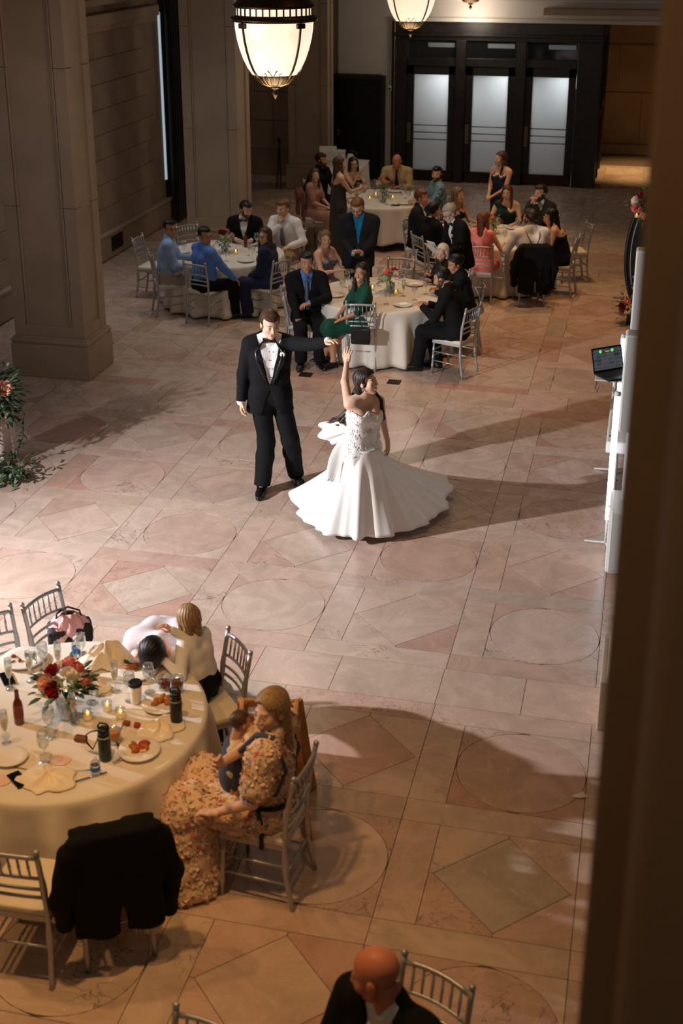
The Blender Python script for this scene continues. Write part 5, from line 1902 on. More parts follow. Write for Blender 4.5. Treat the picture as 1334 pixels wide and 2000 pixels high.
# man bent over the table and child
r, F = posed('man in white shirt bent forward, head down on the table edge', (P2W(300, 1262, .90).x, P2W(300, 1262, .90).y), (.10, -1),
             dict(lh=P2W(338, 1284, .80), rh=P2W(268, 1284, .80)), head=(0, -75, 0), h=1.78, sex='m', pose='sit', lean=58, hunch=12, hipz=.60, le=(-.35, .3, -1), re=(.35, .3, -1),
             legs=dict(KL=(-.13, .22, .09), KR=(.13, .22, .09), AL=(-.12, -.22, .085), AR=(.12, -.22, .085), FL=(0, -1, 0), FR=(0, -1, 0)))
print('bent head', F.headc, r.location)
body(F, r, .018, SKINS['fair'], 'black', hh=.0052, hand_h=.004)
hair(F, r, 'short', 'black', h=.0055)
LAV = cloth('pale_lavender_shirt', (226, 222, 236), .8)
shirt(F, LAV, r, .010, hem=-.04, infl=.024, amp=.006, arm_i=.02)
trousers(F, TR_BLK, r, .012); shoes(F, SHOE_BK, r, .008)
MAN_BENT = (r, F)
top = P2W(366, 1187, 1.12)
r, F = posed('small blond child in white shirt and black trousers leaning to the bent man', (top.x, top.y), (-.85, .22),
             dict(rh=P2W(338, 1232, 1.0), lh=P2W(322, 1292, .82)), world_head=(-.75, .65), head=(0, -6, 0), h=1.10, sex='m', pose='stand', lean=14)
F.headc = F.headc + V3(0, 0, .02)
body(F, r, .012, SKINS['fair'], 'blond', hh=.0045, hand_h=.004, head_scale=1.32)
V, Q = hair_template('bob', 'm', .0055)
np_mesh('hair', (V * F.k * 1.32) @ F.Rhead.T + F.headc, Q, hair_mat('blond'), r)
shirt(F, SHIRT_W, r, .008, hem=-.06, infl=.014, amp=.005, arm_i=.009)
trousers(F, TR_BLK, r, .009, loose=.03); shoes(F, SHOE_BK, r, .007)
# bald man at the lower edge
top = P2W(734, 1858, 1.37)
r, F = posed('bald man in black suit seen from behind at the lower edge', (top.x, top.y), (-.45, -.9), {}, world_head=(-1, .15), head=(0, -18, 0), h=1.82, sex='m', pose='sit', lean=4, wide=1.05)
body(F, r, .018, SKINS['red'], 'grey', hh=.0045, hand_h=.0045)
shirt(F, SHIRT_W, r, .011, hem=.02); jacket(F, SUIT_BLK, r, .010, hem=-.07); trousers(F, TR_BLK, r, .012); shoes(F, SHOE_BK, r, .009)
chair(-.73, 4.36, face(-.38, -.92), 'silver chair under the bald man at the lower edge')
chair(-1.60, 3.84, face(-.25, -1), 'empty silver chair cut off by the lower edge')
# chairs of the foreground table
chair(-3.68, 7.34, face(.95, -.30), 'empty silver chair behind the pink bundle at the cluttered table')
chair(-3.93, 6.94, face(.85, -.5), 'empty silver chair cut off by the left edge at the cluttered table')
chair(-2.56, 6.97, face(-.75, -.66), 'empty silver chair beside the blond child')
chair(-2.94, 5.15, face(-.04, 1), 'empty silver chair with ivory cushion at the lower left')
chair(-2.58, 5.38, face(-.54, .84), 'silver chair hung with a black jacket at the lower left')
chair(MOTHER[0].location[0] - .02, MOTHER[0].location[1], face(-.97, .10), 'silver chair under the woman with the baby')
# ------------------------------------------------------------------ pendant lamps
OPAL = bpy.data.materials.new('opal_lamp_glass')
_nt, _b = nodes_of(OPAL)
_tc = _nt.nodes.new('ShaderNodeTexCoord'); _n = _nt.nodes.new('ShaderNodeTexNoise'); _n.inputs['Scale'].default_value = 2.2; _n.inputs['Detail'].default_value = 3
_r = _nt.nodes.new('ShaderNodeValToRGB'); _r.color_ramp.elements[0].position = .3; _r.color_ramp.elements[1].position = .7
_r.color_ramp.elements[0].color = lin((246, 212, 176)) + (1,); _r.color_ramp.elements[1].color = lin((252, 238, 218)) + (1,)
_nt.links.new(_tc.outputs['Object'], _n.inputs['Vector']); _nt.links.new(_n.outputs['Fac'], _r.inputs[0])
_nt.links.new(_r.outputs[0], _b.inputs['Base Color']); _nt.links.new(_r.outputs[0], _b.inputs['Emission Color'])
_b.inputs['Emission Strength'].default_value = 1.1; _b.inputs['Roughness'].default_value = .3
def pendant(y, label):
    t = thing('pendant_lamp', label, 'lamp', (-3.75, y, 3.63), 0, 'bronze pendant lamps of the hall')
    prof = [(.395, .77), (.39, .70), (.375, .60), (.35, .50), (.315, .40), (.27, .31), (.215, .235)]
    MB().lathe(prof, 40).build('glass_shade', OPAL, t, smooth=True)
    MB().lathe([(0, .13), (.07, .135), (.14, .165), (.19, .21), (.225, .245), (.228, .252), (.215, .25)], 40).build('bottom_cap', BRONZE, t, smooth=True)
    b = MB()
    for k in range(24):
        a = 2 * PI * k / 24
        b.tube([(rr * math.cos(a), rr * math.sin(a), z) for rr, z in ((.075, .136), (.145, .163), (.195, .21), (.228, .245))], .005, 5)
    b.build('cap_ribs', BRASS, t)
    MB().lathe([(0, 0), (.012, .02), (.03, .045), (.034, .065), (.018, .085), (.02, .10), (.05, .115), (.055, .125), (.03, .135), (0, .137)], 14).build('finial', BRONZE, t, smooth=True)
    for k in range(4):
        a = PI / 4 * 1.25 + k * PI / 2
        MB().tube([((rr + .008) * math.cos(a), (rr + .008) * math.sin(a), z) for rr, z in prof], .012, 6).build('rib', BRONZE, t, smooth=True)
        rr = .42
        MB().box((0, 0, 0), (.03, .10, .05), M=Matrix.Translation((.405 * math.cos(a), .405 * math.sin(a), .74)) @ Matrix.Rotation(a, 4, 'Z'), bev=.01).build('rib_bracket', BRONZE, t)
        # wrought scroll above the cap between two ribs
        a2 = a + PI / 4
        sc = MB()
        for s in (-1, 1):
            pts = []
            for i in range(10):
                q = i / 9
                da = s * (.02 + .16 * math.sin(q * 2.6)); z = .25 + .085 * math.sin(q * 2.2) * (1 - .35 * q)
                rr = .215 + (z - .235) * .75 + .01
                pts.append((rr * math.cos(a2 + da), rr * math.sin(a2 + da), z))
            sc.tube(pts, .004, 5)
            pts = []
            for i in range(9):
                q = i / 8 * 5.5
                da = s * (.30 + .05 * math.cos(q)); z = .268 + .016 * math.sin(q)
                rr = .215 + (z - .235) * .75 + .01
                pts.append((rr * math.cos(a2 + da), rr * math.sin(a2 + da), z))
            sc.tube(pts, .0035, 5)
        sc.build('scroll_ornament', BRONZE, t)
    rim = MB().lathe([(.39, .765), (.43, .77), (.44, .79), (.43, .81), (.40, .82), (.40, .835)], 40).build('rim', BRONZE, t, smooth=True)
    n = 36
    MB().lathe([(.385, .83), (.385, .90)], 40).build('frieze_glass', OPAL, t, smooth=True)
    bar0 = None
    for k in range(n):
        a = 2 * PI * k / n
        if bar0 is None: bar0 = MB().box((0, 0, 0), (.012, .014, .075)).build('frieze_bar', BRONZE, rim, loc=(.39 * math.cos(a), .39 * math.sin(a), .866))
        else: share('frieze_bar', bar0, rim, (.39 * math.cos(a), .39 * math.sin(a), .866), (0, 0, a))
    MB().lathe([(.40, .90), (.415, .91), (.40, .93), (.36, .97), (.25, 1.08), (.10, 1.15), (.03, 1.18), (.02, 1.22)], 40).build('crown', BRONZE, t, smooth=True)
    MB().tube([(0, 0, 1.2), (0, 0, 4.6)], .014, 8).build('rod', BRONZE, t)
    lamp('pendant_bulb', 'POINT', (-3.75, y, 3.63 + .02 - .25), 34, (1.0, .84, .66), shadow_soft_size=.3)
for y, lb in ((13.0, 'largest glowing opal pendant lamp, nearest of the three'), (20.6, 'glowing opal pendant lamp left of the glazed doors'), (27.3, 'furthest pendant lamp, only its finial in sight')):
    pendant(y, lb)

# ------------------------------------------------------------------ table ware
def thin_glass(name, tint, fac=.10):
    m = bpy.data.materials.new(name); m.use_nodes = True
    nt = m.node_tree; nt.nodes.clear()
    out = nt.nodes.new('ShaderNodeOutputMaterial'); tr = nt.nodes.new('ShaderNodeBsdfTransparent'); gl = nt.nodes.new('ShaderNodeBsdfGlossy')
    lw = nt.nodes.new('ShaderNodeLayerWeight'); lw.inputs['Blend'].default_value = .35
    ma = nt.nodes.new('ShaderNodeMath'); ma.operation = 'MULTIPLY_ADD'; ma.inputs[1].default_value = .75; ma.inputs[2].default_value = fac * .5
    mx = nt.nodes.new('ShaderNodeMixShader')
    tr.inputs[0].default_value = tint + (1,); gl.inputs['Roughness'].default_value = .05; gl.inputs[0].default_value = (.9, .92, .95, 1)
    nt.links.new(lw.outputs['Facing'], ma.inputs[0]); nt.links.new(ma.outputs[0], mx.inputs[0])
    nt.links.new(tr.outputs[0], mx.inputs[1]); nt.links.new(gl.outputs[0], mx.inputs[2]); nt.links.new(mx.outputs[0], out.inputs[0])
    return m
GLASS = thin_glass('clear_glass', (.93, .95, .95))
GLASS_AM = mat('amber_bottle_glass', (110, 44, 14), .08, spec=.8, noise=.1, scale=8)
WINE = mat('red_wine', (60, 8, 16), .08, spec=.6)
CHAMP = mat('champagne', (222, 184, 118), .1, spec=.5)
PORC = mat('white_porcelain', (236, 230, 222), .25, spec=.6)
NAPK = mat('cream_napkin', (238, 226, 206), .8, noise=.03, scale=10, bump=.15, bscale=60)
STEEL = mat('stainless_steel', (190, 190, 192), .22, metal=1)
FLAME = mat('candle_flame', (255, 190, 90), .5, emit=14, emit_rgb=(255, 170, 70))
WAX = mat('candle_wax', (240, 220, 180), .5, emit=.5, emit_rgb=(255, 180, 90))
PLASTIC_C = thin_glass('clear_plastic', (.88, .92, .95), .2)
TZ = .7512

PROTO = {}
def proto(kind, maker, name, label, cat, loc, rz, group):
    """first call builds the thing, later calls copy it with its parts"""
    if kind not in PROTO:
        t = thing(name, label, cat, loc, rz, group)
        maker(t)
        PROTO[kind] = t
        CHILD[t.name] = list(t.children)
        for c_ in t.children: CHILD[c_.name] = []
        return t
    return copy_tree(PROTO[kind], loc, rz, label, group)
def mk_wine(fill):
    def f(t):
        MB().lathe([(.0, .0), (.034, .001), (.033, .003), (.006, .006), (.004, .02), (.004, .085), (.010, .092), (.030, .115), (.038, .145), (.036, .175), (.031, .205), (.0295, .205), (.0345, .175), (.0365, .145), (.028, .116), (.006, .094)], 20).build('glass', GLASS, t, smooth=True)
        if fill: MB().lathe([(0, .097), (.012, .098), (.027, .116), (.034, .138), (0, .139)], 18).build('drink', fill, t, smooth=True)
    return f
def mk_flute(t):
    MB().lathe([(.0, .0), (.030, .001), (.029, .003), (.005, .006), (.0035, .02), (.0035, .07), (.012, .085), (.022, .12), (.025, .17), (.022, .22), (.0205, .22), (.0235, .17), (.0205, .12), (.006, .08)], 18).build('glass', GLASS, t, smooth=True)
    MB().lathe([(0, .085), (.010, .088), (.0195, .12), (.0222, .15), (0, .151)], 14).build('drink', CHAMP, t, smooth=True)
def mk_tumbler(fill, h=.10):
    def f(t):
        MB().lathe([(0, .002), (.032, .002), (.036, .01), (.042, h), (.0405, h), (.034, .012), (0, .008)], 18).build('cup', PLASTIC_C, t, smooth=True)
        if fill: MB().lathe([(0, .010), (.0335, .012), (.039, h * .7), (0, h * .7 + .001)], 18).build('drink', fill, t, smooth=True)
    return f
def mk_votive(t):
    MB().lathe([(0, .001), (.026, .001), (.031, .01), (.033, .065), (.0315, .065), (.029, .012), (0, .008)], 16).build('glass', GLASS, t, smooth=True)
    MB().lathe([(0, .010), (.026, .010), (.027, .035), (0, .035)], 14).build('candle', WAX, t, smooth=True)
    MB().lathe([(0, .037), (.006, .043), (.005, .052), (0, .066)], 8).build('flame', FLAME, t, smooth=True)
def mk_plate(r):
    def f(t):
        MB().lathe([(0, .003), (r * .55, .003), (r * .62, .006), (r * .95, .017), (r, .020), (r * .985, .023), (r * .62, .012), (0, .009)], 36).build('plate', PORC, t, smooth=True)
    return f
def mk_fork(t):
    b = MB().tube([(0, -.095, .004), (0, -.02, .006), (0, .03, .004), (0, .055, .006)], [.0055, .003, .004, .009], 6, flat=.4)
    b.build('handle', STEEL, t, smooth=True)
    for k in range(4):
        MB().tube([(-.009 + .006 * k, .055, .006), (-.009 + .006 * k, .098, .004)], .0016, 5).build('tine', STEEL, t)
def mk_knife(t):
    MB().tube([(0, -.11, .004), (0, -.01, .004)], [.006, .005], 6, flat=.5).build('handle', STEEL, t, smooth=True)
    MB().add([(-.006, -.01, .003), (.006, -.01, .003), (.009, .08, .003), (.002, .115, .003), (-.006, .09, .003), (-.006, -.01, .006), (.006, -.01, .005), (.009, .08, .005), (.002, .115, .005), (-.006, .09, .006)], [(4, 3, 2, 1, 0), (5, 6, 7, 8, 9), (0, 1, 6, 5), (1, 2, 7, 6), (2, 3, 8, 7), (3, 4, 9, 8), (4, 0, 5, 9)]).build('blade', STEEL, t)
def napkin(loc, r, h, label, seed, m=None):
    rn = random.Random(seed)
    ph = [rn.uniform(0, 6) for _ in range(6)]
    vs = []; fs = []
    N, K = 12, 36
    for i in range(N + 1):
        u = i / N
        for k in range(K):
            a = 2 * PI * k / K
            rr = r * u * (1 + .16 * math.sin(2 * a + ph[0]) + .10 * math.sin(5 * a + ph[1]) + .06 * math.sin(9 * a + ph[5] + u * 2))
            z = h * (1 - u ** 1.6) * (1 + .35 * math.sin(4 * a + ph[2] + 3 * u)) + h * .25 * abs(math.sin(6 * a + ph[5] + 6 * u)) * u * (1.1 - u) * 2 + .018 * (1 - u) * math.sin(9 * a + ph[3] + u * 5) + h * .22 * math.sin(7 * u + 3 * a + ph[4]) * u * (1 - u) * 3
            vs.append((rr * math.cos(a), rr * math.sin(a), max(.0015, z * 1.0 + .002)))
    for i in range(N):
        for k in range(K):
            a = i * K + k; b = i * K + (k + 1) % K
            fs.append((a, a + K, b + K, b))
    o = MB().add(vs, fs).build('napkin', m or NAPK, None, smooth=True, loc=loc)
    sm = o.modifiers.new('t', 'SOLIDIFY'); sm.thickness = .002; sm.offset = 1
    return tag(o, label, 'napkin', 'crumpled cream napkins')
def T1P(px, py): 
    p = P2W(px, py, TZ); return (p.x, p.y, TZ)
FG = 'table ware on the foreground table'
for (x, y, lb) in ((86, 1310, 'behind the bouquet beside the left plate'), (160, 1292, 'in front of the pink ruffled bag'), (255, 1368, 'beside the white travel cup'), (98, 1440, 'just left of the bouquet vase'), (88, 1488, 'between the empty small plate and the green flask'), (292, 1352, 'beside the iced tea cups'), (178, 1372, 'just right of the bouquet')):
    proto('wine0', mk_wine(None), 'wine_glass', 'empty clear wine glass ' + lb, 'glass', T1P(x, y), 0, 'empty wine glasses on the foreground table')
for (x, y, lb) in ((116, 1312, 'behind the bouquet'), (146, 1412, 'in front of the bouquet vase'), (20, 1345, 'beside the far left phone'), (12, 1450, 'behind the empty small plate'), (226, 1350, 'right of the bouquet near the tall napkin'), (60, 1330, 'in front of the left plate of scraps')):
    proto('flute', mk_flute, 'champagne_flute', 'half full champagne flute ' + lb, 'glass', T1P(x, y), 0, 'champagne flutes on the foreground table')
def plate(px, py, r, label):
    return proto('plate%.2f' % r, mk_plate(r), 'dinner_plate', label, 'plate', T1P(px, py), 0, 'white plates on the foreground table')
FOODC = [mat('roast_potato', (178, 112, 48), .5, noise=.25, scale=30), mat('fried_cutlet', (150, 82, 34), .55, noise=.3, scale=40), mat('green_beans', (92, 104, 40), .5), mat('tomato_sauce', (176, 62, 24), .35), mat('cheese', (230, 206, 160), .5)]
def food(px, py, items, seed, dz=.010, spread=.05):
    rn = random.Random(seed)
    c = T1P(px, py)
    for (kind, n, s, lb, nm) in items:
        for i in range(n):
            a = rn.uniform(0, 6.28); d = spread * math.sqrt(rn.random())
            b = MB().sphere((0, 0, s[2] * .8), s, 8)
            b.v = [(x * (1 + .15 * math.sin(y * 160)), y * (1 + .12 * math.sin(x * 140 + 1)), z + .1 * s[2] * math.sin(x * 120)) for x, y, z in b.v]
            o = b.build(nm, FOODC[kind], None, smooth=True, loc=(c[0] + d * math.cos(a), c[1] + d * math.sin(a), TZ + dz))
            o.rotation_euler = (0, 0, rn.uniform(0, 6.28))
            tag(o, lb, 'food', lb)
plate(266, 1312, .145, 'large white plate with two golden cutlets near the bent man')
food(268, 1306, [(1, 2, (.050, .026, .016), 'golden brown cutlet on the plate near the bent man', 'cutlet'), (2, 4, (.030, .006, .006), 'green bean on the plate near the bent man', 'green_bean')], 3)
plate(316, 1378, .125, 'white plate of roast potatoes beside the black flask')
food(316, 1374, [(0, 8, (.030, .018, .016), 'roast potato piece on the plate beside the black flask', 'potato')], 5)
plate(272, 1469, .125, 'white plate of tomato pasta at the table edge')
food(272, 1466, [(3, 6, (.036, .024, .012), 'spoon of tomato pasta on the plate at the table edge', 'pasta'), (0, 6, (.030, .014, .014), 'golden piece on the pasta plate', 'potato'), (4, 3, (.016, .012, .01), 'pale cheese flake on the pasta plate', 'cheese')], 8, spread=.055)
plate(46, 1290, .145, 'large white plate with scraps at far left of the table')
food(40, 1290, [(1, 4, (.020, .012, .010), 'brown food scrap on the left plate', 'scrap'), (2, 3, (.028, .006, .006), 'green bean scrap on the left plate', 'green_bean')], 11, spread=.08)
plate(20, 1482, .105, 'empty small white plate at the left table edge')
for (x, y, rz, k, dz, lb) in ((300, 1330, .8, 'f', .014, 'on the cutlet plate'), (232, 1465, .5, 'k', 0, 'left of the pasta plate'), (248, 1478, 2.6, 'f', 0, 'under the edge of the pasta plate'), (152, 1506, 1.9, 'f', 0, 'behind the stout water bottle'), (45, 1502, 1.5, 'f', 0, 'beside the empty small plate'), (173, 1520, 2.3, 'k', 0, 'in front of the stout water bottle'), (320, 1392, 1.8, 'k', 0, 'before the potato plate'), (68, 1290, .6, 'f', .014, 'on the left plate of scraps'), (236, 1425, .1, 'f', 0, 'behind the small beer cup')):
    if k == 'f': proto('fork', mk_fork, 'fork', 'steel fork ' + lb, 'fork', T1P(x, y)[:2] + (TZ + dz,), rz, 'forks on the foreground table')
    else: proto('knife', mk_knife, 'knife', 'steel knife ' + lb, 'knife', T1P(x, y), rz, 'knives on the foreground table')
napkin(T1P(205, 1290), .16, .10, 'tall crumpled cream napkin beside the bent man', 1)
napkin(T1P(312, 1424), .14, .03, 'flattened cream napkin at the right table edge', 2)
napkin(T1P(92, 1522), .15, .035, 'crumpled cream napkin near the phone at the table edge', 3)
napkin(T1P(185, 1345), .09, .03, 'small crumpled cream napkin beside the flowers', 4)
def mk_phone(t):
    MB().box((0, 0, .005), (.075, .155, .009), bev=.004).build('case', BLACK_P, t)
    MB().box((0, 0, .0102), (.068, .146, .001)).build('screen', mat('phone_screen_glass', (12, 12, 14), .08, spec=.8), t)
def phone(loc, rz, label): return proto('phone', mk_phone, 'smartphone', label, 'phone', loc, rz, 'smartphones lying on tables')
phone(T1P(36, 1524), .9, 'black smartphone lying at the near table edge')
phone(T1P(14, 1326), .7, 'black smartphone lying at far left behind the flute')
# bottles, flasks, cups
t = thing('beer_bottle', 'amber beer bottle on the foreground table', 'bottle', T1P(38, 1412))
MB().lathe([(0, .002), (.028, .002), (.0305, .008), (.0305, .125), (.026, .15), (.015, .175), (.0125, .22), (.0135, .222), (.0135, .232), (.011, .234), (0, .234)], 20).build('glass', GLASS_AM, t, smooth=True)
MB().lathe([(.0309, .05), (.0309, .10)], 20).build('label', mat('bottle_label', (126, 40, 22), .5), t, smooth=True)
def flask(loc, m, label, strap=False):
    t = thing('insulated_flask', label, 'flask', loc, 0, 'insulated flasks')
    MB().lathe([(0, .002), (.034, .002), (.037, .008), (.037, .165), (.034, .175), (.031, .18), (0, .18)], 24).build('body', m, t, smooth=True)
    MB().lathe([(.0375, .155), (.0375, .163)], 24).build('steel_ring', STEEL, t, smooth=True)
    MB().lathe([(.031, .178), (.034, .182), (.034, .205), (.028, .212), (0, .213)], 24).build('lid', BLACK_P, t, smooth=True)
    pts = [(-.03, 0, .195), (-.032, 0, .225), (-.02, 0, .243), (.02, 0, .243), (.032, 0, .225), (.03, 0, .195)]
    MB().tube(pts, .006, 6).build('handle', BLACK_P, t, smooth=True)
    if strap:
        MB().tube([(.0, -.02, .21), (-.06, -.03, .20), (-.11, .0, .15), (-.12, .02, .08), (-.09, .03, .03), (-.06, .04, .10), (-.02, .02, .21)], .007, 6, flat=.5).build('strap', BLACK_P, t, smooth=True)
    return t
flask(T1P(345, 1410), mat('black_flask_coat', (34, 36, 40), .4), 'black insulated flask at the right table edge')
flask(T1P(206, 1482), mat('dark_green_flask_coat', (28, 44, 42), .4), 'dark green insulated flask with strap near the table edge', True)
t = thing('coffee_cup', 'white travel cup with black lid beside the cutlet plate', 'cup', T1P(266, 1372))
MB().lathe([(0, .002), (.029, .002), (.032, .01), (.042, .135), (0, .136)], 22).build('cup', PORC, t, smooth=True)
MB().lathe([(.044, .13), (.045, .145), (.040, .152), (.034, .150), (0, .146)], 22).build('lid', BLACK_P, t, smooth=True)
AMB = mat('iced_tea', (128, 62, 22), .15); BEER = mat('beer', (206, 138, 48), .15)
for (x, y, lb) in ((322, 1350, 'left'), (347, 1350, 'right')):
    proto('tea', mk_tumbler(AMB, .105), 'plastic_cup', lb + ' one of the two iced tea cups behind the black flask', 'cup', T1P(x, y), 0, 'iced tea cups')
proto('beercup', mk_tumbler(BEER, .09), 'plastic_cup', 'small plastic cup of golden beer beside the green flask', 'cup', T1P(224, 1450), 0, None)
BLUE_L = mat('blue_bottle_label', (46, 110, 190), .4)
def water(loc, label, h=.16):
    t = thing('water_bottle', label, 'bottle', loc, 0, 'small water bottles')
    MB().lathe([(0, .002), (.026, .002), (.029, .01), (.028, h * .5), (.029, h * .72), (.014, h * .88), (.012, h * .9), (.012, h)], 18).build('bottle', PLASTIC_C, t, smooth=True)
    MB().lathe([(.0293, h * .28), (.0293, h * .55)], 18).build('label', BLUE_L, t, smooth=True)
    MB().lathe([(.0135, h * .93), (.0135, h), (0, h + .001)], 14).build('cap', WHITE_P, t, smooth=True)
water(T1P(275, 1296), 'water bottle with blue label before the bent man')
water(T1P(187, 1512), 'stout water bottle with dark label at the near table edge', .11)
water(T1P(150, 1286), 'water bottle with bright blue label at the back of the table')
MB().box((0, 0, .07), (.08, .05, .14), bev=.004)
for i, (x, y) in enumerate(((210, 1388), (172, 1405), (236, 1402))):
    proto('votive', mk_votive, 'votive_candle', 'burning votive candle ' + ('right of the foreground bouquet', 'in front of the foreground bouquet', 'beside the small beer cup')[i], 'candle', T1P(x, y), 0, 'votive candles on the foreground table')
PINKP = mat('blush_card', (232, 196, 184), .7)
for i, (x, y, rz) in enumerate(((118, 1484, .3), (2, 1524, 1.0))):
    n = 24
    o = MB().prism([(.06 * math.cos(2 * PI * k / n), .055 * math.sin(2 * PI * k / n)) for k in range(n)], .0, .002).build('menu_card', PINKP, None, loc=T1P(x, y))
    tag(o, ('round blush paper card in front of the flowers', 'round blush paper card at the left table edge')[i], 'card', 'blush paper cards')
b = MB()
rn = random.Random(3)
for i in range(9):
    b.tube([(rn.uniform(-.02, .02), -.06, .010 + rn.uniform(0, .02)), (rn.uniform(-.015, .015), .06, .010 + rn.uniform(0, .02))], .004, 5)
o = b.build('stem_bundle', LEAF, None, loc=T1P(252, 1300)); o.rotation_euler = (0, 0, 1.3)
tag(o, 'bundle of green bouquet stems beside the bent man', 'stems')
for i, (x, y) in enumerate(((158, 1446), (268, 1420), (248, 1416))):
    bb = MB().box((0, 0, .014), (.075 if i == 0 else .04, .045 if i == 0 else .03, .028), bev=.01)
    o = bb.build('wrapped_favour', mat(('brown_paper', 'red_paper', 'rust_paper')[i], ((120, 76, 44), (170, 60, 44), (150, 70, 40))[i], .6, noise=.2, scale=30), None, loc=T1P(x, y))
    tag(o, ('brown paper package between flowers and green flask', 'small red wrapper at the centre of the table', 'small rust wrapper beside the red one')[i], 'wrapper')

# ------------------------------------------------------------------ flowers
PET = {'red': mat('red_petal', (150, 18, 34), .55), 'pink': mat('pink_petal', (232, 136, 128), .55), 'peach': mat('peach_petal', (240, 184, 156), .55),
       'white': mat('white_rose_petal', (240, 232, 220), .55), 'green': mat('hydrangea_petal', (170, 178, 128), .6, noise=.15, scale=20)}
def rose_mesh(b, c, r, M):
    rings = [(.25, 1.0, 4), (.55, .92, 5), (.85, .70, 6), (1.05, .38, 7)]
    for (o, z, n) in rings:
        for k in range(n):
            a = 2 * PI * k / n + o * 5
            vs = []
            for i in range(4):
                for j in range(3):
                    t = (j - 1) * (2.3 / n) ; u = i / 3
                    rad = r * (o * (.45 + .55 * math.sin(u * PI * .55)) + .12 * (u > .9))
                    vs.append((rad * math.cos(a + t), rad * math.sin(a + t), r * (-.6 + (z + .5) * u) - r * .12 * abs(j - 1) * u))
            fs = []
            for i in range(3):
                for j in range(2):
                    q = i * 3 + j
                    fs.append((q, q + 1, q + 4, q + 3))
            b.add(vs, fs, M)
def rosette(name, col, r, c, nrm, parent):
    M = Matrix.Translation(c) @ Vector(nrm).to_track_quat('Z', 'Y').to_matrix().to_4x4()
    b = MB(); rose_mesh(b, c, r, M)
    b.sphere((0, 0, -.1 * r), (r * .42, r * .42, r * .7), 8, M)
    return b.build(name, PET[col], parent, smooth=True)
def hydrangea(r, c, parent, seed):
    rn = random.Random(seed); b = MB()
    b.sphere(c, r * .8, 10)
    for i in range(70):
        v = Vector((rn.gauss(0, 1), rn.gauss(0, 1), rn.gauss(.4, 1))).normalized()
        M = Matrix.Translation(Vector(c) + v * r) @ v.to_track_quat('Z', 'Y').to_matrix().to_4x4() @ Matrix.Rotation(rn.uniform(0, 3), 4, 'Z')
        s = r * .22
        for k in range(4):
            a = k * PI / 2
            b.add([(0, 0, 0), (s * math.cos(a - .5), s * math.sin(a - .5), s * .2), (s * 1.25 * math.cos(a), s * 1.25 * math.sin(a), s * .1), (s * math.cos(a + .5), s * math.sin(a + .5), s * .2)], [(0, 1, 2, 3)], M)
    return b.build('hydrangea', PET['green'], parent)
LEAVES = [LEAF, mat('eucalyptus_leaf', (104, 124, 98), .6, noise=.2, scale=8), mat('dark_leaf', (36, 58, 34), .5, noise=.2, scale=8)]
def leaf(b, p, d, L, w, rn, droop=.2):
    d = Vector(d).normalized()
    s = d.cross(Vector((rn.uniform(-.4, .4), rn.uniform(-.4, .4), 1))).normalized()
    n = s.cross(d)
    p = Vector(p)
    q1 = p + d * L * .35; q2 = p + d * L * .7 - Vector((0, 0, droop * L * .3)); q3 = p + d * L - Vector((0, 0, droop * L))
    b.add([p, q1 - s * w, q1 + n * w * .25, q1 + s * w, q2 - s * w * .8, q2 + n * w * .2, q2 + s * w * .8, q3], [(0, 1, 2), (0, 2, 3), (1, 4, 5, 2), (2, 5, 6, 3), (4, 7, 5), (5, 7, 6)])
def centerpiece(loc, label, seed, s=1.0, detail=True):
    rn = random.Random(seed)
    t = thing('flower_centrepiece', label, 'flowers', loc, rn.uniform(0, 6), 'rose centrepieces')
    MB().lathe([(0, .002), (.05 * s, .002), (.055 * s, .01), (.06 * s, .13 * s), (.058 * s, .13 * s), (.052 * s, .012), (0, .01)], 22).build('glass_vase', GLASS, t, smooth=True)
    MB().lathe([(0, .012), (.05 * s, .012), (.054 * s, .08 * s), (0, .081 * s)], 18).build('water', thin_glass('vase_water_%d' % seed, (.80, .86, .82), .1), t, smooth=True)
    st = MB()
    for i in range(8):
        a = rn.uniform(0, 6.28)
        st.tube([(.03 * s * math.cos(a), .03 * s * math.sin(a), .015), (-.02 * s * math.cos(a), -.02 * s * math.sin(a), .16 * s)], .004, 5)
    st.build('stems', LEAVES[2], t)
    for q in range(3):
        fb = MB()
        for i in range(26 if detail else 14):
            a = rn.uniform(0, 6.28); e = rn.uniform(-.25, .75)
            d = Vector((math.cos(a) * math.cos(e), math.sin(a) * math.cos(e), math.sin(e)))
            L = rn.uniform(.05, .09) * s
            leaf(fb, Vector((0, 0, .17 * s)) + d * rn.uniform(.07, .15) * s, d, L, L * (.16, .24, .22)[q], rn)
        fb.build('foliage', LEAVES[q], t)
    for i in range(2):
        a = rn.uniform(0, 6.28)
        hydrangea(.062 * s, (.075 * s * math.cos(a + i * 2.8), .075 * s * math.sin(a + i * 2.8), .20 * s), t, seed + i)
    cols = ['pink', 'red', 'peach', 'white', 'red', 'pink', 'peach', 'white', 'red', 'peach'][:10 if detail else 7]
    for i, cn in enumerate(cols):
        a = i * 2.4 + rn.uniform(-.2, .2); e = .15 + .95 * rn.random() if i > 1 else 1.1
        d = Vector((math.cos(a) * math.cos(e), math.sin(a) * math.cos(e), math.sin(e)))
        rosette('rose', cn, rn.uniform(.030, .044) * s, tuple(Vector((0, 0, .18 * s)) + d * .125 * s), tuple(d), t)
    return t
centerpiece(T1P(132, 1398), 'full bouquet of pink and red roses with hydrangea in a glass vase, foreground table', 4, 1.15)
centerpiece((T2[0] + .10, T2[1] + .08, TZ), 'rose bouquet behind the woman in emerald', 6, 1.0, False)
centerpiece((T3[0] + .0, T3[1] + .03, TZ), 'rose bouquet in front of the man in tuxedo', 8, 1.05, False)
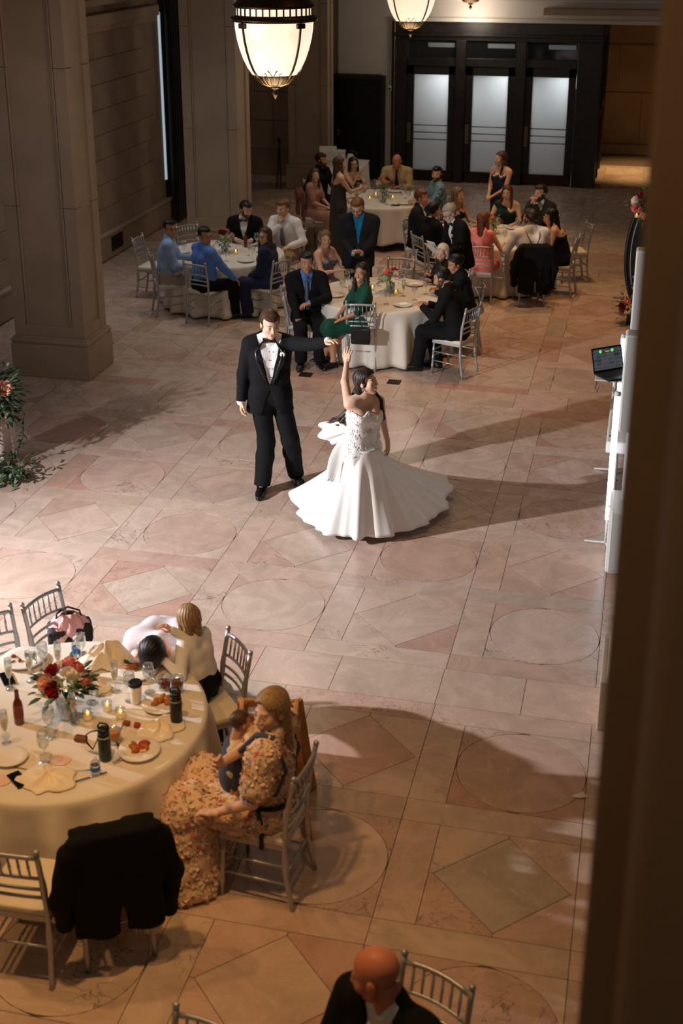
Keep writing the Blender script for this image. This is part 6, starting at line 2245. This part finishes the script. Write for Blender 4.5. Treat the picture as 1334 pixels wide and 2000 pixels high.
centerpiece((T4[0] + .02, T4[1] + .10, TZ), 'rose bouquet in front of the bald man in beige shirt', 10, 1.1, False)
centerpiece((T5[0] - .08, T5[1] + .18, TZ), 'rose bouquet between the woman in coral and the woman in teal', 12, .95, False)
# table ware of the other tables
rn = random.Random(21)
names = {'T2': (T2, 'on the table behind the bride'), 'T3': (T3, 'on the table of the two blue shirts'), 'T4': (T4, 'on the furthest table'), 'T5': (T5, 'on the table of the man with braces')}
USED = set()
def near(kind, loc):
    """a guest close to the place, each used once per kind of thing"""
    for lb, q in sorted(WHO, key=lambda w: (w[1][0] - loc[0]) ** 2 + (w[1][1] - loc[1]) ** 2):
        sh = lb.split(',')[0]
        sh = ' '.join(sh.split()[:9])
        if (kind, sh) not in USED:
            USED.add((kind, sh))
            return 'near the ' + sh
for key, (T, where) in names.items():
    for i in range(8):
        a = i * 2 * PI / 8 + rn.uniform(-.15, .15) + .3; d = rn.uniform(.48, .62)
        loc = (T[0] + d * math.cos(a), T[1] + d * math.sin(a), TZ)
        if i % 4 == 1: proto('wine_r', mk_wine(WINE), 'wine_glass', 'glass of red wine ' + near('r', loc), 'glass', loc, 0, 'red wine glasses ' + where)
        else: proto('wine0', mk_wine(None), 'wine_glass', 'clear goblet ' + near('g', loc), 'glass', loc, 0, 'water goblets ' + where)
    for i in range(4):
        a = i * PI / 2 + rn.uniform(-.3, .3); d = rn.uniform(.30, .42)
        loc = (T[0] + d * math.cos(a), T[1] + d * math.sin(a), TZ)
        proto('flute', mk_flute, 'champagne_flute', 'champagne flute ' + near('f', loc), 'glass', loc, 0, 'champagne flutes ' + where)
    for i in range(3):
        a = i * 2.1 + rn.uniform(-.3, .3); d = rn.uniform(.18, .27)
        loc = (T[0] + d * math.cos(a), T[1] + d * math.sin(a), TZ)
        proto('votive', mk_votive, 'votive_candle', 'burning votive candle ' + near('v', loc), 'candle', loc, 0, 'votive candles ' + where)
    for i in range(3):
        a = i * 2.1 + 1.2 + rn.uniform(-.3, .3); d = .62
        loc = (T[0] + d * math.cos(a), T[1] + d * math.sin(a), TZ)
        proto('plate0.12', mk_plate(.125), 'dinner_plate', 'white plate ' + near('p', loc), 'plate', loc, 0, 'white plates ' + where)
    for i in range(2):
        a = rn.uniform(0, 6.28)
        loc = (T[0] + .66 * math.cos(a), T[1] + .66 * math.sin(a), TZ)
        napkin(loc, .10, .025, 'crumpled napkin ' + near('n', loc), 30 + i)['group'] = 'crumpled napkins ' + where
phone((T3[0] + .12, T3[1] - .66, TZ), .4, 'black smartphone on the table of the two blue shirts')
phone((T4[0] + .35, T4[1] - .55, TZ), 1.4, 'black smartphone on the furthest table')
phone((T5[0] + .25, T5[1] - .62, TZ), 1.2, 'black smartphone on the table of the man with braces')
for (x, y, lb) in ((T3[0] + .20, T3[1] + .42, 'brown beer bottle in front of the man in tuxedo'), (T3[0] + .66, T3[1] + .02, 'brown beer bottle behind the woman in navy suit')):
    t = thing('beer_bottle', lb, 'bottle', (x, y, TZ), 0, 'brown beer bottles')
    MB().lathe([(0, .002), (.028, .002), (.0305, .008), (.0305, .125), (.026, .15), (.015, .175), (.0125, .22), (.0135, .232), (0, .234)], 16).build('glass', GLASS_AM, t, smooth=True)
    MB().lathe([(.0309, .05), (.0309, .10)], 16).build('label', mat('red_bottle_label', (130, 26, 24), .5), t, smooth=True)
t = thing('table_number', 'small white card in silver holder on the furthest table', 'card', (T4[0] + .05, T4[1] - .30, TZ))
MB().box((0, 0, .06), (.09, .004, .11)).build('card', WHITE_P, t); MB().box((0, 0, .006), (.05, .03, .012), bev=.003).build('holder', STEEL, t)
proto('tea2', mk_tumbler(mat('lime_drink', (150, 170, 90), .2), .12), 'plastic_cup', 'tall glass of pale green drink on the furthest table', 'cup', (T4[0] + .12, T4[1] - .36, TZ), 0, None)
# ------------------------------------------------------------------ hand-held things
def at_hand(FR, side, off=(0, 0, 0)):
    r, F = FR
    Wp = F.WL if side == 'L' else F.WR
    E = F.EL if side == 'L' else F.ER
    d = norm(Wp - E) * .09
    M = Matrix.Translation(r.location) @ Matrix.Rotation(r.rotation_euler[2], 4, 'Z')
    return M @ (Vector((Wp + d).tolist()) + Vector(off))
p = (at_hand(PHONE_MAN, 'L') + at_hand(PHONE_MAN, 'R')) / 2
t = thing('smartphone', 'black smartphone held by the man in azure shirt', 'phone', (p.x, p.y, p.z + .02), PHONE_MAN[0].rotation_euler[2])
MB().box((0, 0, 0), (.075, .012, .14), M=Matrix.Rotation(-.9, 4, 'X'), bev=.004).build('case', BLACK_P, t)
p = (at_hand(OLD_MAN, 'L') + at_hand(OLD_MAN, 'R')) / 2
t = thing('paper_sheet', 'folded white paper sheets held by the grey haired man', 'paper', (p.x, p.y, p.z + .02), OLD_MAN[0].rotation_euler[2])
for k in range(2):
    MB().add([(-.11, .0 + .004 * k, -.08), (.11, .01 * k, -.08), (.11, .02 + .02 * k, .19), (-.11, .012 * k, .2)], [(0, 1, 2, 3)], Matrix.Rotation(-.5 - .15 * k, 4, 'X')).build('sheet', WHITE_P, t)
p = at_hand(GLASS_W, 'R')
copy_tree(PROTO['wine0'], (p.x, p.y, p.z - .10), 0, 'clear glass held up by the woman in taupe gown', 'held glasses')
r_, F_ = OLD_MAN
M = Matrix.Translation(r_.location) @ Matrix.Rotation(r_.rotation_euler[2], 4, 'Z')
q = M @ Vector((F_.P2 + F_.fw2 * .135 - F_.rt * .09 + F_.up2 * .03).tolist())
rosette('boutonniere', 'white', .024, tuple((F_.P2 + F_.fw2 * .135 - F_.rt * .09 + F_.up2 * .03).tolist()), tuple(F_.fw2.tolist()), r_)
# braces of the man in white shirt
r_, F_ = BRACES
for s in (-1, 1):
    pts = [F_.P0 + F_.up * .12 + F_.rt * s * .015 - F_.fw * .128, F_.P1 + F_.rt * s * .03 - F_.fw * .125 + F_.up * .06, F_.P2 + F_.rt * s * .055 - F_.fw2 * .132, F_.P2 + F_.rt * s * .09 - F_.fw2 * .118 + F_.up2 * .08, F_.sh + F_.rt * s * .115 + F_.up2 * .082 - F_.fw2 * .03, F_.sh + F_.rt * s * .115 + F_.up2 * .065 + F_.fw2 * .05]
    pts[1] = pts[1] - F_.rt * s * .0
    MB().tube([Vector(p.tolist()) for p in pts], .016, 6, flat=.35).build('brace_strap', STRAP, r_, smooth=True)

# ------------------------------------------------------------------ jackets and bags on chairs
def hung_jacket(x, y, rz, m, label, drop=.62, w=.25, seed=0, sleeve=True):
    """jacket draped over a chair back; rz = chair facing"""
    t = thing('suit_jacket', label, 'jacket', (x, y, 0), rz, 'jackets hung on chair backs')
    rn = random.Random(seed)
    top = .93
    by = -.255
    B = [('c', (-.17, by, top - .01), (.17, by, top - .01), .032, .032), ('c', (-.17, by, top - .02), (-w + .03, by - .03, top - .09), .04, .055), ('c', (.17, by, top - .02), (w - .03, by - .03, top - .09), .04, .055)]
    z1 = top - drop
    Bk = [('b', (0, by - .045, (top + z1) / 2), (w, .030, drop / 2), .028)]
    Fr = [('b', (-.14, by + .045, top - .25), (.09, .022, .25), .02), ('b', (.14, by + .045, top - .25), (.09, .022, .25), .02)]
    SL = []
    if sleeve:
        for s in (-1, 1):
            SL.append(('c', (s * (w - .01), by - .03, top - .10), (s * (w + .05), by - .03 + .02 * s, top - .36), .062, .055))
            SL.append(('c', (s * (w + .05), by - .03 + .02 * s, top - .36), (s * (w + .03), by + .03, top - .58 - .06 * (s > 0)), .055, .048))
    def fun(p):
        d = evalp(p, B, .03)
        e = evalp(p, Bk, 0) + .016 * np.sin(p[:, 0] * 24 + 2 * p[:, 2]) * np.clip((top - p[:, 2]) * 1.6, 0, 1)
        d = smin(d, e, .03)
        d = smin(d, evalp(p, Fr, 0), .02)
        if SL: d = smin(d, evalp(p, SL, .03), .012)
        # vent in the lower back
        vent = np.maximum(np.abs(p[:, 0] - .02) - .10 * np.clip(z1 + .26 - p[:, 2], 0, 1), p[:, 1] - (by - .0))
        d = np.where(p[:, 2] < z1 + .26, smax(d, -vent, .006), d)
        return d + fold(p, .006, 16)
    lo, hi = bounds(B + Bk + Fr + SL, .03)
    sdf_obj('jacket_cloth', fun, lo, hi, .013, m, t)
    return t
hung_jacket(-2.58, 5.38, face(-.54, .84), SUIT_BLK, 'black suit jacket hung over the chair at the lower left', .66, .25, 1)
_p = BRACES[0].location
hung_jacket(_p[0] - math.sin(face(-.30, .95)) * .05, _p[1] + math.cos(face(-.30, .95)) * .05, face(-.30, .95), SUIT_BLK, 'black suit jacket hung behind the man with braces', .72, .25, 2)
_p = ROSE[0].location
hung_jacket(_p[0] + .05, _p[1] + .01, face(.95, .3), cloth('rust_brown_coat', (112, 66, 46)), 'rust brown coat over the chair of the woman in rose', .40, .22, 3, False)
hung_jacket(-5.22, 18.98, face(-.4, -1), cloth('olive_tan_coat', (92, 78, 56)), 'olive tan coat over the chair behind the white shirt', .62, .24, 4, False)
# black handbag on the emerald woman's chair
t = thing('handbag', 'black handbag hanging from the chair of the woman in emerald', 'bag', (-3.31, 15.15, 0), face(-.08, 1))
MB().box((0, -.06, .50), (.24, .09, .20), bev=.03).build('bag_body', mat('black_bag_leather', (16, 16, 17), .4), t, smooth=True)
MB().box((0, -.11, .53), (.22, .012, .12), bev=.006).build('flap', mat('black_bag_leather', (16, 16, 17), .4), t)
MB().tube([(-.10, -.05, .58), (-.09, -.02, .75), (-.03, .0, .87), (.0, -.03, .85), (-.02, -.05, .7), (.03, -.06, .60)], .010, 6, flat=.4).build('strap', STRAP, t, smooth=True)
MB().tube([(.10, -.05, .58), (.12, -.02, .72), (.17, .0, .86)], .010, 6, flat=.4).build('strap', STRAP, t, smooth=True)
# pale bag on the navy suit woman's chair, sparkling clutch
t = thing('handbag', 'cream handbag hanging from the chair of the woman in navy suit', 'bag', (-4.86, 17.02, 0), face(-.9, .45))
MB().box((.05, -.28, .42), (.22, .07, .15), bev=.03).build('bag_body', mat('cream_bag_leather', (214, 204, 190), .5), t, smooth=True)
MB().tube([(-.05, -.28, .48), (-.02, -.27, .70), (.02, -.26, .88), (.08, -.27, .70), (.14, -.28, .48)], .007, 6).build('strap', mat('cream_bag_leather', (214, 204, 190), .5), t, smooth=True)
t = thing('evening_bag', 'small silver drop shaped evening bag hanging behind the dark haired woman in black', 'bag', (-1.98, 16.30, 0), 0)
MB().lathe([(0, .52), (.045, .54), (.055, .58), (.03, .64), (.008, .70), (0, .70)], 14).build('bag_body', mat('silver_sequins', (200, 205, 210), .25, metal=.8, bump=.6, bscale=260), t, smooth=True)
MB().tube([(0, 0, .69), (-.03, 0, .80), (-.08, .02, .88)], .003, 5).build('chain', SILVER, t)
# bag with pink ruffles on the chair at the foreground table
t = thing('diaper_bag', 'black bag with pink ruffled cloth on the chair behind the table', 'bag', tuple(P2W(138, 1252, .46)), .5)
MB().box((0, 0, .075), (.32, .20, .15), bev=.05).build('bag_body', mat('black_bag_canvas', (30, 29, 33), .7), t, smooth=True)
PINKR = cloth('pink_ruffle', (226, 176, 180), .8)
rn = random.Random(9)
vs = []; fs = []
for k in range(48):
    a = 2 * PI * k / 48
    for i in range(5):
        rr = .04 + .025 * i; w_ = .02 * i * .5 * math.sin(9 * a + i)
        vs.append((rr * 1.2 * math.cos(a), rr * .9 * math.sin(a), .215 - .011 * i * i * .8 + w_ + (.02 if i == 0 else 0)))
for k in range(48):
    for i in range(4):
        a = k * 5 + i; b = ((k + 1) % 48) * 5 + i
        fs.append((a, a + 1, b + 1, b))
o = MB().add(vs, fs).build('ruffled_cloth', PINKR, t, smooth=True); o.modifiers.new('t', 'SOLIDIFY').thickness = .004
MB().tube([(-.1, .0, .15), (-.08, 0, .24), (.0, .02, .27), (.08, 0, .24), (.1, 0, .15)], .012, 6, flat=.5).build('handle', STRAP, t, smooth=True)

# ------------------------------------------------------------------ wooden high chair
OAK = mat('honey_oak', (166, 112, 58), .5, noise=.2, scale=8, bump=.05, bscale=40)
hc = thing('high_chair', 'wooden high chair behind the woman with the baby', 'high chair', (-2.02, 6.60, 0), face(-.2, 1))
for sx in (-1, 1):
    for sy in (-1, 1):
        b = MB()
        p0 = Vector((sx * .25, sy * .24, 0)); p1 = Vector((sx * .17, sy * .15, .74))
        d = (p1 - p0); L = d.length
        b.box((0, 0, L / 2), (.035, .075, L), M=Matrix.Translation(p0) @ d.to_track_quat('Z', 'Y').to_matrix().to_4x4(), bev=.005)
        b.build('leg', OAK, hc)
for z, wd in ((.72, .17), (.60, .182)):
    for s in (-1, 1):
        MB().box((s * wd, 0, z), (.03, .34, .05), bev=.006).build('side_rail', OAK, hc)
        MB().box((0, s * wd * .9, z), (.34, .03, .05), bev=.006).build('cross_rail', OAK, hc)
MB().box((0, 0, .49), (.36, .32, .022), bev=.005).build('seat', OAK, hc)
MB().box((0, -.155, .61), (.32, .02, .20), bev=.005).build('back_panel', OAK, hc)
for s in (-1, 1):
    MB().box((s * .22, 0, .22), (.028, .40, .05), bev=.005).build('foot_rail', OAK, hc)
MB().tube([(.15, -.20, .68), (.19, -.24, .55), (.18, -.24, .42), (.20, -.25, .36)], .014, 6, flat=.4).build('harness_strap', STRAP, hc)

# ------------------------------------------------------------------ music corner at right
WHT = mat('matt_white_shell', (214, 212, 210), .45, noise=.03, scale=20)
GRILL = mat('white_grille', (196, 194, 190), .6, bump=.4, bscale=300)
TUBE = mat('led_tube', (240, 246, 255), .4, emit=5.0, emit_rgb=(232, 242, 255))
def led(x, y, h0, h1, label):
    t = thing('light_tube', label, 'lamp', (x, y, 0), 0, 'white light tubes of the music corner')
    MB().lathe([(0, h0), (.026, h0), (.026, h1), (0, h1)], 18).build('tube', TUBE, t, smooth=True)
    MB().lathe([(0, h1), (.028, h1), (.028, h1 + .03), (0, h1 + .031)], 18).build('end_cap', WHT, t, smooth=True)
    MB().tube([(0, 0, .03), (0, 0, h0 + .01)], .018, 10).build('stem', WHT, t, smooth=True)
    for k in range(3):
        a = 2.9 + k * 2 * PI / 3
        MB().tube([(0, 0, .035), (.20 * math.cos(a), .20 * math.sin(a), .010)], [.012, .009], 6).build('foot', WHT, t)
led(-.10, 10.94, .27, 1.46, 'white glowing light tube on tripod before the mixing desk')
led(-.10, 12.66, .27, 1.46, 'white glowing light tube on tripod behind the laptop')
def pa(x, y, label):
    t = thing('column_speaker', label, 'loudspeaker', (x, y, 0), 0, 'white column loudspeakers')
    MB().box((.19, .02, .33), (.36, .44, .62), bev=.03).build('subwoofer', WHT, t)
    MB().box((.19, -.205, .33), (.30, .012, .54), bev=.004).build('grille', GRILL, t)
    g = MB()
    for i in range(12):
        g.box((.008, -.15 + (i % 2) * .02, .08 + i * .042), (.004, .014, .014))
    g.build('grille_holes', BLACK_P, t)
    for i in range(4):
        MB().sphere((.007, .12, .1 + i * .14), .008, 8).build('screw', STEEL, t)
    for sx in (0, 1): pass
    MB().tube([(.13, .04, .62), (.13, .04, 1.30)], .030, 12).build('pole', WHT, t, smooth=True)
    MB().box((.13, .03, 1.72), (.20, .20, .86), bev=.02).build('column', WHT, t)
    MB().box((.13, -.075, 1.72), (.17, .012, .82), bev=.004).build('column_grille', GRILL, t)
    for i in range(4): MB().tube([(.07 + .04 * i, .14, .004), (.07 + .04 * i, .22, .004)], .006, 6).build('foot', BLACK_P, t)
    return t
pa(-.10, 10.55, 'white column loudspeaker nearest to the camera at the right edge')
pa(-.08, 13.55, 'white column loudspeaker further back at the right edge')
t = thing('mixing_desk', 'white mixing desk on legs at the right edge', 'desk', (0, 0, 0))
MB().box((.16, 11.78, .90), (.66, 1.36, .11), bev=.015).build('desk_top', WHT, t)
for sx in (-.10, .42):
    for sy in (11.20, 12.36):
        MB().tube([(sx + .02, sy, .0), (sx + .02, sy, .85)], .022, 10).build('leg', WHT, t, smooth=True)
MB().box((.24, 11.75, .965), (.36, .80, .03), bev=.006).build('mixer', BLACK_P, t)
rn = random.Random(2)
for i in range(14):
    MB().lathe([(0, 0), (.010, 0), (.009, .014), (0, .014)], 8, c=(.10 + .05 * (i % 5), 11.42 + .08 * (i // 5) * 2.2, .981)).build('knob', (SILVER if i != 3 else mat('orange_led', (255, 120, 40), .4, emit=4, emit_rgb=(255, 110, 30))), t)
for (sx, sy) in ((-.13, 11.25), (-.13, 12.30)):
    MB().lathe([(0, 0), (.022, 0), (.020, .003), (0, .003)], 12, c=(sx, sy, .955)).build('cable_port', BLACK_P, t)
ls = thing('laptop_stand', 'white laptop stand rising from the mixing desk', 'stand', (-.17, 12.36, .957), 0)
MB().tube([(.02, 0, 0), (.02, 0, .18)], .020, 10).build('post', WHT, ls, smooth=True)
MB().box((.03, .0, .19), (.40, .30, .015), M=Matrix.Rotation(0, 4, 'Z'), bev=.004).build('tray', WHT, ls)
MB().tube([(-.15, -.10, .18), (-.16, -.12, .10), (-.14, -.13, .06), (-.13, -.11, .12)], .005, 5).build('cable_loop', BLACK_P, ls)
lp = thing('laptop', 'open black laptop with dark music software on the stand', 'laptop', (-.14, 12.36, 1.157), face(.62, -.78) + PI)
MB().box((0, 0, .009), (.36, .25, .016), bev=.004).build('base', BLACK_P, lp)
kb = MB()
for i in range(5):
    for j in range(12):
        kb.box((-.15 + j * .0272, .08 - i * .026, .0185), (.022, .02, .003))
kb.build('keyboard', mat('laptop_keys', (34, 34, 36), .6), lp)
sc_ = Matrix.Translation((0, .125, .014)) @ Matrix.Rotation(-.30, 4, 'X')
MB().box((0, 0, .12), (.36, .010, .24), M=sc_, bev=.004).build('lid', BLACK_P, lp)
SCR = bpy.data.materials.new('music_software_screen')
_nt, _b = nodes_of(SCR)
_tc = _nt.nodes.new('ShaderNodeTexCoord'); _br = _nt.nodes.new('ShaderNodeTexBrick'); _br.inputs['Scale'].default_value = 7
_br.offset = 0; _br.inputs['Mortar Size'].default_value = .012; _br.inputs['Color1'].default_value = (.02, .022, .026, 1); _br.inputs['Color2'].default_value = (.05, .055, .06, 1); _br.inputs['Mortar'].default_value = (.09, .10, .10, 1)
_mp = _nt.nodes.new('ShaderNodeMapping'); _mp.inputs['Rotation'].default_value = (PI / 2, 0, 0)
_nt.links.new(_tc.outputs['Object'], _mp.inputs[0]); _nt.links.new(_mp.outputs[0], _br.inputs['Vector'])
_nt.links.new(_br.outputs['Color'], _b.inputs['Base Color']); _nt.links.new(_br.outputs['Color'], _b.inputs['Emission Color']); _b.inputs['Emission Strength'].default_value = 1.0
MB().box((0, -.0062, .122), (.335, .002, .205), M=sc_).build('screen', SCR, lp)
GRN = mat('green_ui', (90, 220, 120), .4, emit=1.2, emit_rgb=(90, 220, 120))
for x in (-.08, .06):
    MB().lathe([(0, 0), (.016, 0), (.016, .0015), (0, .0015)], 14, M=sc_ @ Matrix.Translation((x, -.0075, .20)) @ Matrix.Rotation(PI / 2, 4, 'X')).build('deck_wheel', GRN, lp)
MB().box((.0, -.0076, .195), (.05, .0015, .008), M=sc_).build('waveform', mat('yellow_ui', (200, 190, 60), .4, emit=.9), lp)

# oval black board with flowers
ob = thing('oval_backdrop', 'black framed oval board with flowers and candle at the right edge', 'board', (.22, 18.2, 0), 0)
n = 40
Mo = Matrix.Translation((0, 0, .98)) @ Matrix.Rotation(PI / 2, 4, 'X')
MB().prism([(.42 * math.cos(2 * PI * k / n), .92 * math.sin(2 * PI * k / n)) for k in range(n)], -.03, .03, M=Mo).build('board', mat('black_lacquer', (22, 20, 19), .25), ob)
MB().tube([Mo @ Vector((.42 * math.cos(2 * PI * k / n), .92 * math.sin(2 * PI * k / n), .02)) for k in range(n + 1)], .028, 8).build('frame', BLACK_P, ob, smooth=True)
MB().tube([Mo @ Vector((.36 * math.cos(2 * PI * k / n), .86 * math.sin(2 * PI * k / n), .035)) for k in range(n + 1)], .008, 6).build('inner_rim', SILVER, ob, smooth=True)
MB().box((0, 0, .03), (.7, .34, .06), bev=.01).build('base', BLACK_P, ob)
def spray(parent, c, s, seed, nl=110, cols=('pink', 'red', 'white', 'peach', 'pink')):
    rn = random.Random(seed)
    for q in range(3):
        fb = MB()
        for i in range(nl // 3):
            d = Vector((rn.gauss(0, 1), rn.gauss(0, 1), rn.gauss(.1, .8))).normalized()
            L = rn.uniform(.055, .09)
            leaf(fb, Vector(c) + d * rn.uniform(.04, .20) * s, d, L, L * .26, rn)
        fb.build('foliage', LEAVES[q], parent)
    for i, cn in enumerate(cols):
        d = Vector((rn.gauss(-.5, .6), rn.gauss(-.7, .5), rn.gauss(.2, .7))).normalized()
        rosette('rose', cn, rn.uniform(.035, .05) * s, tuple(Vector(c) + d * .14 * s), tuple(d), parent)
spray(ob, (-.22, -.12, 1.72), 1.25, 3)
spray(ob, (-.30, -.10, .26), 1.2, 5)
spray(ob, (-.26, -.12, .52), .9, 6, 30, ('pink', 'red'))
t = thing('votive_candle', 'votive candle glowing among flowers of the oval board', 'candle', (-.10, 17.92, 1.55))
mk_votive(t)

# ------------------------------------------------------------------ floral arch at the left edge
fa = thing('floral_stand', 'greenery and blush roses on draped stand at the left edge', 'flowers', (-6.42, 11.5, 0))
MB().tube([(0, 0, .0), (0, 0, .80)], .03, 10).build('post', WHT, fa, smooth=True)
DRP = cloth('blush_drape', (214, 190, 184), .8)
vs = []; fs = []
for k in range(41):
    a = 2 * PI * k / 40
    for i in range(7):
        z = .75 - i * .115; rr = .14 + .012 * i + .02 * math.sin(a * 8 + i * .4)
        vs.append((rr * math.cos(a), rr * math.sin(a), z))
for k in range(40):
    for i in range(6):
        a = k * 7 + i
        fs.append((a, a + 1, a + 8, a + 7))
o = MB().add(vs, fs).build('drape', DRP, fa, smooth=True); o.modifiers.new('t', 'SOLIDIFY').thickness = .006
spray(fa, (.05, 0, .80), 1.5, 8, 420, ('white', 'peach', 'white', 'peach', 'white', 'pink', 'white', 'white'))
spray(fa, (.14, -.12, .68), 1.0, 9, 150, ('white', 'white', 'peach', 'pink'))
rn = random.Random(17)
for q, pts in enumerate(([(.15, -.05, .80), (.30, -.05, .75), (.38, -.08, .60), (.36, -.10, .35), (.28, -.12, .18), (.20, -.15, .10)], [(.05, -.1, .7), (.12, -.16, .6), (.10, -.2, .35), (.0, -.22, .2)])):
    pts = [Vector(p) for p in pts]
    MB().tube(pts, .005, 5).build('vine_stem', LEAVES[2], fa)
    vb_ = MB()
    for i in range(len(pts) - 1):
        for k in range(9):
            p = pts[i].lerp(pts[i + 1], k / 9); d = Vector((rn.gauss(0, 1), rn.gauss(0, 1), rn.gauss(-.3, .6))).normalized()
            leaf(vb_, p, d, .075, .014, rn)
    vb_.build('vine_leaves', LEAVES[2], fa)
fg = thing('floor_garland', 'leafy garland with white blossoms lying on the floor at left edge', 'flowers', (-6.45, 11.05, 0))
for q in range(3):
    vb_ = MB()
    for i in range(130):
        p = Vector((rn.uniform(-.45, .55), rn.gauss(0, .12), rn.uniform(.02, .22)))
        d = Vector((rn.gauss(.5, 1), rn.gauss(0, 1), rn.gauss(.1, .4))).normalized()
        leaf(vb_, p, d, rn.uniform(.06, .11), .016, rn)
    vb_.build('foliage', LEAVES[q], fg)
for i in range(12):
    rosette('blossom', 'white', .022, (rn.uniform(-.35, .4), rn.gauss(0, .1), .2 + rn.uniform(0, .05)), (rn.gauss(0, .5), rn.gauss(-.4, .4), 1), fg)

# ------------------------------------------------------------------ back corner things
gt = thing('gift_table', 'table under white cloth in the back left corner', 'table', (-5.95, 25.3, 0))
vs = []; fs = []
N = 60
for (s_, z) in ((0, .7475), (.9, .7475), (1.0, .745), (1.02, .70), (1.06, .45), (1.12, .2), (1.16, .02)):
    for k in range(N):
        a = 2 * PI * k / N
        ex = .42; ey = .85
        c_, n_ = math.cos(a), math.sin(a)
        sq = 1 / max(abs(c_), abs(n_)) ** .75
        w_ = 1 + (.035 * math.sin(14 * a) * (s_ - 1) * 8 if s_ > 1 else 0)
        vs.append((ex * s_ * c_ * sq * w_, ey * s_ * n_ * sq * w_, z))
for i in range(6):
    for k in range(N):
        a = i * N + k; b = i * N + (k + 1) % N
        fs.append((a, b, b + N, a + N))
MB().add(vs, fs).build('table_cloth', LINEN, gt, smooth=True)
MB().box((0, 0, .73), (.8, 1.6, .02)).build('tabletop', WHITE_P, gt)
t = thing('urn', 'white pump flask on the corner table', 'flask', (-5.70, 25.0, .75))
MB().lathe([(0, 0), (.07, 0), (.075, .02), (.075, .24), (.05, .29), (0, .30)], 18).build('body', WHITE_P, t, smooth=True)
MB().box((-.03, 0, .33), (.16, .05, .05), M=Matrix.Rotation(.3, 4, 'Y'), bev=.01).build('spout', BLACK_P, t)
t = thing('gift_box', 'white card box on the corner table', 'box', (-6.1, 25.55, .75))
MB().box((0, 0, .11), (.28, .28, .22), bev=.006).build('box', WHITE_P, t); MB().box((0, 0, .235), (.295, .295, .04), bev=.006).build('lid', WHITE_P, t)
t = thing('framed_sign', 'white framed sign leaning on the corner table', 'sign', (-6.15, 25.0, .75), .3)
MB().box((0, 0, .21), (.34, .025, .42), M=Matrix.Rotation(-.15, 4, 'X'), bev=.006).build('frame', WHITE_P, t)
MB().lathe([(0, 0), (.10, 0), (.10, .006), (0, .006)], 24, M=Matrix.Translation((.05, -.03, .24)) @ Matrix.Rotation(PI / 2 - .15, 4, 'X')).build('wreath_print', mat('pale_print', (200, 196, 190), .7), t)
t = thing('tray_stand', 'chrome folding tray stand with black straps before the middle pier', 'tray stand', (-6.35, 19.95, 0), .25)
for s in (-1, 1):
    b = MB()
    b.tube([(-.22, s * .20, .0), (-.22, -s * .18, .74)], .011, 8); 
    b.tube([(.22, s * .20, .0), (.22, -s * .18, .74)], .011, 8)
    b.tube([(-.22, -s * .18, .74), (.22, -s * .18, .74)], .011, 8)
    b.build('leg_frame', STEEL, t, smooth=True)
for x in (-.09, .09):
    MB().box((x, 0, .735), (.07, .36, .006)).build('strap', STRAP, t)
t = thing('tripod_case', 'slim black folded stand leaning in the dark back corner', 'stand', (-7.62, 26.3, 0), .4)
MB().tube([(.04, .1, 0), (.10, .0, 1.0)], .014, 8).build('pole', BLACK_P, t); MB().tube([(.13, .1, 0), (.10, .0, .98)], .012, 8).build('leg', BLACK_P, t); MB().sphere((.10, 0, 1.04), (.04, .04, .05), 10).build('head', BLACK_P, t, smooth=True)
# floor grates
for i, (x, y) in enumerate(((-3.97, 14.92), (-2.84, 14.90))):
    t = thing('floor_grate', ('dark brass floor grate behind the groom', 'dark brass floor grate behind the bride')[i], 'grate', (x, y, .001), 0, 'floor grates')
    MB().box((0, 0, .002), (.16, .16, .004)).build('plate', M_DARKGAP, t)
    for k in range(6):
        MB().box((-.065 + k * .026, 0, .005), (.010, .15, .005)).build('bar', BRONZE, t)
t = thing('paper_scrap', 'torn white paper scrap on the floor near the right pier', 'paper', tuple(P2W(1132, 1556)), .3)
MB().add([(-.06, 0, .004), (.0, -.03, .012), (.05, -.01, .004), (.03, .03, .015), (-.02, .02, .006)], [(0, 1, 3, 4), (1, 2, 3)]).build('sheet', WHITE_P, t)
